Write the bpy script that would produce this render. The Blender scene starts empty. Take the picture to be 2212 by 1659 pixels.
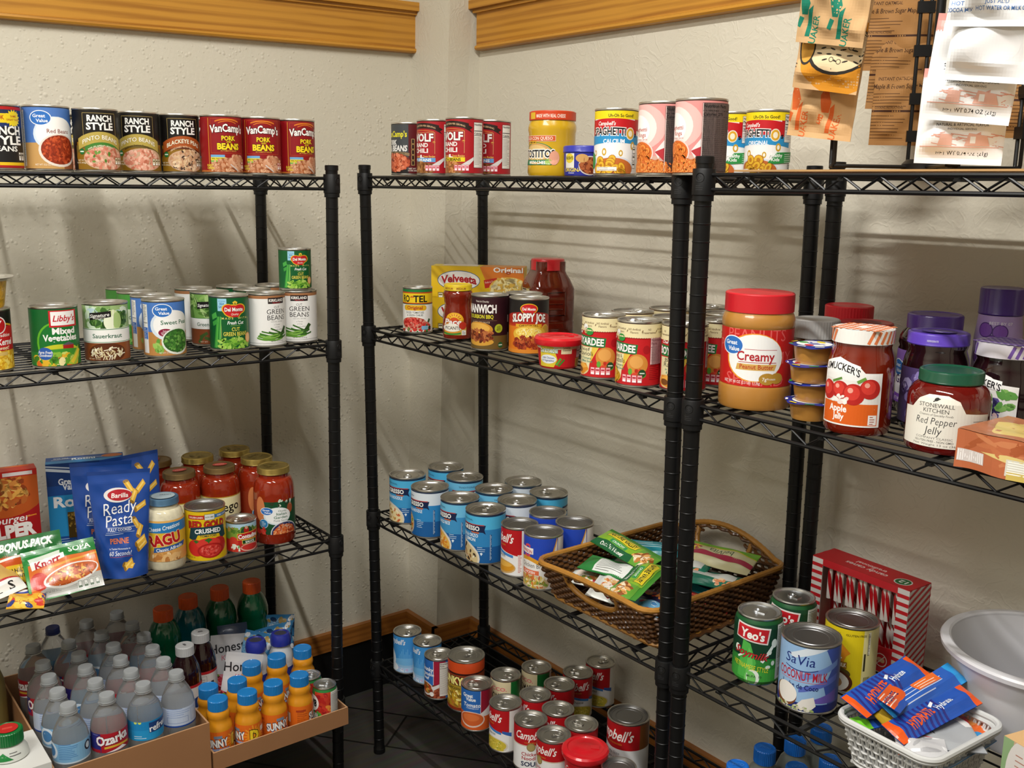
import bpy, math, random
from mathutils import Vector, Matrix
from mathutils.geometry import tessellate_polygon
from math import sin, cos, pi, sqrt, atan2, radians
random.seed(7)
SC = bpy.context.scene
COL = SC.collection
CAM = Vector((-1.5114, -2.2206, 1.3583))

# ------------------------------------------------------------------ materials
def lin(h):
    v = [int(h[i:i+2], 16)/255 for i in (0, 2, 4)]
    return tuple(c/12.92 if c <= .04045 else ((c+.055)/1.055)**2.4 for c in v) + (1,)
MATS = {}
def mat(name, h, rough=.45, metal=0, spec=.5, trans=0, ior=1.45, coat=0, bump=0, bscale=80, var=0, sss=0):
    if name in MATS: return MATS[name]
    m = bpy.data.materials.new(name); m.use_nodes = True
    nt = m.node_tree; b = nt.nodes['Principled BSDF']
    b.inputs['Base Color'].default_value = lin(h)
    b.inputs['Roughness'].default_value = rough
    b.inputs['Metallic'].default_value = metal
    b.inputs['Specular IOR Level'].default_value = spec
    b.inputs['Transmission Weight'].default_value = trans
    b.inputs['IOR'].default_value = ior
    b.inputs['Coat Weight'].default_value = coat
    if sss:
        b.inputs['Subsurface Weight'].default_value = sss
        b.inputs['Subsurface Radius'].default_value = (.01, .006, .003)
    if bump or var:
        tc = nt.nodes.new('ShaderNodeTexCoord'); no = nt.nodes.new('ShaderNodeTexNoise')
        no.inputs['Scale'].default_value = bscale; no.inputs['Detail'].default_value = 4
        nt.links.new(tc.outputs['Object'], no.inputs['Vector'])
        if bump:
            bp = nt.nodes.new('ShaderNodeBump'); bp.inputs['Strength'].default_value = bump; bp.inputs['Distance'].default_value = .002
            nt.links.new(no.outputs['Fac'], bp.inputs['Height']); nt.links.new(bp.outputs['Normal'], b.inputs['Normal'])
        if var:
            mx = nt.nodes.new('ShaderNodeMix'); mx.data_type = 'RGBA'
            c = lin(h); mx.inputs[6].default_value = tuple(x*(1-var) for x in c[:3])+(1,); mx.inputs[7].default_value = tuple(min(1, x*(1+var)) for x in c[:3])+(1,)
            nt.links.new(no.outputs['Fac'], mx.inputs[0]); nt.links.new(mx.outputs[2], b.inputs['Base Color'])
    MATS[name] = m
    return m
def ink(h):            # printed paper in one colour
    return mat('print_'+h, h, rough=.42, spec=.45)
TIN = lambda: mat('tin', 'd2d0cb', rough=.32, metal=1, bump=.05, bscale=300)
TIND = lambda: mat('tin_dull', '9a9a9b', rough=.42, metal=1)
ALU = lambda: mat('aluminium', 'd6d8da', rough=.3, metal=1)
BLACK = lambda: mat('black_powder_coat', '0d0d0e', rough=.40, spec=.4)
BLACKP = lambda: mat('black_plastic', '0f0f10', rough=.48, spec=.35)

# ------------------------------------------------------------------ mesh builder
class MB:
    def __init__(s): s.v = []; s.f = []; s.m = []; s.mats = []
    def mi(s, m):
        if m not in s.mats: s.mats.append(m)
        return s.mats.index(m)
    def add(s, vs, fs, m):
        o = len(s.v); k = s.mi(m); s.v += [tuple(p) for p in vs]
        s.f += [tuple(o+i for i in f) for f in fs]; s.m += [k]*len(fs)
    def lathe(s, prof, m, seg=32, caps=(True, True), at=(0, 0)):
        # prof: list of (r, z) bottom to top; m a material or list per band
        o = len(s.v); n = len(prof)
        for r, z in prof:
            for i in range(seg):
                a = 2*pi*i/seg; s.v.append((at[0]+r*cos(a), at[1]+r*sin(a), z))
        for j in range(n-1):
            k = s.mi(m[j] if isinstance(m, list) else m)
            for i in range(seg):
                i2 = (i+1) % seg
                s.f.append((o+j*seg+i, o+j*seg+i2, o+(j+1)*seg+i2, o+(j+1)*seg+i)); s.m.append(k)
        if caps[0]: s.f.append(tuple(o+i for i in reversed(range(seg)))); s.m.append(s.mi(m[0] if isinstance(m, list) else m))
        if caps[1]: s.f.append(tuple(o+(n-1)*seg+i for i in range(seg))); s.m.append(s.mi(m[-1] if isinstance(m, list) else m))
    def box(s, x0, y0, z0, x1, y1, z1, m):
        vs = [(x0,y0,z0),(x1,y0,z0),(x1,y1,z0),(x0,y1,z0),(x0,y0,z1),(x1,y0,z1),(x1,y1,z1),(x0,y1,z1)]
        s.add(vs, [(0,3,2,1),(4,5,6,7),(0,1,5,4),(1,2,6,5),(2,3,7,6),(3,0,4,7)], m)
    def hexa(s, vs, m):  # 4 bottom, 4 top corners
        s.add(vs, [(0,3,2,1),(4,5,6,7),(0,1,5,4),(1,2,6,5),(2,3,7,6),(3,0,4,7)], m)
    def tube(s, pts, r, m, n=6, closed=False):
        pts = [Vector(p) for p in pts]; N = len(pts); o = len(s.v)
        up = None
        for i, p in enumerate(pts):
            a = pts[(i-1) % N] if (closed or i > 0) else p
            b = pts[(i+1) % N] if (closed or i < N-1) else p
            d = (b-a).normalized()
            if up is None:
                up = Vector((0,0,1)) if abs(d.z) < .9 else Vector((1,0,0))
            sx = d.cross(up)
            if sx.length < 1e-6: sx = d.cross(Vector((1,.3,.2)))
            sx.normalize(); up2 = sx.cross(d).normalized(); up = up2
            k = 1.0
            if 0 < i < N-1 or closed:
                d1 = (p-a); d2 = (b-p)
                if d1.length > 1e-9 and d2.length > 1e-9:
                    c = max(.5, cos(d1.angle(d2)/2)); k = 1/c if c < .98 else 1
            rr = r[i] if isinstance(r, (list, tuple)) else r
            for j in range(n):
                t = 2*pi*j/n
                s.v.append(tuple(p + (sx*cos(t)*min(k, 1.3) + up2*sin(t)*min(k, 1.3))*rr))
        k = s.mi(m)
        for i in range(N if closed else N-1):
            i2 = (i+1) % N
            for j in range(n):
                j2 = (j+1) % n
                s.f.append((o+i*n+j, o+i2*n+j, o+i2*n+j2, o+i*n+j2)); s.m.append(k)
        if not closed:
            s.f.append(tuple(o+j for j in range(n))); s.m.append(k)
            s.f.append(tuple(o+(N-1)*n+j for j in reversed(range(n)))); s.m.append(k)
    def mesh(s, name, smooth=35):
        me = bpy.data.meshes.new(name); me.from_pydata(s.v, [], s.f)
        for m in s.mats: me.materials.append(m)
        me.polygons.foreach_set('material_index', s.m)
        if smooth:
            me.polygons.foreach_set('use_smooth', [True]*len(s.f)); me.update()
            me.set_sharp_from_angle(angle=radians(smooth))
        else: me.update()
        return me
    def build(s, name, parent=None, smooth=35): return link(name, s.mesh(name, smooth), parent)

def link(name, me, parent=None):
    o = bpy.data.objects.new(name, me); COL.objects.link(o)
    if parent is not None: o.parent = parent
    return o
def tag(o, label, cat, group=None):
    o['label'] = label; o['category'] = cat
    if group: o['group'] = group
    return o
def thing(name, loc, rz, label, cat, group=None):
    o = bpy.data.objects.new(name, None); COL.objects.link(o); o.empty_display_size = .02
    o.location = loc; o.rotation_euler = (0, 0, rz)
    return tag(o, label, cat, group)
def struct(name, mb, smooth=0):
    o = mb.build(name, None, smooth); o['kind'] = 'structure'; return o
def face_cam(x, y, rot=0):   # z rotation that turns a local -y front to the room, rot degrees moves the front to the right
    return atan2(CAM.y-y, CAM.x-x) + pi/2 + radians(rot)

# ------------------------------------------------------------------ printed artwork: flat shapes sliced and laid on a surface
_fc = {}
def glyphs(s, bold):
    k = (s, bold)
    if k in _fc: return _fc[k]
    cu = bpy.data.curves.new('t', 'FONT'); cu.body = s; cu.size = 1; cu.offset = bold; cu.resolution_u = 2; cu.fill_mode = 'FRONT'
    ob = bpy.data.objects.new('t', cu); me = bpy.data.meshes.new_from_object(ob)
    vs = [(v.co.x, v.co.y) for v in me.vertices]
    tr = []
    for p in me.polygons:
        ix = list(p.vertices)
        for i in range(1, len(ix)-1): tr.append((vs[ix[0]], vs[ix[i]], vs[ix[i+1]]))
    bpy.data.meshes.remove(me); bpy.data.objects.remove(ob); bpy.data.curves.remove(cu)
    xs = [v[0] for v in vs] or [0, 1]
    x0, x1 = min(xs), max(xs)
    tr = [tuple((a-x0, b) for a, b in t) for t in tr]
    _fc[k] = (tr, x1-x0); return _fc[k]
CAPH = .729
class Art:
    """list of (polygon, colour) in mm"""
    def __init__(s): s.p = []; s.L = 0
    def _n(s): s.L += 1
    def poly(s, pts, c):
        s._n()
        if len(pts) > 4:
            t = tessellate_polygon([[Vector((x, y, 0)) for x, y in pts]])
            for a in t: s.p.append(([pts[i] for i in a], c, s.L))
        else: s.p.append((list(pts), c, s.L))
        return s
    def R(s, x0, y0, x1, y1, c): return s.poly([(x0,y0),(x1,y0),(x1,y1),(x0,y1)], c)
    def E(s, cx, cy, rx, ry, c, n=26, rot=0):
        s._n(); q = radians(rot)
        P = [(rx*cos(2*pi*i/n), ry*sin(2*pi*i/n)) for i in range(n)]
        P = [(cx+x*cos(q)-y*sin(q), cy+x*sin(q)+y*cos(q)) for x, y in P]
        for i in range(1, n-1): s.p.append(([P[0], P[i], P[i+1]], c, s.L))
        return s
    def band(s, x0, x1, y, h, arc, c, n=10):   # arched ribbon
        xs = [x0+(x1-x0)*i/n for i in range(n+1)]; m = (x0+x1)/2; w = (x1-x0)/2; s._n()
        f = lambda x: y + arc*(1-((x-m)/w)**2)
        for a, b in zip(xs, xs[1:]): s.p.append(([(a,f(a)-h/2),(b,f(b)-h/2),(b,f(b)+h/2),(a,f(a)+h/2)], c, s.L))
        return s
    def line(s, x0, y0, x1, y1, w, c):
        d = sqrt((x1-x0)**2+(y1-y0)**2) or 1; nx, ny = -(y1-y0)/d*w/2, (x1-x0)/d*w/2
        return s.poly([(x0-nx,y0-ny),(x1-nx,y1-ny),(x1+nx,y1+ny),(x0+nx,y0+ny)], c)
    def frame(s, x0, y0, x1, y1, w, c):
        s.R(x0,y0,x1,y0+w,c); s.R(x0,y1-w,x1,y1,c); s.R(x0,y0,x0+w,y1,c); return s.R(x1-w,y0,x1,y1,c)
    def B(s, cx, cy, rx, ry, n, sz, cols, asp=.62, seed=1, k=7):   # scattered beans / pieces
        rd = random.Random(seed*97+n); s._n(); L = s.L; s.L += 2
        for i in range(n):
            a = rd.random()*2*pi; d = sqrt(rd.random())
            x = cx+rx*.95*d*cos(a); y = cy+ry*.95*d*sin(a); q = rd.random()*pi; z = sz*(.75+.5*rd.random())
            P = []
            for j in range(k):
                u, v = z*cos(2*pi*j/k)/2, z*asp*sin(2*pi*j/k)/2
                P.append((x+u*cos(q)-v*sin(q), y+u*sin(q)+v*cos(q)))
            c = cols[rd.randrange(len(cols))]
            for j in range(1, k-1): s.p.append(([P[0], P[j], P[j+1]], c, L+(i % 3)))
        return s
    def O(s, cx, cy, n, rx, ry, r, c1, c2, c3, seed=1):            # pasta rings
        rd = random.Random(seed)
        for i in range(n):
            a = rd.random()*2*pi; d = sqrt(rd.random()); x = cx+rx*d*cos(a); y = cy+ry*d*sin(a); q = rd.random()*180; k = .5+.5*rd.random()
            s.E(x, y, r*1.12, r*k*1.15, c3, 12, q); s.E(x, y, r, r*k, c1, 12, q); s.E(x, y, r*.5, r*k*.45, c2, 8, q)
        return s
    def T(s, t, x, y, h, c, b=.02, w=None, sh=0, arc=0, rot=0, o=None, ow=.05, al='c'):
        if o: s.T(t, x, y, h, o, b+ow*1.6, w*(1+ow*2/ max(1, len(t))) if w else None, sh, arc, rot, None, 0, al)
        b *= .6
        tr, W = glyphs(t, b); k = h/CAPH; kx = (w/W) if w else k
        s._n(); hw = W*kx/2; x0 = {'c': -hw, 'l': 0, 'r': -2*hw}[al]; q = radians(rot); cq, sq = cos(q), sin(q)
        for a in tr:
            P = []
            for u, v in a:
                X = x0+u*kx+v*k*sh; Y = v*k
                if arc: Y += arc*(1-(X/hw)**2)
                P.append((x+X*cq-Y*sq, y+X*sq+Y*cq))
            s.p.append((P, c, s.L))
        return s
    def lines(s, x0, y0, x1, n, dy, c, th=.5, seed=1):   # small print as thin rules
        rd = random.Random(seed); s._n()
        for i in range(n):
            e = x0+(x1-x0)*(.55+.45*rd.random()); y = y0-i*dy
            s.p.append(([(x0,y),(e,y),(e,y+th),(x0,y+th)], c, s.L))
        return s
    def facts(s, x, y, n, w, h, c, c2, gap=.8):
        for i in range(n):
            X = x+i*(w+gap); s.R(X,y,X+w,y+h,c2); s.R(X+.6,y+.6,X+w-.6,y+h-.6,c); s.R(X+1.2,y+h*.55,X+w-1.2,y+h*.75,c2); s.R(X+1.2,y+1.2,X+w-1.2,y+h*.3,'ffffff')
        return s
    def nutri(s, x, y, w, h, big=('Nutrition', 'Facts'), bg='e9e6e0', cal=None, fg='1c1a1a'):
        s.R(x,y,x+w,y+h,fg); s.R(x+.5,y+.5,x+w-.5,y+h-.5,bg)
        Y = y+h-1.5
        if len(big) == 1: s.T(big[0], x+1.5, Y-5, 4.4, fg, .04, None, al='l'); Y -= 7
        else:
            s.T(big[0], x+1.5, Y-4.6, 4, fg, .04, None, al='l'); s.T(big[1], x+1.5, Y-10, 4, fg, .04, al='l'); Y -= 12
        s.R(x+1, Y-3, x+w-1, Y-1.6, fg); Y -= 4.5
        if cal: s.T(cal, x+1.5, Y-4.5, 4, fg, .04, al='l'); Y -= 6.5; s.R(x+1, Y, x+w-1, Y+.9, fg); Y -= 2
        s.lines(x+1.5, Y-1.6, x+w-1.5, int((Y-y-4)/2.6), 2.6, '55504c', .55); return s
    def gv(s, x, y, rx, ry=None):   # blue oval badge with two white words
        ry = ry or rx*.66
        s.E(x,y,rx*1.1,ry*1.12,'eef2f6'); s.E(x,y,rx,ry,'2f6fbe')
        s.T('Great', x-rx*.12, y+ry*.08, ry*.5, 'f6f8fb', .035, rx*1.25); return s.T('Value', x+rx*.15, y-ry*.62, ry*.5, 'f6f8fb', .035, rx*1.15)

def clip(P, ax, lim, keep_lo):
    out = []; n = len(P)
    for i in range(n):
        a, b = P[i], P[(i+1) % n]
        da = (lim-a[ax]) if keep_lo else (a[ax]-lim); db = (lim-b[ax]) if keep_lo else (b[ax]-lim)
        if da >= 0: out.append(a)
        if (da >= 0) != (db >= 0):
            t = da/(da-db); out.append((a[0]+(b[0]-a[0])*t, a[1]+(b[1]-a[1])*t))
    return out
def slices(P, ax, step):
    lo = min(p[ax] for p in P); hi = max(p[ax] for p in P)
    k0, k1 = math.floor(lo/step), math.ceil(hi/step)
    if k1-k0 <= 1: return [P]
    r = []
    for k in range(k0, k1):
        Q = clip(clip(P, ax, (k+1)*step, True), ax, k*step, False)
        if len(Q) >= 3: r.append(Q)
    return r
def packed(art):
    """renumber print layers so that only overlapping shapes stack"""
    g = {}
    for P, c, L in art.p:
        q = g.setdefault(L, [1e9,1e9,-1e9,-1e9])
        for x, y in P:
            q[0] = min(q[0],x); q[1] = min(q[1],y); q[2] = max(q[2],x); q[3] = max(q[3],y)
    done = []; lv = {}
    for L in sorted(g):
        b = g[L]; n = 1
        for (a, m) in done:
            if m >= n and a[0] < b[2] and b[0] < a[2] and a[1] < b[3] and b[1] < a[3]: n = m+1
        n = min(n, 28); lv[L] = n; done.append((b, n))
    return lv
def lay(mb, art, fn, box=None, su=None, sv=None, k=1.0, lift=.00012, dl=.00004, inkf=ink, inkv=None):
    """put art on surface fn(u,v,off) (metres); box clips in mm; su/sv slice steps in mm; k scales mm"""
    lv = packed(art)
    for P, c, L in art.p:
        L = lv[L]
        if box:
            for ax, lo, hi in ((0, box[0], box[2]), (1, box[1], box[3])):
                P = clip(P, ax, hi, True)
                if len(P) < 3: break
                P = clip(P, ax, lo, False)
                if len(P) < 3: break
            if len(P) < 3: continue
        if sum(P[i][0]*P[(i+1) % len(P)][1]-P[(i+1) % len(P)][0]*P[i][1] for i in range(len(P))) < 0: P = P[::-1]
        Ps = [P]
        if su: Ps = [q for p in Ps for q in slices(p, 0, su)]
        if sv: Ps = [q for p in Ps for q in slices(p, 1, sv)]
        m = inkf(c)
        for q in Ps:
            o = len(mb.v); off = lift+L*dl
            mb.v += [fn(u*k*.001, v*k*.001, off) for u, v in q]
            mb.f.append(tuple(range(o, o+len(q)))); mb.m.append(mb.mi(m))
def cyl(R, z0=0):
    return lambda u, v, o: ((R+o)*sin(u/R), -(R+o)*cos(u/R), z0+v)
def planar(ox, oy, oz, ux, uy, uz, vx, vy, vz):
    U = Vector((ux,uy,uz)); V = Vector((vx,vy,vz)); N = U.cross(V); O = Vector((ox,oy,oz))
    return lambda u, v, o: tuple(O+U*u+V*v+N*o)
POS={'ranch_beans':(-1.1251,-0.3351,1.37,0.076,0.107),'gv_red':(-1.0466,-0.3312,1.37,0.078,0.109),'jal':(-0.9724,-0.3573,1.37,0.076,0.107),'pinto':(-0.8916,-0.3309,1.37,0.076,0.107),'blackeye':(-0.8145,-0.3265,1.37,0.075,0.107),
'vc1':(-0.7513,-0.3715,1.37,0.076,0.107),'vc2':(-0.6738,-0.3736,1.37,0.076,0.107),'vc3':(-0.5967,-0.3644,1.37,0.076,0.107),'back_black':(-0.9384,-0.2033,1.37,0.076,0.107),'back_vc':(-0.725,-0.241,1.37,0.076,0.107),
'vcB':(-0.3456,-0.3831,1.375,0.076,0.107),'wolf1':(-0.3644,-0.5112,1.375,0.076,0.107),'wolf2':(-0.3665,-0.6134,1.375,0.074,0.107),'wolf3':(-0.2814,-0.5893,1.375,0.074,0.107),'tost':(-0.336,-0.8366,1.375,0.085,0.11),
'bush':(-0.3315,-0.9156,1.375,0.07,0.05),'so1':(-0.3305,-0.9922,1.375,0.073,0.107),'ring1':(-0.3749,-1.1392,1.375,0.076,0.107),'ring2':(-0.3809,-1.2189,1.375,0.076,0.107),'so2':(-0.15,-1.0827,1.375,0.074,0.107),
'so3':(-0.149,-1.1583,1.375,0.074,0.107),'corn':(-1.1721,-0.3593,1.0375,0.078,0.106),'libby':(-1.0675,-0.3704,1.0375,0.08,0.106),'kraut':(-0.9786,-0.3643,1.0375,0.078,0.106),'pea1':(-0.8759,-0.3692,1.0375,0.077,0.106),
'pea2':(-0.8719,-0.2912,1.0375,0.076,0.106),'pea3':(-0.8729,-0.2136,1.0375,0.076,0.106),'grn4':(-0.8692,-0.1291,1.0375,0.076,0.106),'kback':(-0.7563,-0.2071,1.0375,0.076,0.106),'sig':(-0.7537,-0.2846,1.0375,0.076,0.106),
'delm':(-0.7464,-0.3619,1.0375,0.076,0.106),'kirk1':(-0.6688,-0.3612,1.0375,0.076,0.106),'kirk2':(-0.5924,-0.3479,1.0375,0.076,0.106),'l1':(-0.6675,-0.2062,1.0375,0.076,0.106),'l2':(-0.6637,-0.2837,1.0375,0.076,0.106),
'l3':(-0.5892,-0.2247,1.0375,0.076,0.106),'rotel':(-0.3352,-0.3978,1.042,0.065,0.099),'pace':(-0.3037,-0.5044,1.042,0.064,0.112),'manw':(-0.3405,-0.6646,1.042,0.074,0.108),'slop':(-0.306,-0.7437,1.042,0.077,0.108),
'manwb':(-0.2657,-0.6779,1.042,0.074,0.108),'kjar':(-0.135,-0.5942,1.042,0.1,0.165),'bowl':(-0.3526,-0.8866,1.042,0.076,0.055),'rav1':(-0.3556,-1.0034,1.042,0.074,0.107),'rav2':(-0.3542,-1.0868,1.042,0.074,0.107),
'rav3':(-0.3226,-1.1555,1.042,0.074,0.107),'rav4':(-0.2791,-0.9951,1.042,0.074,0.107),'rav5':(-0.1943,-1.0026,1.042,0.074,0.107),'rav6':(-0.2753,-1.0886,1.042,0.074,0.107),'rav7':(-0.2418,-1.1563,1.042,0.074,0.107),
'rav8':(-0.1674,-1.1013,1.042,0.074,0.107),'rav9':(-0.112,-1.0222,1.042,0.074,0.107),'pb':(-0.3359,-1.3078,1.047,0.104,0.16),'nut':(-0.222,-1.3269,1.047,0.07,0.12),'redlid':(-0.0983,-1.3004,1.047,0.08,0.13),
'straw':(-0.151,-1.3654,1.047,0.084,0.115),'cup':(-0.3477,-1.4126,1.047,0.056,0.027),'apple':(-0.3509,-1.4888,1.047,0.084,0.135),'gvgrape':(-0.1656,-1.4834,1.047,0.092,0.14),'welch':(-0.2585,-1.5412,1.047,0.085,0.13),
'stone':(-0.3398,-1.6067,1.047,0.097,0.1),'squeeze':(-0.1,-1.5431,1.047,0.064,0.18),'black':(-0.2384,-1.6249,1.047,0.084,0.125),'ragu':(-0.885,-0.3373,0.616,0.076,0.14),'gold':(-0.8055,-0.3422,0.616,0.08,0.109),
'cont':(-0.7325,-0.3451,0.616,0.063,0.067),'gvit':(-0.6489,-0.3258,0.616,0.086,0.16),'jgv2':(-0.6468,-0.2382,0.616,0.086,0.16),'jgb':(-0.6594,-0.1493,0.616,0.086,0.16),'jp2':(-0.7324,-0.2417,0.616,0.082,0.155),
'jg3':(-0.7466,-0.1573,0.616,0.086,0.16),'jp1':(-0.8157,-0.2354,0.616,0.082,0.155),'jbr':(-0.8252,-0.1234,0.616,0.082,0.155),'p1':(-0.3472,-0.3716,0.611,0.083,0.107),'p2':(-0.3574,-0.4782,0.611,0.083,0.107),
'p3':(-0.3495,-0.5793,0.611,0.083,0.107),'p4':(-0.3505,-0.6709,0.611,0.083,0.107),'p5':(-0.2409,-0.3688,0.611,0.083,0.107),'p6':(-0.2536,-0.4624,0.611,0.083,0.107),'p7':(-0.2552,-0.5728,0.611,0.083,0.107),
'p8':(-0.1707,-0.5681,0.611,0.083,0.107),'p9':(-0.263,-0.6631,0.611,0.083,0.107),'p10':(-0.1757,-0.6613,0.611,0.083,0.107),'camb':(-0.3393,-0.7673,0.611,0.074,0.1),'sw1':(-0.3423,-0.8439,0.611,0.076,0.107),
'sw2':(-0.2597,-0.839,0.611,0.076,0.107),'sw3':(-0.2629,-0.7615,0.611,0.076,0.107),'o1':(-0.3406,-0.3561,0.236,0.067,0.096),'o2':(-0.3318,-0.4272,0.236,0.067,0.096),'gv1':(-0.3485,-0.4994,0.236,0.066,0.096),
'chunky':(-0.3266,-0.5733,0.236,0.082,0.118),'gvt':(-0.3578,-0.6556,0.236,0.067,0.096),'pa1':(-0.2866,-0.6624,0.236,0.066,0.096),'pa2':(-0.2115,-0.6751,0.236,0.066,0.096),'ch1':(-0.3584,-0.7551,0.236,0.067,0.096),
'cA':(-0.2896,-0.7661,0.236,0.066,0.096),'cB':(-0.2212,-0.7627,0.236,0.066,0.096),'ch2':(-0.1539,-0.746,0.236,0.066,0.096),'ch3':(-0.0816,-0.7402,0.236,0.066,0.096),'cC':(-0.2906,-0.8388,0.236,0.066,0.096),
'cn':(-0.3586,-0.8359,0.236,0.067,0.096),'cD':(-0.2907,-0.9087,0.236,0.067,0.096),'cE':(-0.3593,-0.9064,0.236,0.067,0.096),'sbowl':(-0.3437,-0.9787,0.236,0.074,0.1),'dark':(-0.3229,-1.0472,0.236,0.066,0.085),
'bigt':(-0.2235,-0.9698,0.236,0.083,0.12),'yeo1':(-0.327,-1.337,0.62,0.074,0.11),'yeo2':(-0.2374,-1.3335,0.62,0.074,0.11),'savia':(-0.3251,-1.4293,0.62,0.086,0.105),'thai':(-0.2283,-1.4332,0.62,0.079,0.106),
'jug':(-1.2081,-0.1698,0.239,0.14,0.25),'w0':(-1.1122,-0.4551,0.239,0.064,0.2),'w1':(-1.0467,-0.4586,0.239,0.064,0.2),'w2':(-0.9811,-0.458,0.239,0.064,0.2),'w3':(-0.9161,-0.4493,0.239,0.064,0.2),
'w4':(-1.1135,-0.3895,0.239,0.064,0.2),'w5':(-1.048,-0.393,0.239,0.064,0.2),'w6':(-0.9824,-0.3924,0.239,0.064,0.2),'w7':(-0.9174,-0.3837,0.239,0.064,0.2),'w8':(-1.1125,-0.3239,0.239,0.064,0.2),
'w9':(-1.0469,-0.3258,0.239,0.064,0.2),'w10':(-0.9814,-0.3268,0.239,0.064,0.2),'w11':(-0.9163,-0.3181,0.239,0.064,0.2),'w12':(-1.1071,-0.2582,0.239,0.064,0.2),'w13':(-1.0415,-0.2604,0.239,0.064,0.2),
'w14':(-0.9759,-0.2614,0.239,0.064,0.2),'w15':(-0.9113,-0.2502,0.239,0.064,0.2),'w16':(-1.1046,-0.1722,0.239,0.064,0.2),'w17':(-1.0432,-0.1949,0.239,0.064,0.2),'w18':(-0.9779,-0.19,0.239,0.064,0.2),
'w19':(-0.9129,-0.1823,0.239,0.064,0.2),'w20':(-1.0518,-0.1067,0.239,0.064,0.2),'w21':(-0.9869,-0.1162,0.239,0.064,0.2),'w22':(-0.9218,-0.1084,0.239,0.064,0.2),'dk0':(-0.8493,-0.311,0.239,0.062,0.185),
'dk1':(-0.8006,-0.2702,0.239,0.062,0.185),'ga0':(-0.8437,-0.1719,0.239,0.073,0.215),'ga1':(-0.7767,-0.1392,0.239,0.073,0.215),'ga2':(-0.7023,-0.135,0.239,0.073,0.215),'ga3':(-0.628,-0.1413,0.239,0.073,0.215),
'su0':(-0.8369,-0.3996,0.239,0.056,0.123),'su1':(-0.8409,-0.457,0.239,0.056,0.123),'su2':(-0.7799,-0.408,0.239,0.056,0.123),'su3':(-0.7841,-0.4668,0.239,0.056,0.123),'su4':(-0.7278,-0.3594,0.239,0.056,0.123),
'su5':(-0.7267,-0.4622,0.239,0.056,0.123),'su6':(-0.6702,-0.3584,0.239,0.056,0.123),'su7':(-0.6692,-0.4625,0.239,0.056,0.123),'su8':(-0.6087,-0.3557,0.239,0.056,0.123),'bc0':(-0.6932,-0.3051,0.239,0.056,0.145),
'bc1':(-0.6356,-0.3048,0.239,0.056,0.145),'v80':(-0.6131,-0.4647,0.239,0.053,0.085),'v81':(-0.6204,-0.4106,0.239,0.053,0.085),'zi0':(-0.2099,-1.2793,0.245,0.066,0.185),'zi1':(-0.1436,-1.2926,0.245,0.066,0.185),
'zi2':(-0.0762,-1.2978,0.245,0.066,0.185),'zi3':(-0.2879,-1.2848,0.245,0.066,0.185),'zi4':(-0.2141,-1.3469,0.245,0.066,0.185),'zi5':(-0.1496,-1.3669,0.245,0.066,0.185)}
# ------------------------------------------------------------------ cans
_mc = {}
def cached(key, fn):
    if key not in _mc: _mc[key] = fn()
    return _mc[key]
def mesh_can(R, H):
    mb = MB()
    prof = [(R*.90,.0022),(R*.97,0),(R+.0004,.0004),(R+.0008,.0016),(R+.0006,.0030),(R-.0006,.0038)]
    n = 7
    for i in range(n+1): prof.append((R-.0006-(.0005 if i % 2 else 0), .004+(H-.008)*i/n))
    prof += [(R-.0006,H-.0038),(R+.0006,H-.0030),(R+.0009,H-.0016),(R+.0004,H-.0002),(R-.0010,H),(R-.0022,H-.0006),(R-.0026,H-.004)]
    mb.lathe(prof, TIN(), 40, (True, False)); return mb.mesh('can_body')
def mesh_lid(R, H, dull):
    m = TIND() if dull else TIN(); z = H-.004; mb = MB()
    mb.lathe([(R-.0024,z+.0005),(R-.0030,z-.0006),(R*.86,z-.0006),(R*.84,z+.0007),(R*.80,z+.0007),(R*.78,z-.0004),(R*.66,z-.0004),(R*.64,z+.0005),(R*.60,z+.0005),(R*.58,z-.0002),(R*.02,z-.0002)], m, 40, (False, True))
    return mb.mesh('lid')
def mesh_tab(R, H):
    z = H-.0042; mb = MB(); m = TIN(); r = R*.2
    ring = [(r*1.0*cos(t), -R*.34+r*1.15*sin(t), z+.0018) for t in [2*pi*i/16 for i in range(16)]]
    mb.tube(ring, .0014, m, 6, True)
    mb.hexa([(-r*.85,-R*.30,z+.0006),(r*.85,-R*.30,z+.0006),(r*.6,R*.12,z+.0006),(-r*.6,R*.12,z+.0006),(-r*.85,-R*.30,z+.0024),(r*.85,-R*.30,z+.0024),(r*.6,R*.12,z+.0022),(-r*.6,R*.12,z+.0022)], m)
    mb.lathe([(r*.28,z),(r*.28,z+.003),(r*.1,z+.0036)], m, 12, at=(0, -R*.02)); return mb.mesh('pull_tab')
def mesh_label(design, R, H, bg, h0):
    mb = MB(); z0, z1 = .0042, H-.0042; seg = 48
    mb.lathe([(R,z0),(R,z1)], ink(bg), seg, (False, False))
    a = DES[design](); k = (z1-z0)/(h0*.001)
    C = pi*R*1000/k
    lay(mb, a, cyl(R, z0), (-C, 0, C, h0), su=3.2/k, k=k)
    return mb.mesh('label', 20)
ENDS = {}
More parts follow.
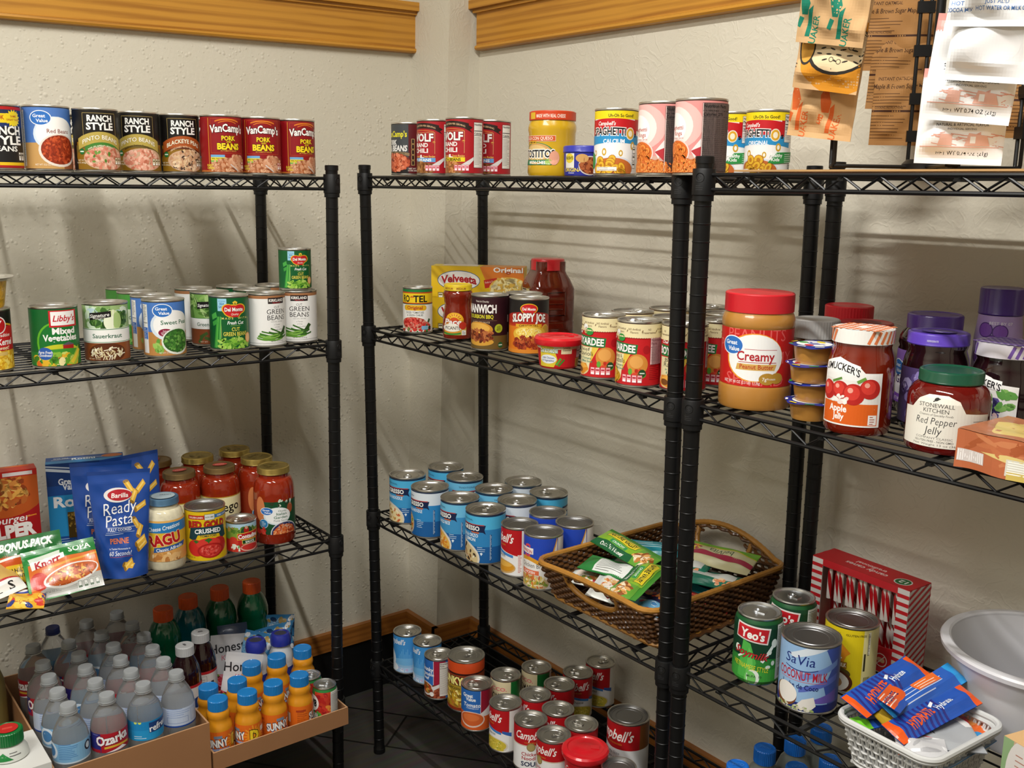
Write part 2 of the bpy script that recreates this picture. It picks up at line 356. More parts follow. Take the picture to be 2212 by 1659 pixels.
def can(key, design, label, rot=0, name='food_can', tab=None, dull=False, group=None, h0=99, z=None, cat='can', tilt=None):
    x, y, zz, D, H = POS[key]; R = D/2-.0009
    root = thing(name, (x, y, zz+.0006 if z is None else z), face_cam(x, y, rot), label, cat, group)
    link('can_body', cached(('cb', D, H), lambda: mesh_can(R, H)), root)
    link('lid', cached(('lid', D, H, dull), lambda: mesh_lid(R, H, dull)), root)
    if tab is not None:
        t = link('pull_tab', cached(('tab', D, H), lambda: mesh_tab(R, H)), root); t.rotation_euler.z = radians(tab)
    link('label', cached(('lb', design, D, H), lambda: mesh_label(design, R, H, BG.get(design, 'e8e4dc'), h0)), root)
    return root

# ------------------------------------------------------------------ jars and bottles
def prof_r(prof, z):
    for (r0, z0), (r1, z1) in zip(prof, prof[1:]):
        if z0 <= z <= z1 and z1 > z0: return r0+(r1-r0)*(z-z0)/(z1-z0)
    return prof[-1][0]
def rev(prof, sq=0):
    def f(u, v, o):
        r = prof_r(prof, v); R = max(r, .005); a = u/R
        k = 1.0
        return ((r+o)*sin(a)*k, -(r+o)*cos(a)*k, v)
    return f
def superell(mb, prof, m, seg=48, e=3.2, caps=(True, True)):   # squarish jar
    o = len(mb.v)
    for r, z in prof:
        for i in range(seg):
            a = 2*pi*i/seg+pi/seg; c, s = cos(a), sin(a); k = (abs(c)**e+abs(s)**e)**(-1/e)
            mb.v.append((r*k*c, r*k*s, z))
    k = mb.mi(m)
    for j in range(len(prof)-1):
        for i in range(seg):
            i2 = (i+1) % seg
            mb.f.append((o+j*seg+i,o+j*seg+i2,o+(j+1)*seg+i2,o+(j+1)*seg+i)); mb.m.append(k)
    if caps[0]: mb.f.append(tuple(o+i for i in reversed(range(seg)))); mb.m.append(k)
    if caps[1]: mb.f.append(tuple(o+(len(prof)-1)*seg+i for i in range(seg))); mb.m.append(k)
def cap_mesh(r, z0, z1, m, ribs=0, top=None, dish=True, seg=48):
    mb = MB()
    if ribs:
        n = ribs*2; o = len(mb.v)
        zs = [z0, z0+.001, z1-.002, z1-.0006]
        for z in zs:
            for i in range(n):
                a = 2*pi*i/n; q = r-(.0007 if i % 2 else 0)-(.0012 if z == zs[-1] else 0); mb.v.append((q*cos(a), q*sin(a), z))
        k = mb.mi(m)
        for j in range(3):
            for i in range(n): i2 = (i+1) % n; mb.f.append((o+j*n+i,o+j*n+i2,o+(j+1)*n+i2,o+(j+1)*n+i)); mb.m.append(k)
        mb.lathe([(r-.0014,z1-.0006),(r-.003,z1),(r*.86,z1),(r*.82,z1-.0008),(r*.05,z1-.0008)], m, 40, (False, True))
        mb.lathe([(r*.8, z0), (r-.0002, z0)], m, 40, (False, False))
    else:
        mb.lathe([(r*.9,z0),(r,z0+.0003),(r+.0004,z0+.0016),(r-.0001,z0+.0026),(r,z1-.003),(r-.0008,z1-.0010),(r-.0026,z1)] + ([(r*.88,z1-.0003),(r*.84,z1-.0014)] if dish else []) + [(r*.05,z1-(.0012 if dish else 0))], m, seg)
    if top: lay(mb, top, lambda u, v, o: (u, v, z1+.0003+o), k=1)
    return mb
def jar(key, prof, bodym, capr, cz0, cz1, capm, label, name='jar', cat='jar', art=None, bg=None, lv=None, lu=None, rot=0, ribs=0, top=None, capside=None, capname='lid', group=None, sq=None, labelname='label', dish=True, z=None, extra=None, capart_k=1):
    x, y, zz, D, H = POS[key]
    root = thing(name, (x, y, zz+.0006 if z is None else z), face_cam(x, y, rot), label, cat, group)
    def body():
        mb = MB()
        if sq: superell(mb, prof, bodym, e=sq)
        else: mb.lathe(prof, bodym, 48)
        if extra: extra(mb)
        return mb.mesh('jar_body', 50)
    link('jar_body' if cat == 'jar' else 'bottle_body', cached(('jb', name, D, H, bodym.name), body), root)
    def capf():
        mb = cap_mesh(capr, cz0, cz1, capm, ribs, top, dish)
        if capside:
            lay(mb, capside, cyl(capr+.0003), su=4)
        return mb.mesh(capname)
    link(capname, cached(('jc', name, capr, cz1, capm.name, id(top) if top else 0, id(capside) if capside else 0), capf), root)
    if art:
        mb = MB(); v0 = lv[0]*.001
        g = (lambda u, v, o: (u, -(prof_r(prof, v)+o), v)) if sq else rev(prof)
        lay(mb, art, lambda u, v, o: g(u, v+v0, o), (lu[0], 0, lu[1], lv[1]-lv[0]), su=4, sv=6, lift=.0004)
        link(labelname, mb.mesh('label', 25), root)
    return root

# ------------------------------------------------------------------ cartons and packets
def carton(name, o, ax, w, d, h, bg, label, cat='box', front=None, top=None, right=None, left=None, group=None, rough=.42, lid=None, z=None):
    """o: front-left bottom corner; ax: angle of the width direction; prints on front/top/sides"""
    r = MB(); m = ink(bg)
    b = .0008
    r.hexa([(0,0,0),(w,0,0),(w,d,0),(0,d,0),(0,0,h),(w,0,h),(w,d,h),(0,d,h)], m)
    if front: lay(r, front, planar(0,0,0,1,0,0,0,0,1), (0,0,w*1000,h*1000))
    if top: lay(r, top, planar(0,0,h,1,0,0,0,1,0), (0,0,w*1000,d*1000))
    if right: lay(r, right, planar(w,0,0,0,1,0,0,0,1), (0,0,d*1000,h*1000))
    if left: lay(r, left, planar(0,d,0,0,-1,0,0,0,1), (0,0,d*1000,h*1000))
    ob = r.build(name, None, 0); ob.location = o; ob.rotation_euler = (0,0,ax)
    return tag(ob, label, cat, group)
def packet_mesh(w, h, t, bg, art, seed=1, wr=.0012, back=None, crimp=.008, inkm=None, gusset=0, edge=None, taper=0):
    """pillow packet in the local xz plane, front towards -y, base line z=0"""
    rd = random.Random(seed); ph = [rd.random()*6.28 for _ in range(8)]; fr = [rd.uniform(40, 120) for _ in range(8)]
    def thick(u, v):
        a = max(0, 1-(2*u/w)**2)**.55
        vv = (v/h)*2-1
        if gusset: b = min(1, max(0, (1-v/h)))**.8
        else: b = max(0, 1-vv*vv)**.6
        e = min(1, max(0, (v-crimp)/.012), 1) if not gusset else 1
        e *= min(1, max(0, (h-crimp-v)/.014))
        return a*b*e
    def wob(u, v):
        return wr*(sin(fr[0]*u+ph[0]+fr[1]*v*.6)+sin(fr[2]*v+ph[2]-fr[3]*u*.5)+.6*sin(fr[4]*(u+v)*1.5+ph[4])+.6*sin(fr[5]*(u-v)*1.4+ph[5]))
    def taperx(u, v): return u*(1-taper*(1-v/h))
    def fr_(u, v, o):
        k = thick(u, v); return (taperx(u, v), -(t/2*k)-wob(u, v)*(.25+.75*min(1, k*2))-o, v)
    def bk_(u, v, o):
        k = thick(u, v); return (taperx(u, v), (t/2*k)*.9-wob(u, v)*(.25-.25*min(1, k*2))+.0006+o, v)
    mb = MB(); nx, nz = 28, 34; m = (inkm or foil)(bg)
    for f, flip in ((fr_, False), (bk_, True)):
        vs = [f(-w/2+w*i/nx, h*j/nz, 0) for j in range(nz+1) for i in range(nx+1)]
        fs = []
        for j in range(nz):
            for i in range(nx):
                q = (j*(nx+1)+i, j*(nx+1)+i+1, (j+1)*(nx+1)+i+1, (j+1)*(nx+1)+i)
                fs.append(q[::-1] if flip else q)
        mb.add(vs, fs, m)
    if art: lay(mb, art, lambda u, v, o: fr_(u, v, o+.0004), (-w*500, 0, w*500, h*1000), su=3.4, sv=3.4, dl=.00006, inkf=(inkm or foil))
    if back: lay(mb, back, lambda u, v, o: bk_(-u, v, o+.0004), (-w*500, 0, w*500, h*1000), su=3.4, sv=3.4, dl=.00006, inkf=(inkm or foil))
    return mb.mesh('packet', 60)
def foil(h): return mat('film_'+h, h, rough=.3, spec=.6, coat=.15)
def paper(h): return mat('kraft_'+h, h, rough=.7, spec=.25, bump=.25, bscale=60)
def packet(name, M, label, cat, group=None, mesh=None, **kw):
    ob = link(name, mesh or packet_mesh(**kw)); ob.matrix_world = M
    return tag(ob, label, cat, group)
def rest(ob, z):
    zm = min((ob.matrix_world @ v.co).z for v in ob.data.vertices); ob.matrix_world = Matrix.Translation((0,0,z-zm)) @ ob.matrix_world
    return ob
def pose(loc, yaw=0, pitch=0, roll=0, pre=0):
    """yaw: front (-y) direction turned about z; pitch>0 leans the top back; roll turns in its own plane"""
    return Matrix.Translation(loc) @ Matrix.Rotation(yaw, 4, 'Z') @ Matrix.Rotation(-pitch, 4, 'X') @ Matrix.Rotation(roll, 4, 'Y')
# ------------------------------------------------------------------ printed labels (u across, v up, in mm; 99 mm tall)
DES = {}; BG = {}
def des(bg):
    def w(f): DES[f.__name__] = f; BG[f.__name__] = bg; return f
    return w
BEANP = ['d98f76','c97c63','e0a48c','b9694f','eab9a2']
BEANR = ['b5421f','9c3316','c9552c','7f260f']
BROWN = ['8a4a26','a5622f','6d361a','bd7d45']
NOOD = ['e2c98c','d8b56a','c98f4a','efe0b8','b7602f','6f8a3c']
VEG = ['d99a3c','e6c06a','c76a2c','f0ddb0','a9492a','8f8a3a']
def ranch(band, dark, t1, t2, beans, seed, jal=False):
    a = Art()
    a.R(-200,0,200,46,'8a6416').R(-200,46,200,99,'14110f').R(-70,0,-44,99,'100e0d')
    a.frame(-29,48,29,95,.8,'9b8750').R(-28,46,28,94,'14110f')
    a.T('RANCH',0,81,10.5,'f2f0ea',.06,42).T('STYLE',0,67,12,'f2f0ea',.06,46)
    a.E(0,40,40,24,dark,30); a.R(-46,20,46,40,dark); a.E(0,20,46,20,'8a6416')
    a.band(-40,40,42,19,12,band); a.T(t1,0,42,7.4,'f3ead0',.03,62,arc=9,o='5a4212',ow=.03)
    if jal: a.band(-27,30,34,8,8,'3f7a2c'); a.T('with JALAPENO PEPPERS',1,32.5,3.2,'f3ead0',.02,46,arc=6)
    else: a.T(t2,0,35,3.2,'4b3510' if band!='a5501f' else 'f0c9a0',.02,48,arc=8)
    a.E(8,19,38,20,'c8a486'); a.B(8,19,36,19,150,7,beans,seed=seed)
    if jal: a.B(-4,22,22,12,8,7,['4f7a2a','6b9440'],seed=4)
    a.E(-33,30,5,5,'1d6b33').R(-36.5,29,-29.5,31,'dfe8d8')
    a.T('NET WT',-36,14,2.6,'e8dcc0',.01).T('15 OZ (425g)',-36,10,2.6,'e8dcc0',.01)
    a.facts(24,9,3,6,12,'e0d6b8','6f6138'); a.R(-66,2,-62,60,'e6e2d8').lines(-66,58,-62,22,2.5,'202020',1)
    return a
@des('14110f')
def pinto(): return ranch('b5a04c','6a5a26','PINTO BEANS','Made with Premium Pinto Beans',BEANP,3)
@des('14110f')
def jal(): return ranch('b5a04c','6a5a26','PINTO BEANS','',BEANP,5,True)
@des('14110f')
def blackeye(): return ranch('a5501f','5c2a12','BLACKEYE PEAS','SEASONED WITH BACON',['e3c9a6','d5b48c','c79b72','3d2a22','b98a66'],8)
@des('191716')
def ranch_beans():
    a = Art(); a.R(-200,0,200,4,'a5181c').R(-200,4,200,9,'e2b81c').R(-200,9,200,99,'1b1a1a').R(-200,66,200,99,'1a2f63').R(-200,76,14,94,'20304f')
    a.R(-200,94,200,99,'b01a1c').band(-40,30,82,15,-2,'e8c81e'); a.T('NEW LOOK',-14,78,7,'a52a10',.04,36)
    P = [(20+(15 if i % 2 else 11)*cos(2*pi*i/32), 80+(15 if i % 2 else 11)*sin(2*pi*i/32)) for i in range(32)]
    a.poly(P,'e9cf24'); a.T('SAME',20,82,3.4,'a53a1a',.03).T('GREAT TASTE',20,76.5,3,'a53a1a',.03)
    a.T('RANCH',2,54,14,'f2f0ea',.06,62).T('STYLE',2,38,14,'f2f0ea',.06,64).T('BEANS',2,27,8.5,'f2f0ea',.04,44)
    a.facts(26,12,3,6,14,'d9d6cf','2a2a2a'); return a
@des('4f79bd')
def gv_red():
    a = Art(); a.R(-200,42,200,99,'4f79bd').R(-200,0,200,42,'c79a5c').R(20,0,200,40,'9a5a35')
    a.E(10,56,37,29,'d6e2ee').E(12,57,35,27,'f4f2ee'); a.gv(-14,82,16,11); a.T('Red Beans',14,58,7,'8a4030',.015,38)
    a.E(15,30,35,27,'e8d8cc').E(15,31,31,24,'8e2f14'); a.B(15,31,30,23,190,5.4,BEANR,seed=2)
    a.T('NET WT 15.5 OZ (439g)',-10,5,3,'f4ead8',.01,34); a.R(-52,4,-46,95,'e9e6e0').lines(-51.5,90,-47,30,2.7,'444444',.8); return a
@des('8d1017')
def vancamp():
    a = Art(); a.R(-200,0,200,99,'8d1017').R(-34,2,-32.6,97,'c8862c').R(-200,0,200,3,'b5652a').frame(-29,34,36,96,.6,'b5531f')
    a.band(-20,26,91,2.4,4,'d9791f'); a.band(-14,20,88,1.4,4,'d9791f')
    a.T("VanCamp's",3,70,14,'f4f1ec',.05,66,arc=3,o='4a0609',ow=.06)
    a.T('PORK',4,57,8.5,'f0d222',.06,26,o='2c0606',ow=.06).T('AND',4,53,3,'f0d222',.03).T('BEANS',4,41,11,'f0d222',.08,42,o='2c0606',ow=.06)
    a.T('IN TOMATO SAUCE',4,37,2.6,'e0a94a',.01,30)
    a.R(-30,26,-4,31,'6fa5cf').R(-30,21,-2,26.5,'e6d23a').R(-30,17.5,-4,21,'7fae52'); a.T('99% FAT FREE',-16,22.4,3,'2a2a10',.02,24)
    a.E(6,8,40,13,'a2582c'); a.B(6,10,40,14,120,7.5,['c9906c','b97852','d9a984','9c5c38'],seed=3); a.E(22,17,20,15,'8a4a2a'); a.B(22,18,19,14,70,9,['cf9470','bd7a56','dcab8a'],seed=6,asp=.75)
    a.line(6,14,22,2,2,'cfc5c0'); a.T('EASY',-32,10,4,'e6d23a',.03).T('OPEN',-31,5,4,'e6d23a',.03)
    a.facts(32,6,2,6,13,'f0c8c0','a52830'); return a
@des('3f4346')
def vcgrey():
    a = Art(); a.R(-200,0,200,99,'43474a').R(-200,0,200,8,'171414').R(30,0,75,99,'5a1218')
    a.T("VanCamp's",-2,74,12,'e6dc2e',.05,58).T('PORK',-12,58,10,'eceae6',.06,30,sh=.1).T('& BEANS',2,45,12,'eceae6',.06,50,sh=.1)
    a.band(-34,32,38,6,3,'8f7a58'); a.T('in TOMATO SAUCE',0,38,3.4,'2a2018',.02,44,arc=3)
    a.E(-2,22,36,19,'7a2a18'); a.B(-2,22,35,18,120,8,['d9714c','c75c38','e58a66','b14a28'],seed=9,asp=.75)
    for i in range(5): a.R(36,16+i*11,43,26+i*11,'b99f63'); a.R(37,17+i*11,42,25+i*11,'33201a')
    a.T('NET WT',38,8,3,'e8e2d8').T('15 OZ (425g)',40,4,3,'e8e2d8'); return a
def wolf(col, txt):
    a = Art(); a.R(-200,0,200,99,'a81a24'); a.band(-40,34,86,11,5,'2a1712'); a.poly([(26,92),(42,84),(36,80),(42,74),(26,82)],'2a1712')
    a.T('17g OF PROTEIN PER SERVING',-3,84.5,3.4,'d8b48a',.02,60,arc=5); a.band(-34,24,79,1,3,'d58a3a')
    a.frame(-38,37,26,78,.7,'d9b070'); a.R(-37,36,25,77,'a81a24')
    a.T('WOLF',-6,61,15,'f4f1ec',.06,58,o='5a0a10',ow=.04).T('BRAND',-8,50,8,'f4f1ec',.05,40).T('CHILI',-8,39,8.5,'f4f1ec',.05,40)
    a.T('*',24,52,9,'e0b04a',.05); a.T('Authentic',-20,30,4,'e6c860',.02,20,sh=.2); a.poly([(-8,35),(-3,35),(-3,31),(3,30),(2,25),(-3,23),(-6,27),(-9,30)],'f2f0ea'); a.T('Texas Recipe',13,30,4,'e6c860',.02,26,sh=.2)
    a.R(-38,21,27,29,col); a.T(txt,-6,22.4,5.4,'2a1a10' if col=='e6cf22' else 'f0f4f8',.05,50)
    a.E(-14,9,44,13,'8a5a30'); a.B(-14,10,44,13,120,6.5,['a5703c','8a5428','c08d55','6a3d1c'] if col!='e6cf22' else ['b5703c','9c5428','c98d55'],seed=4)
    a.poly([(18,14),(44,30),(46,26),(26,6)],'d8d2d0'); a.facts(6,4,4,6.6,11,'f2b8c0','c2405a'); a.nutri(44,10,24,84,('Nutrition',''),bg='e6e2da',cal='Calories'); return a
@des('a81a24')
def wolf_no(): return wolf('5f9bd0','NO BEANS')
@des('a81a24')
def wolf_with(): return wolf('e6cf22','WITH BEANS')
def so(word, seed, hk):
    a = Art(); a.R(-200,0,200,99,'f0efec').R(-200,86,200,99,'efd517'); a.band(-46,46,66,34,4,'c01a22'); a.R(-200,68,-40,86,'c01a22').R(40,68,200,86,'c01a22')
    a.band(-50,60,51,15,5,'2a8fc6'); a.T('Uh-Oh So Good!',14,89,5,'201c10',.04,44); a.T("Campbell's",-12,76,6.4,'f4f1ec',.03,32,sh=.2)
    a.T('SPAGHETTI',-8,60,12,'14141a',.05,60,arc=1,o='f4f2ee',ow=.07); a.E(30,63,8.5,10,'e8e2d0').E(30,63,7,8.4,'d9a52a').E(30,63,4,5,'f0e8cc'); a.T('s',42,58,9,'14141a',.06)
    a.T(word,2,47.5,7,'f2f6fa',.05,36)
    for x, y, r in ((-14,34,6),(14,32,5),(36,44,6.5),(-34,32,5)): a.E(x,y,r*.7,r,'caa030').E(x,y,r*.36,r*.55,'f4f0e2')
    a.E(0,8,38,20,'d9dfe6').E(0,7,36,18,'c2692c'); a.O(-2,12,16,28,13,7.5,'dfb030','b8791a','a55e12',seed)
    a.R(-28,4,8,10,'f0ece4'); a.lines(-27,8,7,2,3,'8a5040',.8)
    if hk:
        a.poly([(20,20),(34,36),(80,38),(80,22),(30,18)],'2f8f46'); a.T('Healthy',33,29,5.5,'f2f6f0',.04,22).T('Kids',32,22.5,5.5,'f2f6f0',.04,14); a.lines(48,33,74,5,3,'d8ead8',.8)
        a.nutri(46,52,22,44,('Nutrition','Facts'),cal='160'); a.lines(58,18,66,9,2.4,'303030',1)
    else: a.facts(36,8,1,8,10,'f0ece4','303030').facts(36,20,1,8,10,'f0ece4','303030').facts(36,32,1,8,10,'f0ece4','303030'); a.E(-42,20,9,13,'2f8f46')
    return a
@des('f0efec')
def so_cal(): return so('CALCIUM',3,False)
@des('f0efec')
def so_org(): return so('ORIGINAL',5,True)
@des('d88f8a')
def rings():
    a = Art(); a.R(-200,0,200,99,'d58a86').R(-200,0,200,24,'c8a090').E(-6,66,42,34,'e4b0aa').E(-10,64,32,28,'efd8d2').E(-14,62,25,22,'f6f2ee')
    a.T('Spaghetti',-12,60,6,'b5483c',.02,36).T('Rings',-6,52,6,'b5483c',.02,20).T('in Tomato Sauce',-8,47,3,'b5483c',.01,30)
    a.poly([(20,30),(46,62),(48,58),(26,20)],'e4d8d6'); a.poly([(20,30),(44,8),(50,24),(44,40)],'b03038')
    a.E(-6,28,24,19,'e0c8c0').E(-6,28,22,17,'d06a2a'); a.O(-6,28,26,17,13,6,'e58a3c','c8601c','b5521a',4); a.E(14,6,40,12,'d8743a'); a.O(10,6,30,34,8,6,'ea9a4e','cc6a24','b5521a',8)
    a.nutri(34,2,62,94,('Nutrition Facts',),bg='e9cdc6',cal='Calories  270'); return a
@des('146a2c')
def libby():
    a = Art(); a.R(-200,0,200,99,'12602a').E(6,40,38,38,'5fae2a').E(8,40,36,36,'15702c').E(8,24,36,14,'c2c42c').R(-200,0,200,24,'1f7a2c')
    a.R(-8,68,42,97,'c8202a').R(-5,71,38,95,'f2efec'); a.T("Libby's",17,78,11,'c01c2c',.03,38,sh=.25)
    a.T('Mixed',16,56,11,'f4f2ee',.06,40).T('Vegetables',10,44,11.5,'f4f2ee',.05,60)
    a.R(12,27,32,36,'a5201c'); a.poly([(10,36),(22,42),(34,36)],'5a5a5e'); a.E(10,22,44,8,'3f8f2c')
    a.B(0,10,46,13,46,14,['5f9a2c','86b53a','e0b02c','d9691f','c9d46a','3f7a24','e8dca0'],seed=5,asp=.7); a.poly([(18,2),(44,34),(46,14),(34,0)],'a5c23c'); a.line(26,4,46,26,7,'e6c83a')
    a.E(-18,22,13,11,'2a5aa8'); a.T('Farm Fresh',-18,22,5,'f2f2f2',.03,24,sh=.2).T('Goodness!',-18,17,4.6,'f2f2f2',.03,22,sh=.2); return a
@des('7a9a5a')
def kraut():
    a = Art(); a.R(-200,56,200,99,'9ab878').R(-200,0,200,32,'8a4a24'); a.B(0,78,50,20,40,22,['c9dcc0','a9c79a','7fa65f','b5cfd8','d5e4d0'],seed=2)
    a.B(10,74,30,16,30,20,['3f6a2c','2f5724','5f8a40'],seed=3); a.E(14,74,14,18,'cfdca8').E(8,70,9,14,'e6ecd0').E(22,72,8,15,'a5c07a'); a.line(14,58,16,92,1.5,'eef0dc')
    a.poly([(-26,73),(12,79),(12,90),(-26,86)],'171514'); a.T('Signature',-8,79,6.5,'f0eee8',.02,34,sh=.25,rot=6).T('SELECT',-6,75.5,2.6,'d8d4c8',.01,18,rot=6)
    a.R(-200,32,200,58,'eeeeea').R(-200,56,200,57.2,'4f8a50').R(-200,33,200,34,'4f8a50'); a.T('Sauerkraut',4,41,8,'3c6a52',.03,52)
    a.E(2,14,34,18,'5a2c14'); rd = random.Random(5)
    for i in range(80):
        x = 2+28*(rd.random()*2-1); y = 14+13*(rd.random()*2-1)*(1-abs(x-2)/40); q = rd.random()*pi; l = 5+rd.random()*5
        a.line(x-l*cos(q)/2,y-l*sin(q)/2,x+l*cos(q)/2,y+l*sin(q)/2,1.5,rd.choice(['efe6cc','dfd2ac','cbb98c','f6f0de']))
    a.T('NET WT 14 OZ',-22,2,2.6,'d8c8a8',.01); return a
@des('4f79bd')
def peas():
    a = Art(); a.R(-200,44,200,99,'4a78c0').R(-200,0,200,44,'b98348').E(12,56,40,29,'d6e2ee').E(16,57,38,27,'f2f2f0'); a.gv(-4,84,17,11.5)
    a.T('Sweet Peas',20,58,8.2,'2f6a4a',.02,56); a.E(0,43,13,7.5,'8a1c3c'); a.T('Picked',0,45,2.6,'f0e0e4',.02).T('and Packed',0,42,2.6,'f0e0e4',.02).T('Same Day',0,39,2.6,'f0e0e4',.02)
    a.B(-18,16,16,12,10,14,['7fae4a','9cc460','5f9a3a'],seed=2); a.E(22,26,30,25,'dfe6dc').E(22,27,27,22,'2f5a24'); a.B(22,27,26,21,130,5.4,['4f8a36','3f7a2c','6fa54c','2f6424'],seed=3,asp=.95)
    a.T('NET WT 15 OZ (425g)',2,4,2.8,'efe8d8',.01,30); a.R(-48,4,-34,95,'e9e8e4').R(-47,60,-35,61,'202020').lines(-47,92,-35,10,2.8,'404040',.8).R(-47,30,-35,52,'2f66b8').lines(-46,49,-36,7,3,'d8e4f4',.8); return a
def delm(txt1, txt2):
    a = Art(); a.R(-200,0,200,99,'0d5a2c'); a.R(-22,74,-4,98,'9ccfe8'); a.T('WITH NATURAL',-13,92,2.2,'2a6a9a',.01,14).T('SEA',-13,86,4.4,'2a6a9a',.03).T('SALT',-13,80,4.4,'2a6a9a',.03)
    a.E(8,74,19,13,'e3b41f').E(22,78,13,10,'e3b41f').E(-2,78,12,10,'e3b41f').E(12,68,10,9,'e3b41f'); a.E(8,74,17,11,'c51f24').E(21,78,11,8.4,'c51f24').E(-1,78,10.5,8.4,'c51f24').E(12,68,8.5,7.5,'c51f24')
    a.poly([(7,91),(10,86),(12,91),(14,86),(17,91),(12,94)],'e3c03a'); a.T('Del Monte',10,73.5,7.6,'f6f2ec',.05,36,o='8a1014',ow=.04).T('Quality',11,66,4,'f2d8c8',.02,15,sh=.25)
    a.frame(-16,22,42,60,.6,'c9c46a'); a.R(-15,21,41,62,'0d5a2c'); a.T('M A D E     W I T H',12,58,4,'d8cf72',.02,52); a.T('Fresh Cut',12,48,6.8,'f2f2ee',.03,32,sh=.25); a.R(2,45,22,45.6,'9cb85a')
    a.T(txt1,12,35,7.5,'dcd457',.03,16 if len(txt1)<5 else 40,o='0a2a14',ow=.05); a.T(txt2,12,25.5,8,'dcd457',.03,48,o='0a2a14',ow=.05)
    for i in range(4): a.poly([(-34+i*4,2),(-30+i*4,2),(-22+i*2.4,62),(-24+i*2.4,64)],['3f9a3c','57ae48','2f8434','66b858'][i])
    a.poly([(-38,66),(-26,72),(-24,62),(-36,56)],'4aa548'); a.poly([(-36,52),(-24,58),(-22,50),(-34,44)],'3f9a40')
    a.B(10,10,36,12,48,13,['7fb53a','97c44c','5f9a2c','aace60','4a8424'],seed=4,asp=.45); a.E(40,20,8,10,'e39a4c').E(40,20,6,8,'efc08a'); return a
@des('0d5a2c')
def delmonte(): return delm('CUT','GREEN BEANS')
def kirk(k):
    a = Art(); a.R(-200,0,200,99,'ecebe8').R(-200,93,200,99,'a5714a'); a.R(-10,83,26,95,'26191a'); a.T('KIRKLAND',8,87,5.6,'efece6',.05,32).T('Signature',8,84,2.6,'b53a40',.02,18)
    a.T('CUT',8,73.5,5,'2c2a2a',.0,12).T('GREEN',8,62.5,10,'2c2a2a',.0,42).T('BEANS',8,50.5,10,'2c2a2a',.0,40); a.T('NON GMO / BPA FREE',8,46,2,'6a6a66',0,26)
    for i, t in enumerate(('Tender','Crisp','No salt added')): a.T('o '+t,8,40-i*5,2.6,'55534f',.0)
    for x0,y0,x1,y1,c in ((-32,24,20,12,'4f8a2c'),(-28,28,26,17,'3f7424'),(-22,12,22,16,'6fa542'),(-10,34,28,20,'35661e'),(-34,20,6,10,'5f9634'),(0,14,32,24,'2c5a1c'),(-26,16,14,22,'7fb04a')): a.band(x0,x1,(y0+y1)/2,3.2,-4,c); a.line(x0+4,y0,x1-4,y1,2.8,c)
    a.poly([(16,24),(26,38),(32,34),(24,24)],'2c4a1e'); a.T('NET WT 14.5 OZ (411g)',8,7,2.6,'444240',0,28); a.R(-200,4,200,4.6,'55524e').R(-200,2,200,2.4,'8a8782'); a.T('KIRKLAND',96,70,6,'3a3634',.04,30); return a
@des('ecebe8')
def kirkland(): return kirk(0)
@des('6f9a4c')
def siggreen():
    a = Art(); a.R(-200,52,200,99,'6f9a4c').R(-200,0,200,30,'8a4a2a'); a.B(0,76,60,22,40,26,['4f7a30','86ad5a','3a6424','a5c47c'],seed=7,asp=.3); a.poly([(2,70),(36,74),(36,86),(2,84)],'171514'); a.T('Signature',18,75,6.5,'f0eee8',.02,30,sh=.25,rot=4)
    a.R(-200,30,200,52,'eeeeea').R(-200,51,200,52,'4f8a50'); a.T('Green Beans',26,36,7.5,'4a6a58',.02,52)
    for x,y,r in ((14,18,30),(24,10,-20),(8,10,60),(30,20,80)): a.line(x-9*cos(radians(r)),y-9*sin(radians(r)),x+9*cos(radians(r)),y+9*sin(radians(r)),6,'44602c')
    a.T('NET WT',14,3,3,'e0c8b0',.01); return a
@des('3f8a3a')
def greenpale():
    a = Art(); a.R(-200,0,200,99,'4f9a42'); a.R(-200,40,200,70,'d9e6c8'); a.gv(20,82,14); a.T('Green Beans',18,50,7,'2f6a3a',.02,46); a.B(10,18,40,18,60,14,['6fae4a','4f8a36','97c46a'],seed=4,asp=.3); return a
@des('b01c24')
def corn():
    a = Art(); a.R(-200,0,200,99,'181414').R(-200,0,200,74,'c01c22'); a.band(-46,46,74,3,6,'d8a52c'); a.R(-200,0,200,34,'b0181c'); a.E(16,76,15,15,'e8e4e0').E(16,76,13,13,'b3141c'); a.T('Y',16,70,14,'f2efec',.05)
    a.T('Family Tradition',14,56,6,'f0e8e0',.02,48,sh=.2); a.T('Whole Kernel',10,42,11,'f4f2ee',.04,66,sh=.1); a.T('Sweet!',22,34,6.5,'f0ddb8',.03,24,sh=.25); a.R(-200,0,200,32,'d0a028'); a.B(0,15,90,16,260,7.5,['efc83c','e3b42a','f6dc6a','d39a1c'],seed=2,asp=.8); a.R(-10,24,30,30,'d8b86a'); return a
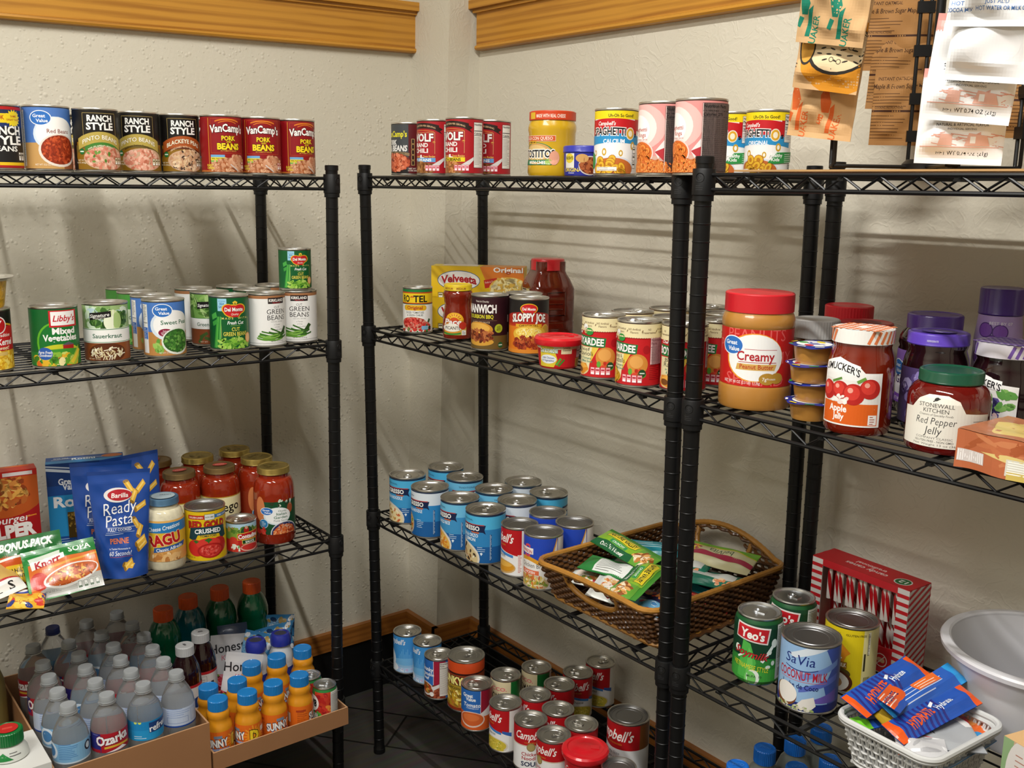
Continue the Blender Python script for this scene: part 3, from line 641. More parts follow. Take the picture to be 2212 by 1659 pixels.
@des('ecebe6')
def rotel():
    a = Art(); a.R(-200,0,200,99,'edebe6').R(-200,93,200,99,'1f7a3a').R(-200,90,200,93,'c0451f').R(-200,68,200,90,'ecc81f').R(-200,66,200,68,'c0301c').R(-200,64,200,66,'1d5a30')
    a.T('RO',-22,70,16,'191716',.05,20).T('TEL',14,70,16,'191716',.05,34); a.T('*',-6,69,15,'c02a24',.06)
    a.R(-24,50,24,63,'e3b01f'); a.E(-24,56.5,5,6,'e3b01f').E(24,56.5,5,6,'e3b01f'); a.T('Original',0,53,8,'a5201c',.04,38); a.T('DICED TOMATOES',0,43,5,'2a3a2c',.02,44).T('& GREEN CHILIES',0,37,4.4,'2a3a2c',.02,40)
    a.E(-4,19,34,16,'c9a88a').E(-4,21,31,13,'b3241f'); a.B(-4,21,30,12,110,6.5,['c9352c','e0574a','d8907c','a51c18'],seed=3,asp=.8); a.line(26,6,38,30,6,'2f5a2a'); a.B(34,14,12,14,12,9,['c93a34','d86a5a'],seed=4); a.B(0,3,40,5,20,9,['c9352c','3f7a34','e0a090'],seed=6)
    a.R(16,5,32,14,'7fb0cf').E(38,9,4.5,4.5,'1f3a26'); return a
@des('331416')
def manwich():
    a = Art(); a.R(-200,0,200,99,'32131a').R(-200,0,200,26,'6a5226'); a.T('Thick & Chunky',0,90,3.4,'d8d0c4',.02,28); a.T('MANWICH',-4,70,16,'f2efea',.06,66); a.T('BOURBON BBQ',-4,59,7.5,'cfc62e',.05,54); a.R(-30,55,30,55.6,'8a6a4a'); a.T('SLOPPY JOE SAUCE',-4,50,3.4,'c9b090',.02,40)
    a.E(34,40,8.5,8.5,'a8b52c'); a.T('JUST',34,42,2.6,'3a2a10',.02).T('ADD',34,39,2.6,'3a2a10',.02).T('MEAT',34,36,2.6,'3a2a10',.02)
    a.E(-8,38,30,14,'c98a2c').E(-10,40,26,10,'dfa94a').E(-6,14,30,8,'cf9a3a'); a.B(-6,26,32,12,120,8,['7a3018','9c4a24','5a2010','b56a3a'],seed=4); a.E(38,8,5.5,5.5,'1d5a30').R(34,7,42,9,'d8e0d0'); a.R(60,50,68,64,'e6e2da').R(62,10,70,30,'e6e2da'); return a
@des('1c1817')
def sloppy():
    a = Art(); a.R(-200,0,200,99,'1c1817').E(0,62,60,16,'a81f1c'); a.R(-200,0,200,62,'c0401c').R(-200,0,200,50,'d9761c'); a.E(0,62,56,12,'b02a1c')
    a.E(0,84,17,10,'e3b41f').E(0,78,10,9,'e3b41f').E(0,84,15.4,8.6,'c51f24').E(0,78,8,7.4,'c51f24'); a.T('Del Monte',0,81,5.5,'f6f2ec',.04,25)
    a.T('SLOPPY JOE',0,58,15,'f2efe8',.07,70,arc=3,o='5a1410',ow=.05); a.R(-26,49,26,55,'dfa52a'); a.T('ORIGINAL',0,50,4.2,'3a1c10',.03,38); a.E(36,44,10,10,'e3b84a').E(36,44,8,8,'cf9c2c')
    a.E(2,36,34,16,'e0b23c').E(0,40,26,9,'f0d468'); a.B(0,40,24,8,60,2.4,['f8ecc0','d9a52c'],seed=7); a.B(2,20,36,13,150,7.5,['8a2a14','a53c1c','6a1c0e','bd5a2c'],seed=4); a.R(-200,0,200,7,'d9862c'); return a
def boy(t1, t2, food, seed, small='in Tomato'):
    a = Art(); a.R(-200,0,200,99,'c51f24').R(-200,78,200,99,'e9dcae')
    for i in range(-30, 31): a.E(i*3.9,78,2,1.3,'e9dcae',8)
    for i in range(-5, 6): a.T(['NO Artificial','NO Artificial','NO'][i % 3],i*25,89,3.4,'6a4a2c',.02,20 if i % 3 != 2 else 5); a.T(['Colors','Flavors','Preservatives'][i % 3],i*25,84,3.4,'6a4a2c',.02); a.line(i*25+12.5,86,i*25+14,89.5,1.4,'7a5a34')
    a.poly([(-34,16),(-34,50),(18,50),(4,24),(2,10)],'e6dcae').poly([(8,50),(20,50),(4,22)],'e3c04a')
    a.E(2,76,8,6,'2f8f3a'); a.E(-6,77,3.6,5,'d9a070').E(-6,84,5,4.5,'f2f0ec').R(-9,79,-3,83,'f2f0ec')
    a.T('Chef',-22,72,5,'f2f2ee',.03,14,sh=.3); a.poly([(-36,52),(30,50),(32,66),(-36,70)],'1f7a3a'); a.T('BOYARDEE',-4,54,12,'f4f2ec',.06,64,o='0f4a22',ow=.05,rot=-2)
    a.T(t1,-9,43,6,'26241f',.0,26).T(t2,-7,35,8,'26241f',.0,34); a.T(small,-7,29,4,'1f7a6a',.02,28,sh=.15).T('& Meat Sauce',-5,24,4,'1f7a6a',.02,28,sh=.15)
    a.E(32,34,17,17,'d38a3a').E(30,38,11,10,'e3a456'); a.B(30,18,14,8,10,12,['c0301f','5fa53a','d9482f','3f8a2f'],seed=3); a.E(40,20,6,6,'1f4a26').R(36,19,44,21,'d8e0d0')
    a.E(-18,12,20,11,'e0c890' if food=='r' else 'd9b040')
    if food == 'r': a.poly([(-36,6),(-12,2),(2,12),(-4,22),(-30,20)],'df8f2c').poly([(-32,16),(-12,22),(0,16),(-14,12)],'f0b04c').E(-22,10,9,5,'7a4a20')
    else: a.O(-18,12,14,14,8,7,'e6b82c','c98f1c','b5761a',seed)
    a.facts(6,4,4,8,13,'f2b8bc','b5243c'); a.E(46,58,6,7,'a8181e'); a.nutri(52,34,24,44,('Nutrition','Facts'),bg='ecc8c8',fg='8a5a60'); a.lines(52,30,76,8,3,'8a1418',1.2); return a
@des('c51f24')
def ravioli(): return boy('Beef','Ravioli','r',3)
@des('c51f24')
def meatballs(): return boy('Spaghetti &','Meatballs','s',5,'in Tomato')
@des('e3b81c')
def redgold():
    a = Art(); a.R(-200,0,200,99,'dcb814').R(-30,84,4,92,'b5241c'); a.T('GOLDEN LINEN',-13,86,3.6,'f2e8d8',.03,28); a.R(4,82,24,94,'d8dcd8').frame(4,82,24,94,.7,'3a5a4a').R(24,85,200,92,'2f6fb0'); a.T('FAMILY OWNED',44,86.6,3.6,'e8eef4',.03,30); a.T('NON GMO',14,86.5,3.2,'2a4a3a',.02,16)
    a.T('RED GOLD',8,66,13.5,'b5281c',.07,76,arc=1,o='6a140c',ow=.04); a.band(-26,46,58,16,3,'143c46'); a.poly([(-26,62),(-30,44),(-16,40),(-10,52)],'143c46').poly([(46,60),(50,44),(36,40),(32,52)],'143c46')
    a.T('CRUSHED',10,54.5,9,'eef0ee',.06,52,arc=2); a.T('TOMATOES',10,48,4.4,'143c46',.03,32)
    a.E(-14,26,19,17,'c82a24').E(30,28,19,17,'b5201e').E(10,34,24,12,'d23a30').E(14,20,26,15,'a81c1a').E(14,20,22,12,'c9352c'); a.B(14,20,20,10,50,6,['e0655a','b5241f','d84a40'],seed=4); a.poly([(2,42),(10,46),(18,42),(12,38),(10,34),(8,38)],'2f6a24'); a.poly([(-20,40),(-14,42),(-8,39),(-14,35)],'2f6a24'); a.T('NET WT 28 OZ',-30,5,2.8,'3a2a10',.01); return a
@des('c62f2a')
def contadina():
    a = Art(); a.R(-200,58,200,99,'a9cbdc').R(-200,40,200,80,'7a9a3a'); a.B(0,78,60,8,40,16,['4f7a2c','7fa040','c9a050','3a6424','b58a4a'],seed=4); a.R(-200,0,200,44,'b5241f'); a.E(-30,34,18,20,'c93a2c'); a.E(18,68,22,22,'234a26'); a.E(16,76,9,14,'a81c1c').E(16,86,5,6,'c99a78')
    a.poly([(-16,42),(66,44),(66,72),(-16,66)],'e0c040').poly([(-14,44),(64,46),(64,70),(-14,64)],'b31c22'); a.T('Contadina',24,48,15,'f4f2ee',.06,72,rot=2); a.R(0,27,58,42,'d8c060').R(2,28.5,56,40.5,'12401f'); a.T('SAUCE',28,30.5,8,'eef0e8',.06,34); a.R(18,22,46,28,'8fc0dc')
    a.E(30,14,36,14,'d8b0a0').E(30,15,32,11,'c0302a'); a.B(-24,12,18,14,16,16,['d0402f','b5241f','e0e8d8','4f8a3c'],seed=3); return a
def prog(top, mid, name, food, seed, light=False, spoon=False):
    a = Art(); a.R(-200,0,200,52,'1d5f9e').R(-200,30,200,70,mid).R(-200,70,200,99,top).R(-200,0,200,34,'1c5c9c').R(-200,96.5,200,99,'1c2c4c')
    a.T('TRADITIONAL' if not light else 'Light',-8,86,4,'1f3f66' if not light else '2f4f7a',.01,40 if not light else 18, sh=.2 if light else 0)
    a.poly([(-44,64),(34,64),(40,60),(37,69),(40,79),(-44,79)],'16254a'); a.poly([(-44,78),(36,78),(37,80),(-44,80)],'b5423a'); a.poly([(8,64),(26,64),(26,61),(8,62)],'d06a3a')
    a.T('PROGRESSO',-6,67,9.5,'f2f2ee',.06,66,o='0c1630',ow=.03)
    for i, t in enumerate(name): a.T(t,-8,53-i*9,7,'eaf2f8',.04,min(64, len(t)*5.2))
    if spoon: a.E(-16,24,17,23,'c9b8a0').E(-16,26,14,19,'c9862c'); a.B(-16,26,13,18,50,9,['d9b13c','a9361f','5f8a2c','e8d48a','8a2a18'],seed=seed); a.line(-18,2,-22,-6,5,'d8c8b0'); a.lines(10,36,28,5,4,'cfe0ee',1)
    else: a.E(-24,8,52,36,'d9d2c4').E(-24,7,48,32,food[0]); a.B(-24,9,46,30,90,10,food,seed=seed,asp=.55); a.lines(22,32,40,3,4,'cfe0ee',1); a.poly([(28,20),(31,22),(34,20),(31,15)],'dfeaf2')
    a.R(48,4,52,60,'174a80').lines(48,58,52,20,2.7,'cfe0ee',1); a.poly([(76,64),(110,64),(110,79),(76,79)],'16254a'); a.T('PROGRESSO',93,68,7,'f2f2ee',.05,30); return a
F1=['e6d3a0','d9a05a','c9653a','f0e6c8','b58a3c']; F2=['e3b04a','d9862c','f0cf7a','c2622a','e8d8a8']; F3=['cdb98a','e6dcc0','8a5a2c','5f6a34','b58a5a','3a2c20']
@des('4a9cc8')
def prog_noodle(): return prog('4fb0dc','3f98cc',['CHICKEN NOODLE'],F1,3)
@des('d8e2ea')
def prog_veg(): return prog('dbe4ec','2f86c4',['VEGETABLE & NOODLE'],F2,4,True,True)
@des('4a9cc8')
def prog_rice(): return prog('6fbce0','3f90c4',['CHICKEN & WILD RICE'],F2,5)
@des('4a9cc8')
def prog_orzo(): return prog('4fb4e0','2f82bd',['CHICKEN & ORZO','WITH LEMON'],F3,6)
@des('d8e2ea')
def prog_white(): return prog('dbe4ec','cfdbe6',['CHICKEN POT PIE'],F1,7,True)
def camp(kind):
    a = Art(); a.R(-200,0,200,99,'e6e6e6').R(-200,58,200,99,'b3161d')
    if kind == 'red': 
        a.T("Campbell's",2,72,19,'f2efec',.03,80,sh=.3); a.T('CONDENSED',4,63,3,'c9862c',.02,34); a.R(-200,56,200,57.4,'c0b080'); a.E(2,54,10,10,'8a7a4a').E(2,54,8,8,'a5945c'); a.T('Chicken',0,33,8.5,'a8202a',.03,40).T('Noodle',0,23,8.5,'a8202a',.03,38).T('SOUP',0,8,11,'1f2a4a',.05,42)
    else:
        a.poly([(-200,54),(-40,62),(40,44),(54,42),(54,62),(-200,62)],'b3161d').R(54,0,130,99,'dcdad6'); a.T("Campbell's",-8,70,20,'f2efec',.03,84,sh=.3); a.T('CONDENSED',2,62,3,'d0862c',.02,30)
        if kind == 'cheese':
            a.poly([(-40,55),(36,40),(36,46),(-40,61)],'3f7fc4'); a.T('Broccoli Cheese',-10,36,7.5,'35353a',.0,62,sh=.1); a.E(12,12,40,19,'d8cfc0').R(-40,0,42,14,'d0bc4a').E(12,13,36,16,'cdb83f'); a.B(12,14,34,14,60,4,['dcca5a','b8a534','8a9a3a','e6d878'],seed=3); a.poly([(38,44),(60,36),(60,46),(38,50)],'2f5fae')
        elif kind == 'broth':
            a.poly([(-40,52),(36,38),(36,44),(-40,58)],'3f7fc4'); a.T('Chicken Broth',-10,37,8,'35353a',.0,52,sh=.1); a.R(-42,0,10,22,'cf8f24').E(8,16,34,15,'c9a46a').E(8,17,31,12,'cf9024').E(8,22,26,6,'dfac4a'); a.R(46,4,56,46,'e8e4e0').lines(47,44,55,14,2.8,'b03030',1)
        elif kind == 'family':
            a.R(-200,0,200,54,'e4e4e4'); a.T('Family Size',-4,44,5,'77777a',.0,34); a.T('Tomato',-4,32,10,'35353a',.0,40); a.R(48,54,75,99,'7a4a24'); a.E(-2,10,34,16,'c0432a')
    return a
@des('b3161d')
def camp_red(): return camp('red')
@des('b3161d')
def camp_cheese(): return camp('cheese')
@des('b3161d')
def camp_broth(): return camp('broth')
@des('b3161d')
def camp_family(): return camp('family')
@des('e6e2de')
def swanson():
    a = Art(); a.R(-200,0,200,50,'e9e6e2'); a.R(-200,52,200,99,'2547b5'); cv = lambda x, s: 56+s+5*sin((x+40)*.07)+(max(0,x-14)**2)*.055; xs = list(range(-60,46,4)); a.poly([(x,cv(x,0)) for x in xs]+[(46,30),(-60,30)],'d99a2c'); a.poly([(x,cv(x,-8)) for x in xs]+[(46,30),(-60,30)],'e9e6e2'); a.R(46,0,75,99,'e9e6e2')
    a.T('S',-18,60,26,'d0485a',.03,16); a.R(-42,66,-4,78,'efeae6'); a.T('SWANSON',-24,68.5,6.5,'c0303a',.04,34,rot=-4); a.T('Chicken Broth',-4,40,9,'3c3a3a',0,60); a.R(-36,26,8,35,'e0704a'); a.T('CHICKEN',-14,28,5,'f6f0ec',.03,28); a.E(-10,10,38,16,'d0b890'); a.B(-10,12,34,13,70,12,['e0c860','c9a03a','d06a30','7f9a3c','efe0b0'],seed=3,asp=.3); a.R(50,4,56,60,'d8d4d0').lines(50.5,58,55.5,20,2.7,'444444',1); return a
@des('4f9bd8')
def frozen():
    a = Art(); a.R(-200,0,200,99,'3f8fd2').R(-200,0,200,34,'8fbce0').E(30,30,40,10,'6fb0e0').R(-200,0,200,14,'a9c8e8'); a.T("Campbell's",-6,78,15,'f2f2f4',.03,62,sh=.25)
    for i in range(9): a.R(8+i*4,32,9.4+i*4,46+(i*7) % 22,'6fb4e6')
    a.E(-22,34,19,24,'dfe9f2').E(-14,12,20,12,'e6eef6'); a.B(20,8,36,6,20,4,['eef4fa','c8a8d8','d8e6f4'],seed=3); return a
@des('2a66b4')
def gvchunk():
    a = Art(); a.R(-200,0,200,99,'2a66b4').R(14,34,46,99,'9c1c38').R(14,34,15.2,99,'d8e0ea'); a.T('Chunky',-8,70,11,'eef2f6',.04,44,sh=.1).T('Vegetable',-8,58,9,'eef2f6',.03,48,sh=.1).T('Beef',-10,47,9,'eef2f6',.03,24,sh=.1); a.R(-200,0,14,34,'5a2a18').R(14,0,46,36,'7a3420'); a.E(-8,22,24,18,'cfc8c2').E(-8,23,20,14,'a54a24'); a.B(-8,23,19,13,50,9,['cf6a2c','9c3c1c','e09a4a','5f6a2c'],seed=3); a.B(24,16,20,16,30,10,['9c4a30','7a2c1c','b56a4a'],seed=4); a.poly([(8,28),(40,44),(42,38),(14,20)],'d8d4d4'); a.E(10,10,6,6,'e6e2e0'); a.nutri(30,6,34,90,('Nutrition','Facts'),bg='dcd8d4'); return a
@des('c24a1c')
def chunky():
    a = Art(); a.R(-200,0,200,99,'8a3a1c').R(-200,78,200,99,'cc4a1e').R(-200,74,200,78,'3a1410'); a.poly([(-50,76),(-14,72),(-16,92),(-50,96)],'2a4a9a'); a.T("Campbell's",-32,80,8,'eef0f4',.03,30,sh=.25); a.T('CHUNKY',-8,54,16,'f0e48a',.08,74,o='1c1008',ow=.05); a.R(-44,38,30,52,'a58a2c'); a.T('CLASSIC CHICKEN',-6,43,5,'2a1c0c',.02,56); a.R(-200,0,200,40,'b08a24'); a.B(-4,20,60,20,110,14,['dcc24a','c9a02c','efe08a','8a6a20','b5742c'],seed=3,asp=.4); a.R(-200,0,200,6,'8a3418'); return a
@des('2a66b4')
def gvtom():
    a = Art(); a.R(-200,0,200,99,'2a66b4').R(16,34,60,99,'8e1a30').R(16,34,17,99,'d8e0ea'); a.T('Great',-16,82,9,'eef2f6',.05,28).T('Value',-8,73,9,'eef2f6',.05,26); a.T('Tomato',-6,58,10,'eef2f6',.03,44,sh=.12).T('CONDENSED SOUP',-4,53,3.2,'dfe8f2',.01,32); a.R(-200,0,200,42,'cf5a24'); a.poly([(16,42),(44,60),(60,42),(60,34),(16,34)],'d8d2d0'); a.E(-6,26,33,20,'e0c8bc').E(-6,27,30,17,'cc5f2c').E(-8,31,22,9,'d8733c'); a.nutri(60,20,30,70,('Nutrition','Facts')); return a
@des('ded2ac')
def paste():
    a = Art(); a.R(-200,0,200,99,'dccfa8').R(26,0,62,99,'16652c').R(62,0,120,99,'ddd8cc'); a.T('CCO.',-4,76,9,'e0707a',.05,40); a.T('TOMATO',-4,52,18,'2a2018',.02,56); a.E(-4,14,26,14,'b8321f'); a.lines(64,90,110,18,4.6,'6a6a64',1); return a
@des('155028')
def yeo():
    a = Art(); a.R(-200,0,200,99,'123c26').R(-200,0,200,34,'3f9c3c'); a.E(0,34,60,10,'2f8434')
    a.poly([(-24,10),(-4,10),(6,36),(-4,66),(-16,70),(-20,40)],'4fae4a').poly([(-10,8),(2,22),(0,48),(-6,60),(-8,30)],'66c05a'); a.E(2,12,10,13,'e2ece2').E(-2,10,9,12,'6fc062')
    a.line(14,38,32,66,5,'e6efe8'); a.E(33,68,5,7,'e6efe8').E(26,54,3,4,'dfeadf'); a.E(-26,54,5,6,'e2ece2').line(-24,40,-14,48,3,'dfeadf'); a.E(24,30,4,3,'dfeadf').E(32,36,3,4,'dfeadf')
    a.poly([(-30,72),(22,66),(26,92),(-28,97)],'d8d0cc').poly([(-28,74),(20,68.5),(23,90),(-26,94.5)],'c01f28'); a.T("Yeo's",-3,74,14,'f4f2ee',.06,38,rot=-6)
    a.T('Soymilk',-4,44,12,'c0242c',.02,54,sh=.3,rot=-8,o='123c26',ow=.03); a.T('VIETNAMESE STYLE',-4,24,8.5,'e0d832',.0,58,rot=-6); a.T('MUFA  10',4,12,4,'2a4a2c',.01); a.R(38,8,72,96,'cfd4d2').lines(40,92,70,20,2.6,'3a4440',.8).R(42,10,68,30,'eef0ee')
    for i in range(12): a.R(43+i*2,12,44+i*2,26,'2a2a2a')
    return a
@des('8fb4dc')
def savia():
    a = Art(); a.R(-200,0,200,99,'8db2dc').R(-200,0,200,50,'7f9ad0').R(20,0,200,99,'3f55a8').R(-200,0,200,12,'1c2a74'); a.poly([(-40,99),(36,99),(50,70),(36,40),(44,12),(-40,12)],'93b8e0').poly([(-10,80),(40,99),(8,99),(-20,84)],'d8e2ec').poly([(0,56),(60,80),(60,70),(0,46)],'6f8fd0').poly([(0,36),(60,58),(60,48),(0,28)],'5a6cc0').poly([(4,14),(60,34),(60,14)],'6a58b0')
    a.T('SaVia',-2,71,16,'1d2f7a',.0,46,sh=.12); a.band(-24,26,66,1.4,-4,'1d2f7a'); a.T('COCONUT MILK',2,48,14,'b3243a',.03,78); a.R(-34,45,40,45.8,'c96a7a'); a.T('Leche de Coco',0,34,8,'1d2a6a',.03,56)
    a.E(-22,20,20,18,'7a4a28').E(-20,23,18,16,'ece8e2'); a.poly([(-2,8),(6,18),(22,24),(26,10),(20,4),(4,2)],'e6e2dc'); a.B(-6,3,34,4,40,5,['c9c4b0','9cae6a','e0dcc8'],seed=4); return a
@des('dcc41f')
def thai():
    a = Art(); a.R(-200,0,200,99,'dfc81c').R(26,0,200,99,'e6dc9c'); a.T('NATURAL     GLUTEN FREE',0,89,3.4,'3a3010',.02,60); a.poly([(-40,44),(-40,72),(-30,84),(-16,86),(-2,72),(8,62),(2,56),(-2,44)],'d98a1f').poly([(-38,46),(-38,70),(-22,74),(-6,62),(-6,46)],'1d4f7c'); a.T('LL',-12,52,11,'eef0ee',.04,16); a.R(-40,36,4,47,'9a6a1c'); a.T('COCONUT MILK',-18,39,6,'f2ecd8',.04,42); a.E(-12,28,22,10,'5a4a20'); a.line(-20,32,0,20,3,'7f8a34').line(-10,34,6,22,3,'94a040'); a.E(-16,14,30,20,'5a2c18').E(-17,14,26,17,'efe9de').E(-19,13,18,11,'b58a5c'); a.R(34,60,38,96,'f0ecd8')
    a.lines(33,92,37,16,2.2,'3a3420',1); a.R(28,34,31,62,'33301c'); 
    for i in range(6): a.R(30+i*2,4,31+i*2,24,'2a2818')
    return a
@des('2a2018')
def darkcan():
    a = Art(); a.R(-200,0,200,99,'3a2a1c'); a.R(-200,30,200,60,'8a6a3a'); return a
@des('2a7a38')
def v8():
    a = Art(); a.R(-200,0,200,99,'c03a24'); a.B(4,60,44,60,50,20,['d9542c','b5241f','e08a3a','c93a2c','9c1c24'],seed=3); a.R(-200,0,-20,99,'2f7a34'); a.R(-200,0,200,30,'b52a20'); a.B(-14,24,14,18,14,14,['3f8a34','57a544'],seed=6); a.E(-26,64,20,24,'f2f0ea'); a.T('V8',-25,53,22,'191717',.08,24); a.R(-30,2,-10,34,'d8d8cc'); a.R(28,0,75,99,'cfd0cc').lines(30,92,60,20,4.2,'666662',1); return a
# ------------------------------------------------------------------ room
def wall_mat(name, kind):
    m = mat(name, 'd2cbb6', rough=.62, spec=.3); nt = m.node_tree; b = nt.nodes['Principled BSDF']
    tc = nt.nodes.new('ShaderNodeTexCoord')
    L = nt.links.new
    n3 = nt.nodes.new('ShaderNodeTexNoise'); n3.inputs['Scale'].default_value = 5; n3.inputs['Detail'].default_value = 3; L(tc.outputs['Object'], n3.inputs['Vector'])
    n2 = nt.nodes.new('ShaderNodeTexNoise'); n2.inputs['Scale'].default_value = 130; n2.inputs['Detail'].default_value = 3; L(tc.outputs['Object'], n2.inputs['Vector'])
    def M(op, x, y, z=None):
        q = nt.nodes.new('ShaderNodeMath'); q.operation = op
        for i, v in enumerate((x, y, z)):
            if v is None: continue
            if isinstance(v, (int, float)): q.inputs[i].default_value = v
            else: L(v, q.inputs[i])
        return q.outputs[0]
    if kind == 'dots':   # sparse raised specks
        vo = nt.nodes.new('ShaderNodeTexVoronoi'); vo.inputs['Scale'].default_value = 130; L(tc.outputs['Object'], vo.inputs['Vector'])
        sep = nt.nodes.new('ShaderNodeSeparateColor'); L(vo.outputs['Color'], sep.inputs[0])
        size = M('MULTIPLY', M('POWER', sep.outputs[0], 2.2), M('MULTIPLY', n3.outputs['Fac'], 1.25))
        d = M('MAXIMUM', M('SUBTRACT', size, vo.outputs['Distance']), 0)
        h = M('ADD', M('MULTIPLY', d, 1.8), M('MULTIPLY', n2.outputs['Fac'], .55))
    else:                # low trowel ridges
        n1 = nt.nodes.new('ShaderNodeTexNoise'); n1.inputs['Scale'].default_value = 26; n1.inputs['Detail'].default_value = 2; n1.inputs['Distortion'].default_value = 1.2; L(tc.outputs['Object'], n1.inputs['Vector'])
        r = M('SUBTRACT', 1, M('MULTIPLY', M('ABSOLUTE', M('SUBTRACT', n1.outputs['Fac'], .5), 0), 14))
        h = M('ADD', M('MULTIPLY', M('MAXIMUM', r, 0), M('MULTIPLY', n3.outputs['Fac'], .45)), M('MULTIPLY', n2.outputs['Fac'], .45))
    bp = nt.nodes.new('ShaderNodeBump'); bp.inputs['Strength'].default_value = .5; bp.inputs['Distance'].default_value = .003
    L(h, bp.inputs['Height']); L(bp.outputs['Normal'], b.inputs['Normal'])
    mx = nt.nodes.new('ShaderNodeMix'); mx.data_type = 'RGBA'; mx.inputs[6].default_value = lin('d3cdba'); mx.inputs[7].default_value = lin('dbd5c6'); L(n3.outputs['Fac'], mx.inputs[0]); L(mx.outputs[2], b.inputs['Base Color'])
    return m
def wood_mat(name, c0, c1, rot, scale=1):
    m = mat(name, c0, rough=.38, spec=.45, coat=.1); nt = m.node_tree; b = nt.nodes['Principled BSDF']; L = nt.links.new
    tc = nt.nodes.new('ShaderNodeTexCoord'); mp = nt.nodes.new('ShaderNodeMapping'); mp.inputs['Scale'].default_value = (1.2*scale, 1.2*scale, 40*scale) if rot == 'h' else (26, 1.5, 26)
    L(tc.outputs['Object'], mp.inputs['Vector'])
    n = nt.nodes.new('ShaderNodeTexNoise'); n.inputs['Scale'].default_value = 2.2; n.inputs['Detail'].default_value = 6; n.inputs['Distortion'].default_value = .7; L(mp.outputs['Vector'], n.inputs['Vector'])
    w = nt.nodes.new('ShaderNodeTexWave'); w.wave_type = 'RINGS'; w.inputs['Scale'].default_value = .5; w.inputs['Distortion'].default_value = 5; w.inputs['Detail'].default_value = 3; L(mp.outputs['Vector'], w.inputs['Vector'])
    a = nt.nodes.new('ShaderNodeMath'); a.operation = 'MULTIPLY_ADD'; a.inputs[1].default_value = .35; L(w.outputs['Fac'], a.inputs[0]); L(n.outputs['Fac'], a.inputs[2])
    r = nt.nodes.new('ShaderNodeValToRGB'); r.color_ramp.elements[0].position = .30; r.color_ramp.elements[1].position = .78; r.color_ramp.elements[0].color = lin(c1); r.color_ramp.elements[1].color = lin(c0)
    L(a.outputs[0], r.inputs['Fac']); L(r.outputs['Color'], b.inputs['Base Color']); return m
def floor_mat():
    m = mat('dark_plank_floor', '2a2826', rough=.5, spec=.4); nt = m.node_tree; b = nt.nodes['Principled BSDF']; L = nt.links.new
    tc = nt.nodes.new('ShaderNodeTexCoord'); mp = nt.nodes.new('ShaderNodeMapping'); mp.inputs['Rotation'].default_value = (0,0,radians(52)); L(tc.outputs['Object'], mp.inputs['Vector'])
    br = nt.nodes.new('ShaderNodeTexBrick'); br.inputs['Scale'].default_value = 1; br.inputs['Brick Width'].default_value = .9; br.inputs['Row Height'].default_value = .15; br.inputs['Mortar Size'].default_value = .003
    br.inputs['Color1'].default_value = lin('3d3a37'); br.inputs['Color2'].default_value = lin('514d49'); br.inputs['Mortar'].default_value = lin('121110'); L(mp.outputs['Vector'], br.inputs['Vector'])
    m2 = nt.nodes.new('ShaderNodeMapping'); m2.inputs['Rotation'].default_value = (0,0,radians(52)); m2.inputs['Scale'].default_value = (3, 40, 1); L(tc.outputs['Object'], m2.inputs['Vector'])
    n = nt.nodes.new('ShaderNodeTexNoise'); n.inputs['Scale'].default_value = 2; n.inputs['Detail'].default_value = 6; L(m2.outputs['Vector'], n.inputs['Vector'])
    mx = nt.nodes.new('ShaderNodeMix'); mx.data_type = 'RGBA'; mx.blend_type = 'MULTIPLY'; mx.inputs[0].default_value = .7; L(br.outputs['Color'], mx.inputs[6]); L(n.outputs['Color'], mx.inputs[7]); L(mx.outputs[2], b.inputs['Base Color'])
    return m
WL = wall_mat('painted_plaster_dotted', 'dots'); WR = wall_mat('painted_plaster_trowelled', 'trowel')
X0, Y0, ZC = -3.7, -4.3, 2.62
mb = MB(); mb.box(X0-.1,0,0,.1,.1,ZC,WL); struct('wall_left', mb)
mb = MB(); mb.box(0,Y0-.1,0,.1,0,ZC,WR); struct('wall_right', mb)
mb = MB(); mb.box(X0-.1,Y0-.1,0,X0,0,ZC,WL); struct('wall_far_side', mb)
mb = MB(); mb.box(X0,Y0-.1,0,0,Y0,ZC,WL); struct('wall_behind', mb)
mb = MB(); mb.box(X0-.1,Y0-.1,-.1,.1,.1,0,floor_mat()); struct('floor', mb)
mb = MB(); mb.box(X0-.1,Y0-.1,ZC,.1,.1,ZC+.1,mat('ceiling_white','dedbd2',rough=.8)); struct('ceiling', mb)
# corner pilaster: its faces lean a little, as built
def PX(z): return -.113+(z-.2)*.0131
def PY(z): return -.140-(z-.2)*.0157
def PB(z): return -.1455-(z-.2)*.0105
mb = MB(); zs = (0, ZC)
mb.hexa([(PX(0),PY(0),0),(.02,PB(0),0),(.02,.02,0),(PX(0),.02,0),(PX(ZC),PY(ZC),ZC),(.02,PB(ZC),ZC),(.02,.02,ZC),(PX(ZC),.02,ZC)], WR); struct('wall_corner', mb)
WOOD = wood_mat('oak_trim', 'c98f34', '9a611c', 'h')
WOODB = wood_mat('oak_base', 'a5682c', '7f4a1c', 'h')
def strip(pts, z0, z1, t, m, name):   # strip along wall-hugging path: list of (x,y,nx,ny)
    mb = MB()
    n = len(pts)
    P = [(x,y,z0) for x,y,_,_ in pts]; 
    o = []
    for x,y,nx,ny in pts: o.append([(x,y),(x+nx*t,y+ny*t)])
    for i in range(n-1):
        (a,b),(c,d) = o[i],o[i+1]
        mb.hexa([(*b,z0),(*d,z0),(*c,z0),(*a,z0),(*b,z1),(*d,z1),(*c,z1),(*a,z1)], m)
    return struct(name, mb)
COVE = mat('black_rubber_base', '0c0c0d', rough=.5)
px, py, pb = PX(.1), PY(.1), PB(.1)
path_l = [(X0,0,0,-1),(px,0,-.7,-1)]; 
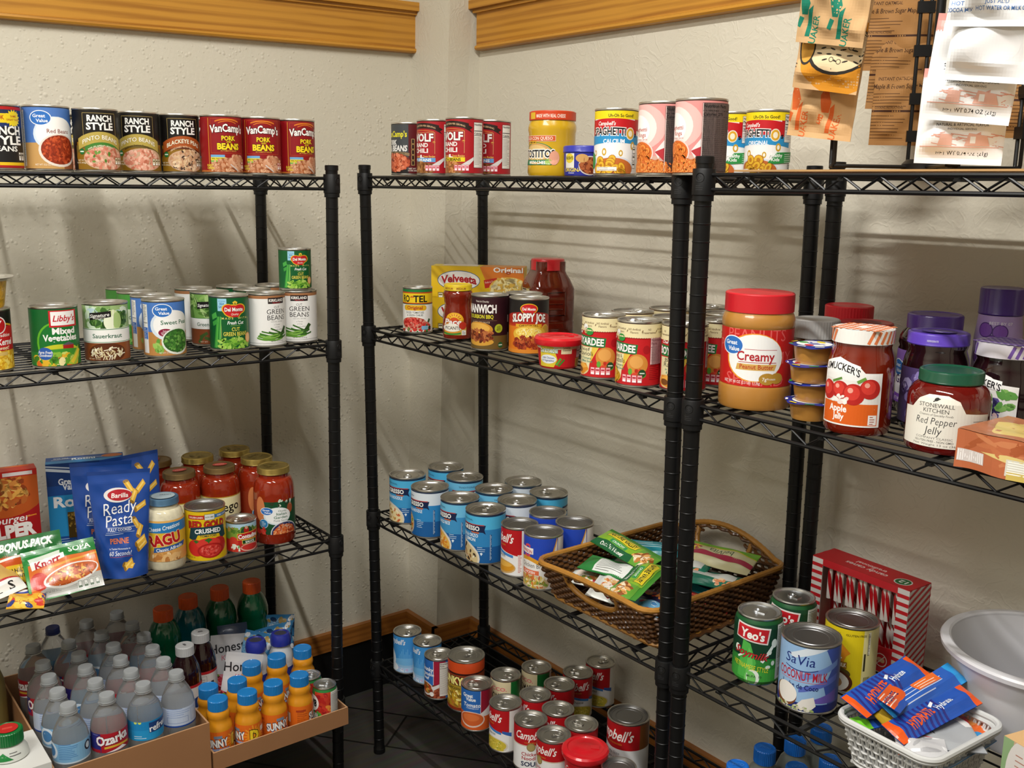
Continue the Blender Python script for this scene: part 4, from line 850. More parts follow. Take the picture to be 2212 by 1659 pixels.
for nm, z0, z1, t, m in (('trim_cove', .0005, .150, .006, COVE), ('baseboard', .150, .2, .014, WOODB)):
    mb = MB()
    mb.box(X0,-t,z0,px-t,-.0002,z1,m); struct(nm+'_left', mb) if nm != 'trim_cove' else struct('trim_3', mb)
    mb = MB(); mb.box(px-t,py-t,z0,px-.0002,-.0002,z1,m); mb.box(px-t,py-t-.0004,z0,.0,py-.0002,z1,m); struct(nm+'_corner', mb) if nm != 'trim_cove' else struct('trim_4', mb)
    mb = MB(); mb.box(-t,Y0,z0,-.0002,py-t-.0006,z1,m); struct(nm+'_right', mb) if nm != 'trim_cove' else struct('trim_5', mb)
# oak rails high on both walls
def rail(name, L, loc, ang, tilt, h=.098):
    mb = MB()   # local: x along, -y out
    mb.box(0,-.016,.012,L,0,h,WOOD)
    prof = [(-.016,.012),(-.021,.010),(-.022,.005),(-.019,.001),(-.012,0),(0,0)]
    for (y0,z0),(y1,z1) in zip(prof, prof[1:]):
        mb.hexa([(0,y0,z0),(L,y0,z0),(L,0,z0+.0001),(0,0,z0+.0001),(0,y1,z1+1e-4),(L,y1,z1+1e-4),(L,0,z1+.0003),(0,0,z1+.0003)], WOOD)
    mb.add([(0,y,z) for y,z in prof]+[(L,y,z) for y,z in prof], [tuple([i,i+1,i+7,i+6]) for i in range(5)]+[tuple(range(5,-1,-1)),tuple(range(6,12))], WOOD)
    mb.box(-.012,-.034,h,L+.012,0,h+.020,WOOD); mb.box(-.006,-.024,h-.008,L+.006,0,h,WOOD)
    o = struct(name, mb); o.location = loc; o.rotation_euler = (0, tilt, ang); return o
rail('trim_1', 3.5, (-.0905-3.5, -.0005, 1.6774-.0187/.947*3.5), 0, -atan2(.0187,.947), .098)
rail('trim_2', 3.9, (-.0005, -.1695, 1.677), -pi/2, 0.004, .094)
# ceiling light fittings
EM = bpy.data.materials.new('lamp_diffuser'); EM.use_nodes = True
e = EM.node_tree.nodes['Principled BSDF']; e.inputs['Emission Color'].default_value = (1,.975,.925,1); e.inputs['Emission Strength'].default_value = 6; e.inputs['Base Color'].default_value = (.9,.9,.88,1)
LX = []
def panel(x, y, power, label):
    r = thing('ceiling_light', (x,y,ZC), 0, label, 'light')
    mb = MB(); mb.box(-.32,-.62,-.03,.32,.62,0,mat('lamp_frame','dcdad4',rough=.5)); mb.build('housing', r, 0)
    mb = MB(); mb.box(-.30,-.60,-.036,.30,.60,-.0305,EM); mb.build('diffuser', r, 0)
    l = bpy.data.lights.new('ceiling_lamp', 'AREA'); l.shape = 'RECTANGLE'; l.size = .6; l.size_y = 1.2; l.energy = power; l.color = (1,.975,.925)
    o = bpy.data.objects.new('ceiling_lamp', l); COL.objects.link(o); o.location = (x,y,ZC-.04)
def fitting(x, y, power, label):
    r = thing('ceiling_light', (x,y,ZC), 0, label, 'light')
    mb = MB(); mb.box(-.05,-.61,-.03,.05,.61,0,mat('lamp_frame','dcdad4',rough=.5)); mb.build('housing', r, 0)
    mb = MB(); mb.tube([(0,-.59,-.046),(0,.59,-.046)], .013, EM, 16); mb.build('lamp_tube', r)
    l = bpy.data.lights.new('ceiling_lamp', 'AREA'); l.shape = 'RECTANGLE'; l.size = .05; l.size_y = 1.18; l.energy = power; l.color = (1,.975,.925)
    o = bpy.data.objects.new('ceiling_lamp', l); COL.objects.link(o); o.location = (x,y,ZC-.062)

# ------------------------------------------------------------------ wire shelving
RINGS = [.038+.0254*i for i in range(53)]
def post(mbp, p0, p1, z1):
    prof = [(.0105,0),(.0135,.002),(.0135,.014),(.0122,.016)]
    for z in RINGS:
        if z+.002 > z1-.01: break
        prof += [(.0122,z-.0011),(.0129,z-.0004),(.0129,z+.0004),(.0122,z+.0011)]
    prof += [(.0122,z1)]
    o = len(mbp.v); mbp.lathe(prof, BLACK(), 20)
    for i in range(o, len(mbp.v)):
        x,y,z = mbp.v[i]; t = z/z1; mbp.v[i] = (x+p0[0]+(p1[0]-p0[0])*t, y+p0[1]+(p1[1]-p0[1])*t, z)
def collar_mesh():
    mb = MB(); m = BLACKP()
    mb.lathe([(.0126,.0085),(.0158,.0085),(.0164,.0075),(.0164,-.028),(.0156,-.0285),(.0151,-.029),(.0151,-.0365),(.0126,-.0365)], m, 28, (False, False))
    # raised maker's ring with a letter on the room side
    r = .0062
    for k in range(1):
        pts = []
        for i in range(20):
            t = 2*pi*i/20; u = r*cos(t); v = r*sin(t)-.004; a = u/.0166; pts.append((.0166*sin(a), -.0166*cos(a), v))
        mb.tube(pts, .0005, m, 5, True)
    lay(mb, Art().T('S', 0, -7.2, 6.5, '2c2c2e', .05).lines(-6,-16,6,3,2.6,'2c2c2e',1), lambda u,v,o: (.0166*sin(u/.0166), -.0166*cos(u/.0166), v), su=2, inkf=lambda c: mat('collar_mark','2b2b2d',rough=.4), lift=.0002)
    return mb.mesh('collar')
def shelf_mesh(L, D, seed):
    """local x along the front 0..L (post axis to post axis), y 0 front .. D back, z=0 top of the wires"""
    m = BLACK(); mb = MB(); z0 = -.0038; z1 = z0-.0205; r = .0029; e = .012
    for z in (z0, z1):
        mb.tube([(e,0,z),(L-e,0,z)], r, m, 8); mb.tube([(e,D,z),(L-e,D,z)], r, m, 8); mb.tube([(0,e,z),(0,D-e,z)], r, m, 8); mb.tube([(L,e,z),(L,D-e,z)], r, m, 8)
    def zig(a, b, n):
        pts = []; k = n*2
        for i in range(k+1):
            t = i/k; x = a[0]+(b[0]-a[0])*t; y = a[1]+(b[1]-a[1])*t; pts.append((x, y, (z0-.002) if i % 2 == 0 else (z1+.002)))
        mb.tube(pts, .0015, m, 6)
    nl = round((L-.06)/.052); nd = round((D-.06)/.05)
    zig((.022,0),(L-.030,0),nl); zig((.022,D),(L-.022,D),nl); zig((0,.022),(0,D-.022),nd); zig((L,.022),(L,D-.022),nd)
    n = round(D/.0254)
    for i in range(1, n): y = D*i/n; mb.tube([(.001,y,-.0016),(L-.001,y,-.0016)], .0015, m, 6)
    for i in range(6):
        x = L*(i+.5)/6+.01*sin(seed+i); mb.box(x-.004,-.001,-.0085,x+.004,D+.001,-.0036,m); mb.box(x-.0045,-.002,-.011,x+.0045,.008,-.0085,m)
    return mb.mesh('shelf')
def rack(front_left, ang, L, D, levels, tilt, label, seed):
    c, s = cos(ang), sin(ang)
    r = thing('wire_shelf_unit', (front_left[0], front_left[1], 0), ang, label, 'shelf')
    tl = (tilt[0]*c+tilt[1]*s, -tilt[0]*s+tilt[1]*c)
    off = lambda z: (tl[0]*(z-.9), tl[1]*(z-.9))
    top = levels[0]+.022
    for (x, y) in ((0,0),(L,0),(0,D),(L,D)):
        a = off(0); b = off(top); mb = MB(); post(mb, (x+a[0],y+a[1]), (x+b[0],y+b[1]), top-.004); p = mb.build('post', r)
        mb = MB(); mb.lathe([(.0133,top-.010),(.0133,top-.001),(.0122,top),(.002,top+.0004)], BLACKP(), 24); cpo = mb.build('post_cap', p); cpo.location = (x+b[0],y+b[1],0)
        mb = MB(); mb.lathe([(.0125,.0),(.014,.0005),(.014,.012),(.0125,.013)], BLACKP(), 20); f = mb.build('leveling_foot', p); f.location = (x+a[0],y+a[1],0)
    me = shelf_mesh(L, D, seed)
    for z in levels:
        o = off(z); sh = link('shelf', me, r); sh.location = (o[0], o[1], z)
        for (x, y, q) in ((0,0,radians(20)),(L,0,radians(20)),(0,D,pi),(L,D,pi)):
            k = link('collar', cached('collar', collar_mesh), sh); k.location = (x, y, -.0038); k.rotation_euler.z = q-0
    return r
ZA = [1.370,1.0375,.616,.239]; ZB = [1.375,1.042,.611,.236]; ZCC = [1.3805,1.047,.620,.245]
rack((-.5434-.9203,-.401), 0, .9203, .3346, ZA, (.00443,-.0105), 'black wire shelving unit on the left wall, holding canned vegetables and bottled water', 1)
rack((-.3892,-.2832), -pi/2, .9203, .3175, ZB, (-.0105,.00505), 'black wire shelving unit in the corner on the right wall, holding canned soup', 2)
rack((-.3995,-1.2473), -pi/2, .9203, .3175, ZCC, (-.0107,-.0072), 'black wire shelving unit at the right edge, holding peanut butter, jelly and coconut milk', 3)
# ------------------------------------------------------------------ canned food
G = {'top_l':'cans on the top shelf of the left unit'}
def C(*a, **k): return can(*a, **k)
gA1='bean cans along the top shelf of the left unit'
C('ranch_beans','ranch_beans','black bean can with yellow and red bands, cut off by the left photo edge',12,'bean_can',group=gA1)
C('gv_red','gv_red','blue and white can of red beans, the only blue can on the top left shelf',8,'bean_can',group=gA1)
C('jal','jal','black can of pinto beans with a green jalapeno ribbon on its gold banner',11,'bean_can',group=gA1)
C('pinto','pinto','black can of pinto beans with a plain gold banner, beside the blackeye peas',-1,'bean_can',group=gA1)
C('blackeye','blackeye','black can of blackeye peas with a rust-orange banner',12,'bean_can',group=gA1)
C('vc1','vancamp','red pork and beans can next to the blackeye peas, first of three in front',14,'bean_can',group=gA1)
C('vc2','vancamp','red pork and beans can, middle of the three on the top left shelf',2,'bean_can',group=gA1)
C('vc3','vancamp','red pork and beans can at the right end of the top left shelf',28,'bean_can',group=gA1)
C('back_black','pinto','black bean can half hidden in the back row behind the jalapeno pinto beans',-60,'bean_can',group=gA1)
C('back_vc','vancamp','red pork and beans can hidden in the back row behind the blackeye peas',10,'bean_can',group=gA1)
gB1='cans on the top shelf of the corner unit'
C('vcB','vcgrey','grey and maroon pork and beans can beside the red chili cans',-48,'bean_can',group=gB1)
C('wolf1','wolf_no','red chili can with a blue stripe beside the grey bean can',-42,'chili_can',group=gB1)
C('wolf2','wolf_with','red chili can with a yellow stripe, standing in front between two others',-41,'chili_can',group=gB1)
C('wolf3','wolf_no','red chili can with a blue stripe, half hidden right of the yellow-striped one',-38,'chili_can',group=gB1)
C('so1','so_cal','yellow, red and white pasta ring can with calcium, beside the small blue bean tub',-9,'pasta_can',group=gB1)
C('ring1','rings','pale pink can of spaghetti rings, the left one with its nutrition panel half covered',-48,'pasta_can',group=gB1)
C('ring2','rings','pale pink can of spaghetti rings, the taller-looking right one behind the shelf posts',-50,'pasta_can',group=gB1)
C('so2','so_org','pasta ring can with a green badge, just right of the pink spaghetti rings',-44,'pasta_can',group=gB1)
C('so3','so_org','pasta ring can with a green badge, rightmost can beside the hanging oatmeal packets',-29,'pasta_can',group=gB1)
gA2='vegetable cans on the second shelf of the left unit'
C('corn','corn','red and black can of whole kernel corn under the plastic cup',4,'vegetable_can',group=gA2)
C('libby','libby','dark green can of mixed vegetables with a red barn picture',0,'vegetable_can',group=gA2)
C('kraut','kraut','can of sauerkraut with a white name band and cabbage picture',-4,'vegetable_can',group=gA2)
C('pea1','peas','blue can of sweet peas in front of its row, bowl of peas facing out',3,'vegetable_can',group=gA2)
C('pea2','peas','blue can of sweet peas second in its row, behind the front pea can',4,'vegetable_can',group=gA2)
C('pea3','greenpale','green can with a blue oval badge third in the row behind the sweet peas',-20,'vegetable_can',group=gA2)
C('grn4','greenpale','pale green can at the very back of the row behind the sweet peas',30,'vegetable_can',group=gA2)
C('kback','kirkland','white can in the back row left of the green bean cans, mostly hidden',120,'vegetable_can',group=gA2)
C('sig','siggreen','can of green beans with a black tag and white name band',-43,'vegetable_can',group=gA2)
C('delm','delmonte','dark green can of cut green beans in the front row, red and gold crest',0,'vegetable_can',group=gA2)
C('kirk1','kirkland','white can of green beans beside the dark green can, print turned to the right',21,'vegetable_can',group=gA2)
C('kirk2','kirkland','white can of green beans under the small green can at the shelf end',-9,'vegetable_can',group=gA2)
C('l1','delmonte','dark green can in the back row behind the front dark green bean can',150,'vegetable_can',group=gA2)
C('l2','delmonte','dark green can directly behind the left white green bean can',-40,'vegetable_can',group=gA2)
C('l3','kirkland','white can at the back by the rear post, behind the two front white bean cans',100,'vegetable_can',group=gA2)
kx,ky,kz,kd,kh = POS['kirk2']; POS['small'] = (kx-.006,ky-.002,kz+kh+.0012,.066,.083)
C('small','delmonte','small dark green can of cut green beans stacked on top of a white can',4,'vegetable_can',h0=99,group=gA2)
gB2='cans on the second shelf of the corner unit'
C('rotel','rotel','small white and yellow can of diced tomatoes and chilies at the left end',-12,'tomato_can',group=gB2)
C('manw','manwich','maroon can of barbecue sloppy joe sauce with a bun picture',-25,'sauce_can',group=gB2)
C('manwb','manwich','maroon can hidden behind the two sloppy joe sauce cans, only lid and edge showing',80,'sauce_can',group=gB2)
C('slop','sloppy','black and orange can of original sloppy joe sauce',0,'sauce_can',group=gB2)
gR='red and cream pasta cans on the second shelf of the corner unit'
C('rav1','ravioli','red and cream beef ravioli can beside the red-lidded bowl',-42,'pasta_can',tab=-60,group=gR)
C('rav2','meatballs','red and cream spaghetti and meatballs can, middle of the front three',-53,'pasta_can',tab=-50,group=gR)
C('rav3','ravioli','red and cream beef ravioli can partly covered by the front shelf post',-18,'pasta_can',tab=20,group=gR)
C('rav4','ravioli','red and cream pasta can behind the beef ravioli can, only its top showing',40,'pasta_can',tab=60,group=gR)
C('rav5','ravioli','red and cream pasta can farthest back behind the front post',10,'pasta_can',tab=0,group=gR)
C('rav6','ravioli','red and cream pasta can right behind the spaghetti and meatballs can',50,'pasta_can',tab=90,group=gR)
C('rav7','ravioli','red and cream pasta can squeezed between the twin posts and the peanut butter jar',-52,'pasta_can',tab=30,group=gR)
C('rav8','ravioli','red and cream pasta can one row behind the one by the peanut butter jar',20,'pasta_can',tab=10,group=gR)
C('rav9','ravioli','red and cream pasta can two rows behind the one by the peanut butter jar',70,'pasta_can',tab=70,group=gR)
C('gold','redgold','yellow can of crushed tomatoes with a dull lid',-8,'tomato_can',dull=True)
C('cont','contadina','small red tomato sauce can beside the garden sauce jar',2,'tomato_can',tab=-60)
gB3='blue and white soup cans on the third shelf of the corner unit'
C('p1','prog_noodle','light blue can of chicken noodle soup, first of the front row by the left post',-50,'soup_can',tab=50,group=gB3)
C('p2','prog_veg','white-topped blue soup can with a spoon picture, second in the front row',-58,'soup_can',tab=10,group=gB3)
C('p3','prog_rice','blue can of chicken and wild rice soup, third in the front row',-64,'soup_can',tab=60,group=gB3)
C('p4','prog_orzo','blue can of chicken and orzo soup with lemon, dented, last in the front row',-55,'soup_can',tab=-150,group=gB3)
C('p5','prog_noodle','blue soup can at the back left, behind the chicken noodle can',-57,'soup_can',tab=70,group=gB3)
C('p6','prog_rice','blue soup can in the second row, behind the white-topped spoon can',20,'soup_can',tab=170,group=gB3)
C('p7','prog_rice','blue soup can in the second row, behind the wild rice can',40,'soup_can',tab=30,group=gB3)
C('p8','prog_white','white-banded soup can farthest back near the wall',60,'soup_can',tab=-70,group=gB3)
C('p9','prog_white','white-banded soup can in the second row, behind the orzo can',-58,'soup_can',tab=50,group=gB3)
C('p10','prog_orzo','blue soup can at the back right of the soup group, above the broth cans',-60,'soup_can',tab=-80,group=gB3)
gBr='broth cans beside the wicker basket'
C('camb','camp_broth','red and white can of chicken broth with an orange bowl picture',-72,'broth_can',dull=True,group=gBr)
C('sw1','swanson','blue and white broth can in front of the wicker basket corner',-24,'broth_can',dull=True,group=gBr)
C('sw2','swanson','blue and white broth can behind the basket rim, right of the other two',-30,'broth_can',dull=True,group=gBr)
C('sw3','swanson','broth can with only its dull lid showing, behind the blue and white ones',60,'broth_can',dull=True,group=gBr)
gB4='soup cans on the bottom shelf of the corner unit'
C('o1','frozen','sky blue and white soup can at the far left end of the bottom shelf',-50,'soup_can',tab=70,group=gB4)
C('o2','frozen','sky blue and white soup can second from the left end of the bottom shelf',-70,'soup_can',tab=30,group=gB4)
C('gv1','gvchunk','blue and dark red vegetable beef soup can with its nutrition panel showing',-45,'soup_can',tab=-90,group=gB4)
C('chunky','chunky','tall orange and yellow chunky soup can',-54,'soup_can',tab=-170,group=gB4)
C('gvt','gvtom','blue, red and orange can of tomato soup in the front row',-11,'soup_can',tab=-95,group=gB4)
C('pa1','paste','cream and green tomato can, the left one of the pair',-20,'tomato_can',tab=80,group=gB4)
C('pa2','paste','cream and green tomato can, the right one of the pair',-37,'tomato_can',tab=-60,group=gB4)
C('ch1','camp_cheese','red and white broccoli cheese soup can in the front row with its yellow bowl picture',-70,'soup_can',tab=-10,group=gB4)
C('ch2','camp_cheese','red and white broccoli cheese soup can, second from the back corner',-9,'soup_can',tab=-100,group=gB4)
C('ch3','camp_cheese','red and white broccoli cheese soup can farthest back in the corner by the wall',-44,'soup_can',tab=170,group=gB4)
C('cA','camp_red','red soup can behind the front broccoli cheese can, tab pointing right',-92,'soup_can',tab=130,group=gB4)
C('cB','camp_red','red soup can between the cream tomato cans and the rear broccoli cheese can',-81,'soup_can',tab=0,group=gB4)
C('cC','camp_red','red soup can in the middle of the red group, tab lying flat to the right',-72,'soup_can',tab=95,group=gB4)
C('cn','camp_red','red and white chicken noodle soup can with its name showing, front row',0,'soup_can',tab=-70,group=gB4)
C('cD','camp_red','red soup can behind the red-lidded soup bowl, tab pointing left',-43,'soup_can',tab=-80,group=gB4)
C('cE','camp_red','red soup can in the front row right beside the red-lidded soup bowl, tab pointing back',-58,'soup_can',tab=180,group=gB4)
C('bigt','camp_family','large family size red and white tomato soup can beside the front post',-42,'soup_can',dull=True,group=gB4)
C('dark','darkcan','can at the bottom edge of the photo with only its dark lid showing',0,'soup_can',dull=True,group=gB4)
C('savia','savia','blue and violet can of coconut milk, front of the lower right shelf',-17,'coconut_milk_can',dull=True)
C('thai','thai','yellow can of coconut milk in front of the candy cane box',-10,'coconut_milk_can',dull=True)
# drink cans with necked tops
def drink_can(key, design, label, rot, tab, group, name='soymilk_can'):
    x,y,z,D,H = POS[key]; R = D/2-.0009
    r = thing(name,(x,y,z+.0006),face_cam(x,y,rot),label,'can',group)
    prof = [(R*.72,.004),(R*.76,0),(R*.80,.0),(R*.9,.004),(R,.010),(R,H-.016),(R*.96,H-.010),(R*.86,H-.0035),(R*.84,H-.0028)]
    def lab():
        m2 = MB(); m2.lathe(prof[3:8], ink(BG[design]), 44, (False,False)); a = DES[design](); k = (H-.012)/.099
        lay(m2, a, lambda u,v,o: rev(prof)(u,v+.004,o), (-150,0,150,99*.98), su=5, sv=6, k=k, lift=.0003); return m2.mesh('printed_body',30)
    link('printed_body', cached(('dl',design,D,H), lab), r)
    def top():
        m2 = MB(); q = R*.90
        m2.lathe([(q-.002,H-.0045),(q,H-.004),(q+.0006,H-.002),(q,H-.0004),(q-.0014,H),(q-.0026,H-.0008),(q-.0040,H-.0052),(q-.006,H-.0052),(q-.0075,H-.003),(q*.2,H-.003)], ALU(), 44, (False,True))
        return m2.mesh('lid')
    link('lid', cached(('dt',D,H), top), r)
    def base(): m2 = MB(); m2.lathe(prof[:4], ALU(), 44, (True,False)); return m2.mesh('can_base')
    link('can_base', cached(('db',D,H), base), r)
    def tabm():
        m2 = MB(); t = [(.0055*cos(a),.0055*sin(a)+.004,H-.0018) for a in [2*pi*i/14 for i in range(14)]]; m2.tube(t,.0013,ALU(),6,True)
        m2.hexa([(-.0062,-.010,H-.003),(.0062,-.010,H-.003),(.0055,.001,H-.003),(-.0055,.001,H-.003),(-.0062,-.010,H-.0012),(.0062,-.010,H-.0012),(.0055,.001,H-.0012),(-.0055,.001,H-.0012)],ALU()); return m2.mesh('pull_tab')
    t = link('pull_tab', cached(('dp',H), tabm), r); t.rotation_euler.z = radians(tab)
    return r
drink_can('yeo1','yeo','dark green can of soymilk standing in front, lower right shelf',-10,80,'green soymilk cans')
drink_can('yeo2','yeo','dark green can of soymilk half hidden behind the other one, by the rear posts',-22,80,'green soymilk cans')
drink_can('v80','v8','small vegetable juice can in front at the right end of the cardboard tray',-20,-90,'vegetable juice cans in the tray','juice_can')
drink_can('v81','v8','small vegetable juice can behind the front one in the cardboard tray, mostly hidden',-20,-90,'vegetable juice cans in the tray','juice_can')

# ------------------------------------------------------------------ jars
def glassy(name, h, r=.08, coat=.6): return mat(name, h, rough=r, spec=.6, coat=coat, var=.25, bscale=120)
GOLD = lambda: mat('gold_lid','b8a05a',rough=.3,metal=.85)
BRONZE = lambda: mat('bronze_lid','8a7048',rough=.38,metal=.7)
SAUCE = glassy('tomato_sauce','8c2710'); SAUCED = glassy('dark_sauce','7a2010')
def jprof(R, H, nr, nz, sh, foot=.004, n=6):   # neck radius, neck start, shoulder start
    p = [(R*.86,.0005),(R*.95,0),(R,.005),(R,.5*sh),(R,sh)]
    for i in range(1, n+1): t = i/n; p.append((nr+(R-nr)*cos(t*pi/2)**.9, sh+(nz-sh)*sin(t*pi/2)))
    return p+[(nr,H-.004)]
def gv_sauce():
    a = Art(); a.R(-90,0,90,78,'154a2c').R(-90,0,-40,78,'8a3018'); a.E(-36,60,12,30,'c97a4a'); a.B(16,74,26,8,16,9,['e0e4dc','c9d4c0','2a3a24'],seed=4); a.E(36,60,8,12,'a5522f')
    a.E(4,44,32,21,'d8e4ea').E(6,45,30,19,'f0f2f2'); a.gv(-20,56,14,8.5); a.T('Chunky',16,54,4.6,'3c6a50',0,20).T('Italian',14,46,6.4,'2c6a48',.02,24).T('Garden',12,38,6.4,'2c6a48',.02,32).T('Pasta Sauce',12,31,5,'77827c',0,32)
    a.E(-28,26,11,11,'cfe0ea').E(-28,26,10,10,'2a7ab0'); a.lines(-34,30,-22,4,3.2,'e0ecf4',1); a.E(22,2,34,28,'d6d8e0').E(22,2,32,26,'2a2f5a'); a.E(22,0,29,23,'c9602f'); a.B(22,6,27,17,90,11,['d9743c','b5421f','e6a06a','c9a08a','8a2a14'],seed=5,asp=.25); a.B(-32,6,14,9,10,12,['c02a20','d8483a'],seed=2); return a
def prego():
    a = Art(); a.R(-60,0,60,30,'154a2c').R(-60,28,60,72,'e6deb0').R(-60,70,60,72,'b5912c'); a.T('Prego',4,40,20,'1c1a14',.02,62,rot=3); a.T('Fresh',2,16,9,'e8ecd8',.02,40).T('Mushroom',2,4,9,'e8ecd8',.02,54); return a
def gtop(c): 
    a = Art(); a.E(0,0,24,24,c) if c else None
    return a
TOPG = Art().B(0,0,18,16,7,11,['5a4f24','6a5c2c'],seed=3,asp=.4)
TOPR = Art().E(2,2,15,10,'b5443a').T('PRESS',2,0,4,'e0b0a0',.02,18)
sp = jprof(.0425,.160,.031,.138,.100); pp = jprof(.0405,.155,.030,.134,.105)
GVS, PRG = gv_sauce(), prego()
gJ='pasta sauce jars at the right end of the third shelf on the left unit'
def sauce(key, kind, lab, rot=0):
    if kind == 'g': _s(key, sp, .0335, .146,.160, GOLD(), lab, GVS, 22, rot, TOPG, .90)
    else: _s(key, pp, .0325,.142,.155, BRONZE(), lab, PRG, 24, rot, TOPR, 1.0)
def _s(key, prof, cr, c0, c1, cm, lab, art, v0, rot, top, k):
    x,y,zz,D,H = POS[key]; r = thing('sauce_jar',(x,y,zz+.0006),face_cam(x,y,rot),lab,'jar',gJ)
    def body(): m = MB(); m.lathe(prof, SAUCE, 48); return m.mesh('jar_body',50)
    link('jar_body', cached(('sj',c1), body), r)
    def lid(): return cap_mesh(cr,c0,c1,cm,0,top,True).mesh('lid')
    link('lid', cached(('sl',c1), lid), r)
    def lb():
        m = MB(); lay(m, art, lambda u,v,o: rev(prof)(u,v+v0*.001,o), (-62,0,62,100), su=5, sv=8, lift=.0004, k=k); return m.mesh('label',25)
    link('label', cached(('slb',c1), lb), r); return r
sauce('gvit','g','chunky garden pasta sauce jar with gold lid, frontmost of the sauce jars',2)
sauce('jgv2','g','pasta sauce jar with gold lid directly behind the front garden sauce jar',30)
sauce('jgb','g','pasta sauce jar with gold lid farthest back, beside the rear post',100)
sauce('jg3','g','pasta sauce jar with gold lid at the back between two brown-lidded jars',110)
sauce('jp2','p','pasta sauce jar with brown lid and cream label, behind the small tomato sauce can',10)
sauce('jp1','p','pasta sauce jar with brown lid, behind the white cheese sauce jar and yellow can',24)
sauce('jbr','p','pasta sauce jar with brown lid at the back left, above the blue pouches',90)
a = Art(); a.R(-60,0,60,80,'e0b430').R(-60,58,60,78,'2a7ab8').R(-60,0,60,22,'d9a05a'); a.R(-60,78,60,82,'d8a85a'); a.T('Cheese Creations',0,64,8.5,'e8f0f4',.03,64,sh=.2,rot=8); a.T('RAGU',0,34,22,'b5181c',.08,66,rot=8,o='f0d8b0',ow=.03); a.poly([(-22,18),(40,26),(44,36),(-20,28)],'2a5a9c'); a.T('Classic Alfredo',10,23,6.5,'eef2f6',.03,52,rot=7); a.B(4,9,34,9,24,12,['e0b478','c98f4a','efd0a0','b5763a'],seed=3); a.E(-40,30,12,30,'b59a2c')
rp = jprof(.0375,.140,.027,.118,.085)
jar('ragu', rp, glassy('cream_sauce','d8d0b4'), .0290,.126,.140, mat('blue_steel_lid','5f86a8',rough=.35,metal=.6), 'jar of white alfredo sauce with a blue lid and yellow label','sauce_jar',art=a,lv=(18,100),lu=(-58,58),rot=-3, top=Art().E(0,0,22,22,'9fb0b8').T('FRESH',4,2,6,'3a4a5a',.02,20))
# queso jar and bean tub on the top shelf of the corner unit
QU = mat('queso','c9a01c',rough=.25,coat=.6)
TP = [(.036,.001),(.0405,0),(.0425,.005),(.0425,.020),(.0412,.026),(.0412,.072),(.0425,.078),(.0420,.086),(.0395,.092),(.039,.096),(.039,.106)]
a = Art(); a.R(-52,40,22,50,'c9541f').frame(-52,40,22,50,.8,'e6c8b0').T('SALSA CON QUESO',-14,42.5,5.6,'f2e8d8',.02,62); a.E(-14,18,34,20,'1f7a4a').E(-14,19,31,18,'c99a5c').E(-16,20,26,14,'d9b878'); a.T('TOSTITOS',-12,13,13,'15181c',.05,66,o='f0efe8',ow=.09); a.R(-46,0,16,9,'1c6a44').T('WITH CHEESE',-10,1.6,6,'eef2ea',.04,46); a.E(10,5,6,5.5,'8fb04a').E(20,12,9,12,'d99a80'); a.R(-32,36,-14,41,'d9a82c').T('MEDIUM',-23,37,3,'2a1c10',.03,14)
tc = Art(); tc.R(-130,94.5,130,108.5,'c9401c').R(-32,96,-18,107,'d9b02c').T('MADE WITH REAL CHEESE',12,98,6,'f2e0d0',.03,54)
jar('tost', TP, QU, .0405,.094,.110, mat('orange_steel_lid','c9401c',rough=.35), 'yellow cheese dip jar with an orange lid between the chili and the pasta rings','dip_jar',art=a,lv=(18,70),lu=(-54,32),rot=-22,capside=tc)
x,y,z,D,H = POS['bush']; r = thing('bean_tub',(x,y,z+.0006),face_cam(x,y,-8),'small blue tub of baked beans in front of the cheese dip jar','tub')
bp_ = [(.029,.001),(.032,0),(.0325,.003),(.034,.040)]
m = MB(); m.lathe(bp_, ink('2a2f8a'), 44); m.build('tub_body', r)
a = Art(); a.R(-99,0,99,38,'2a2f8e'); a.R(-32,12,-12,36,'e0dccc').E(-22,28,9,8,'d9c23a').T("BUSH'S",-22,26,5,'1d1d1a',.04,16); a.T('ORIGINAL',-14,6,6,'e0c83a',.04,40); a.E(16,16,20,16,'c9c0b8').E(16,16,18,14,'6a2c14'); a.B(16,16,17,13,50,7,['8a4020','a55a30','6a2410','b5703c'],seed=3); a.E(2,28,11,7,'c99a5c'); a.lines(-24,3,-4,1,3,'d8d8e6',1)
m = MB(); lay(m, a, lambda u,v,o: rev(bp_)(u,v+.001,o), (-99,0,99,38), su=3.5, sv=9, lift=.0003); m.build('label', r, 30)
m = cap_mesh(.0355,.0385,.050,mat('blue_plastic_lid','2f35a0',rough=.35,coat=.2)); m.build('lid', r)
# second shelf, corner unit
a = Art(); a.E(0,33,20,16,'e0a51f').R(-20,14,20,33,'b5752c'); a.E(0,33,16,13,'e8b830').E(0,31,10,8,'d0521f')
for i in range(7): q = radians(20+i*23); a.line(10*cos(q),33+9*sin(q),15*cos(q),33+13*sin(q),1.6,'c0451f')
a.R(-26,2,26,26,'c9a24a'); a.T('Pace',-4,24,12,'f2efe8',.05,38,sh=.2,o='b01c24',ow=.06); a.E(-6,17,22,8,'efe9dc'); a.T('PICANTE',-4,13.5,7,'2a2420',.02,34); a.band(-26,14,6,4,-2,'3f8a34').band(-24,12,9,2.4,-2,'d98a2c'); a.E(18,22,8,8,'b5301f'); a.R(16,2,25,12,'e8e4dc').lines(17,9,24,3,2.4,'404040',.8)
PP = [(.027,.0005),(.031,0),(.032,.005),(.0315,.045),(.0285,.062),(.0275,.070),(.0295,.082),(.0315,.090),(.030,.096),(.0272,.099),(.0272,.108)]
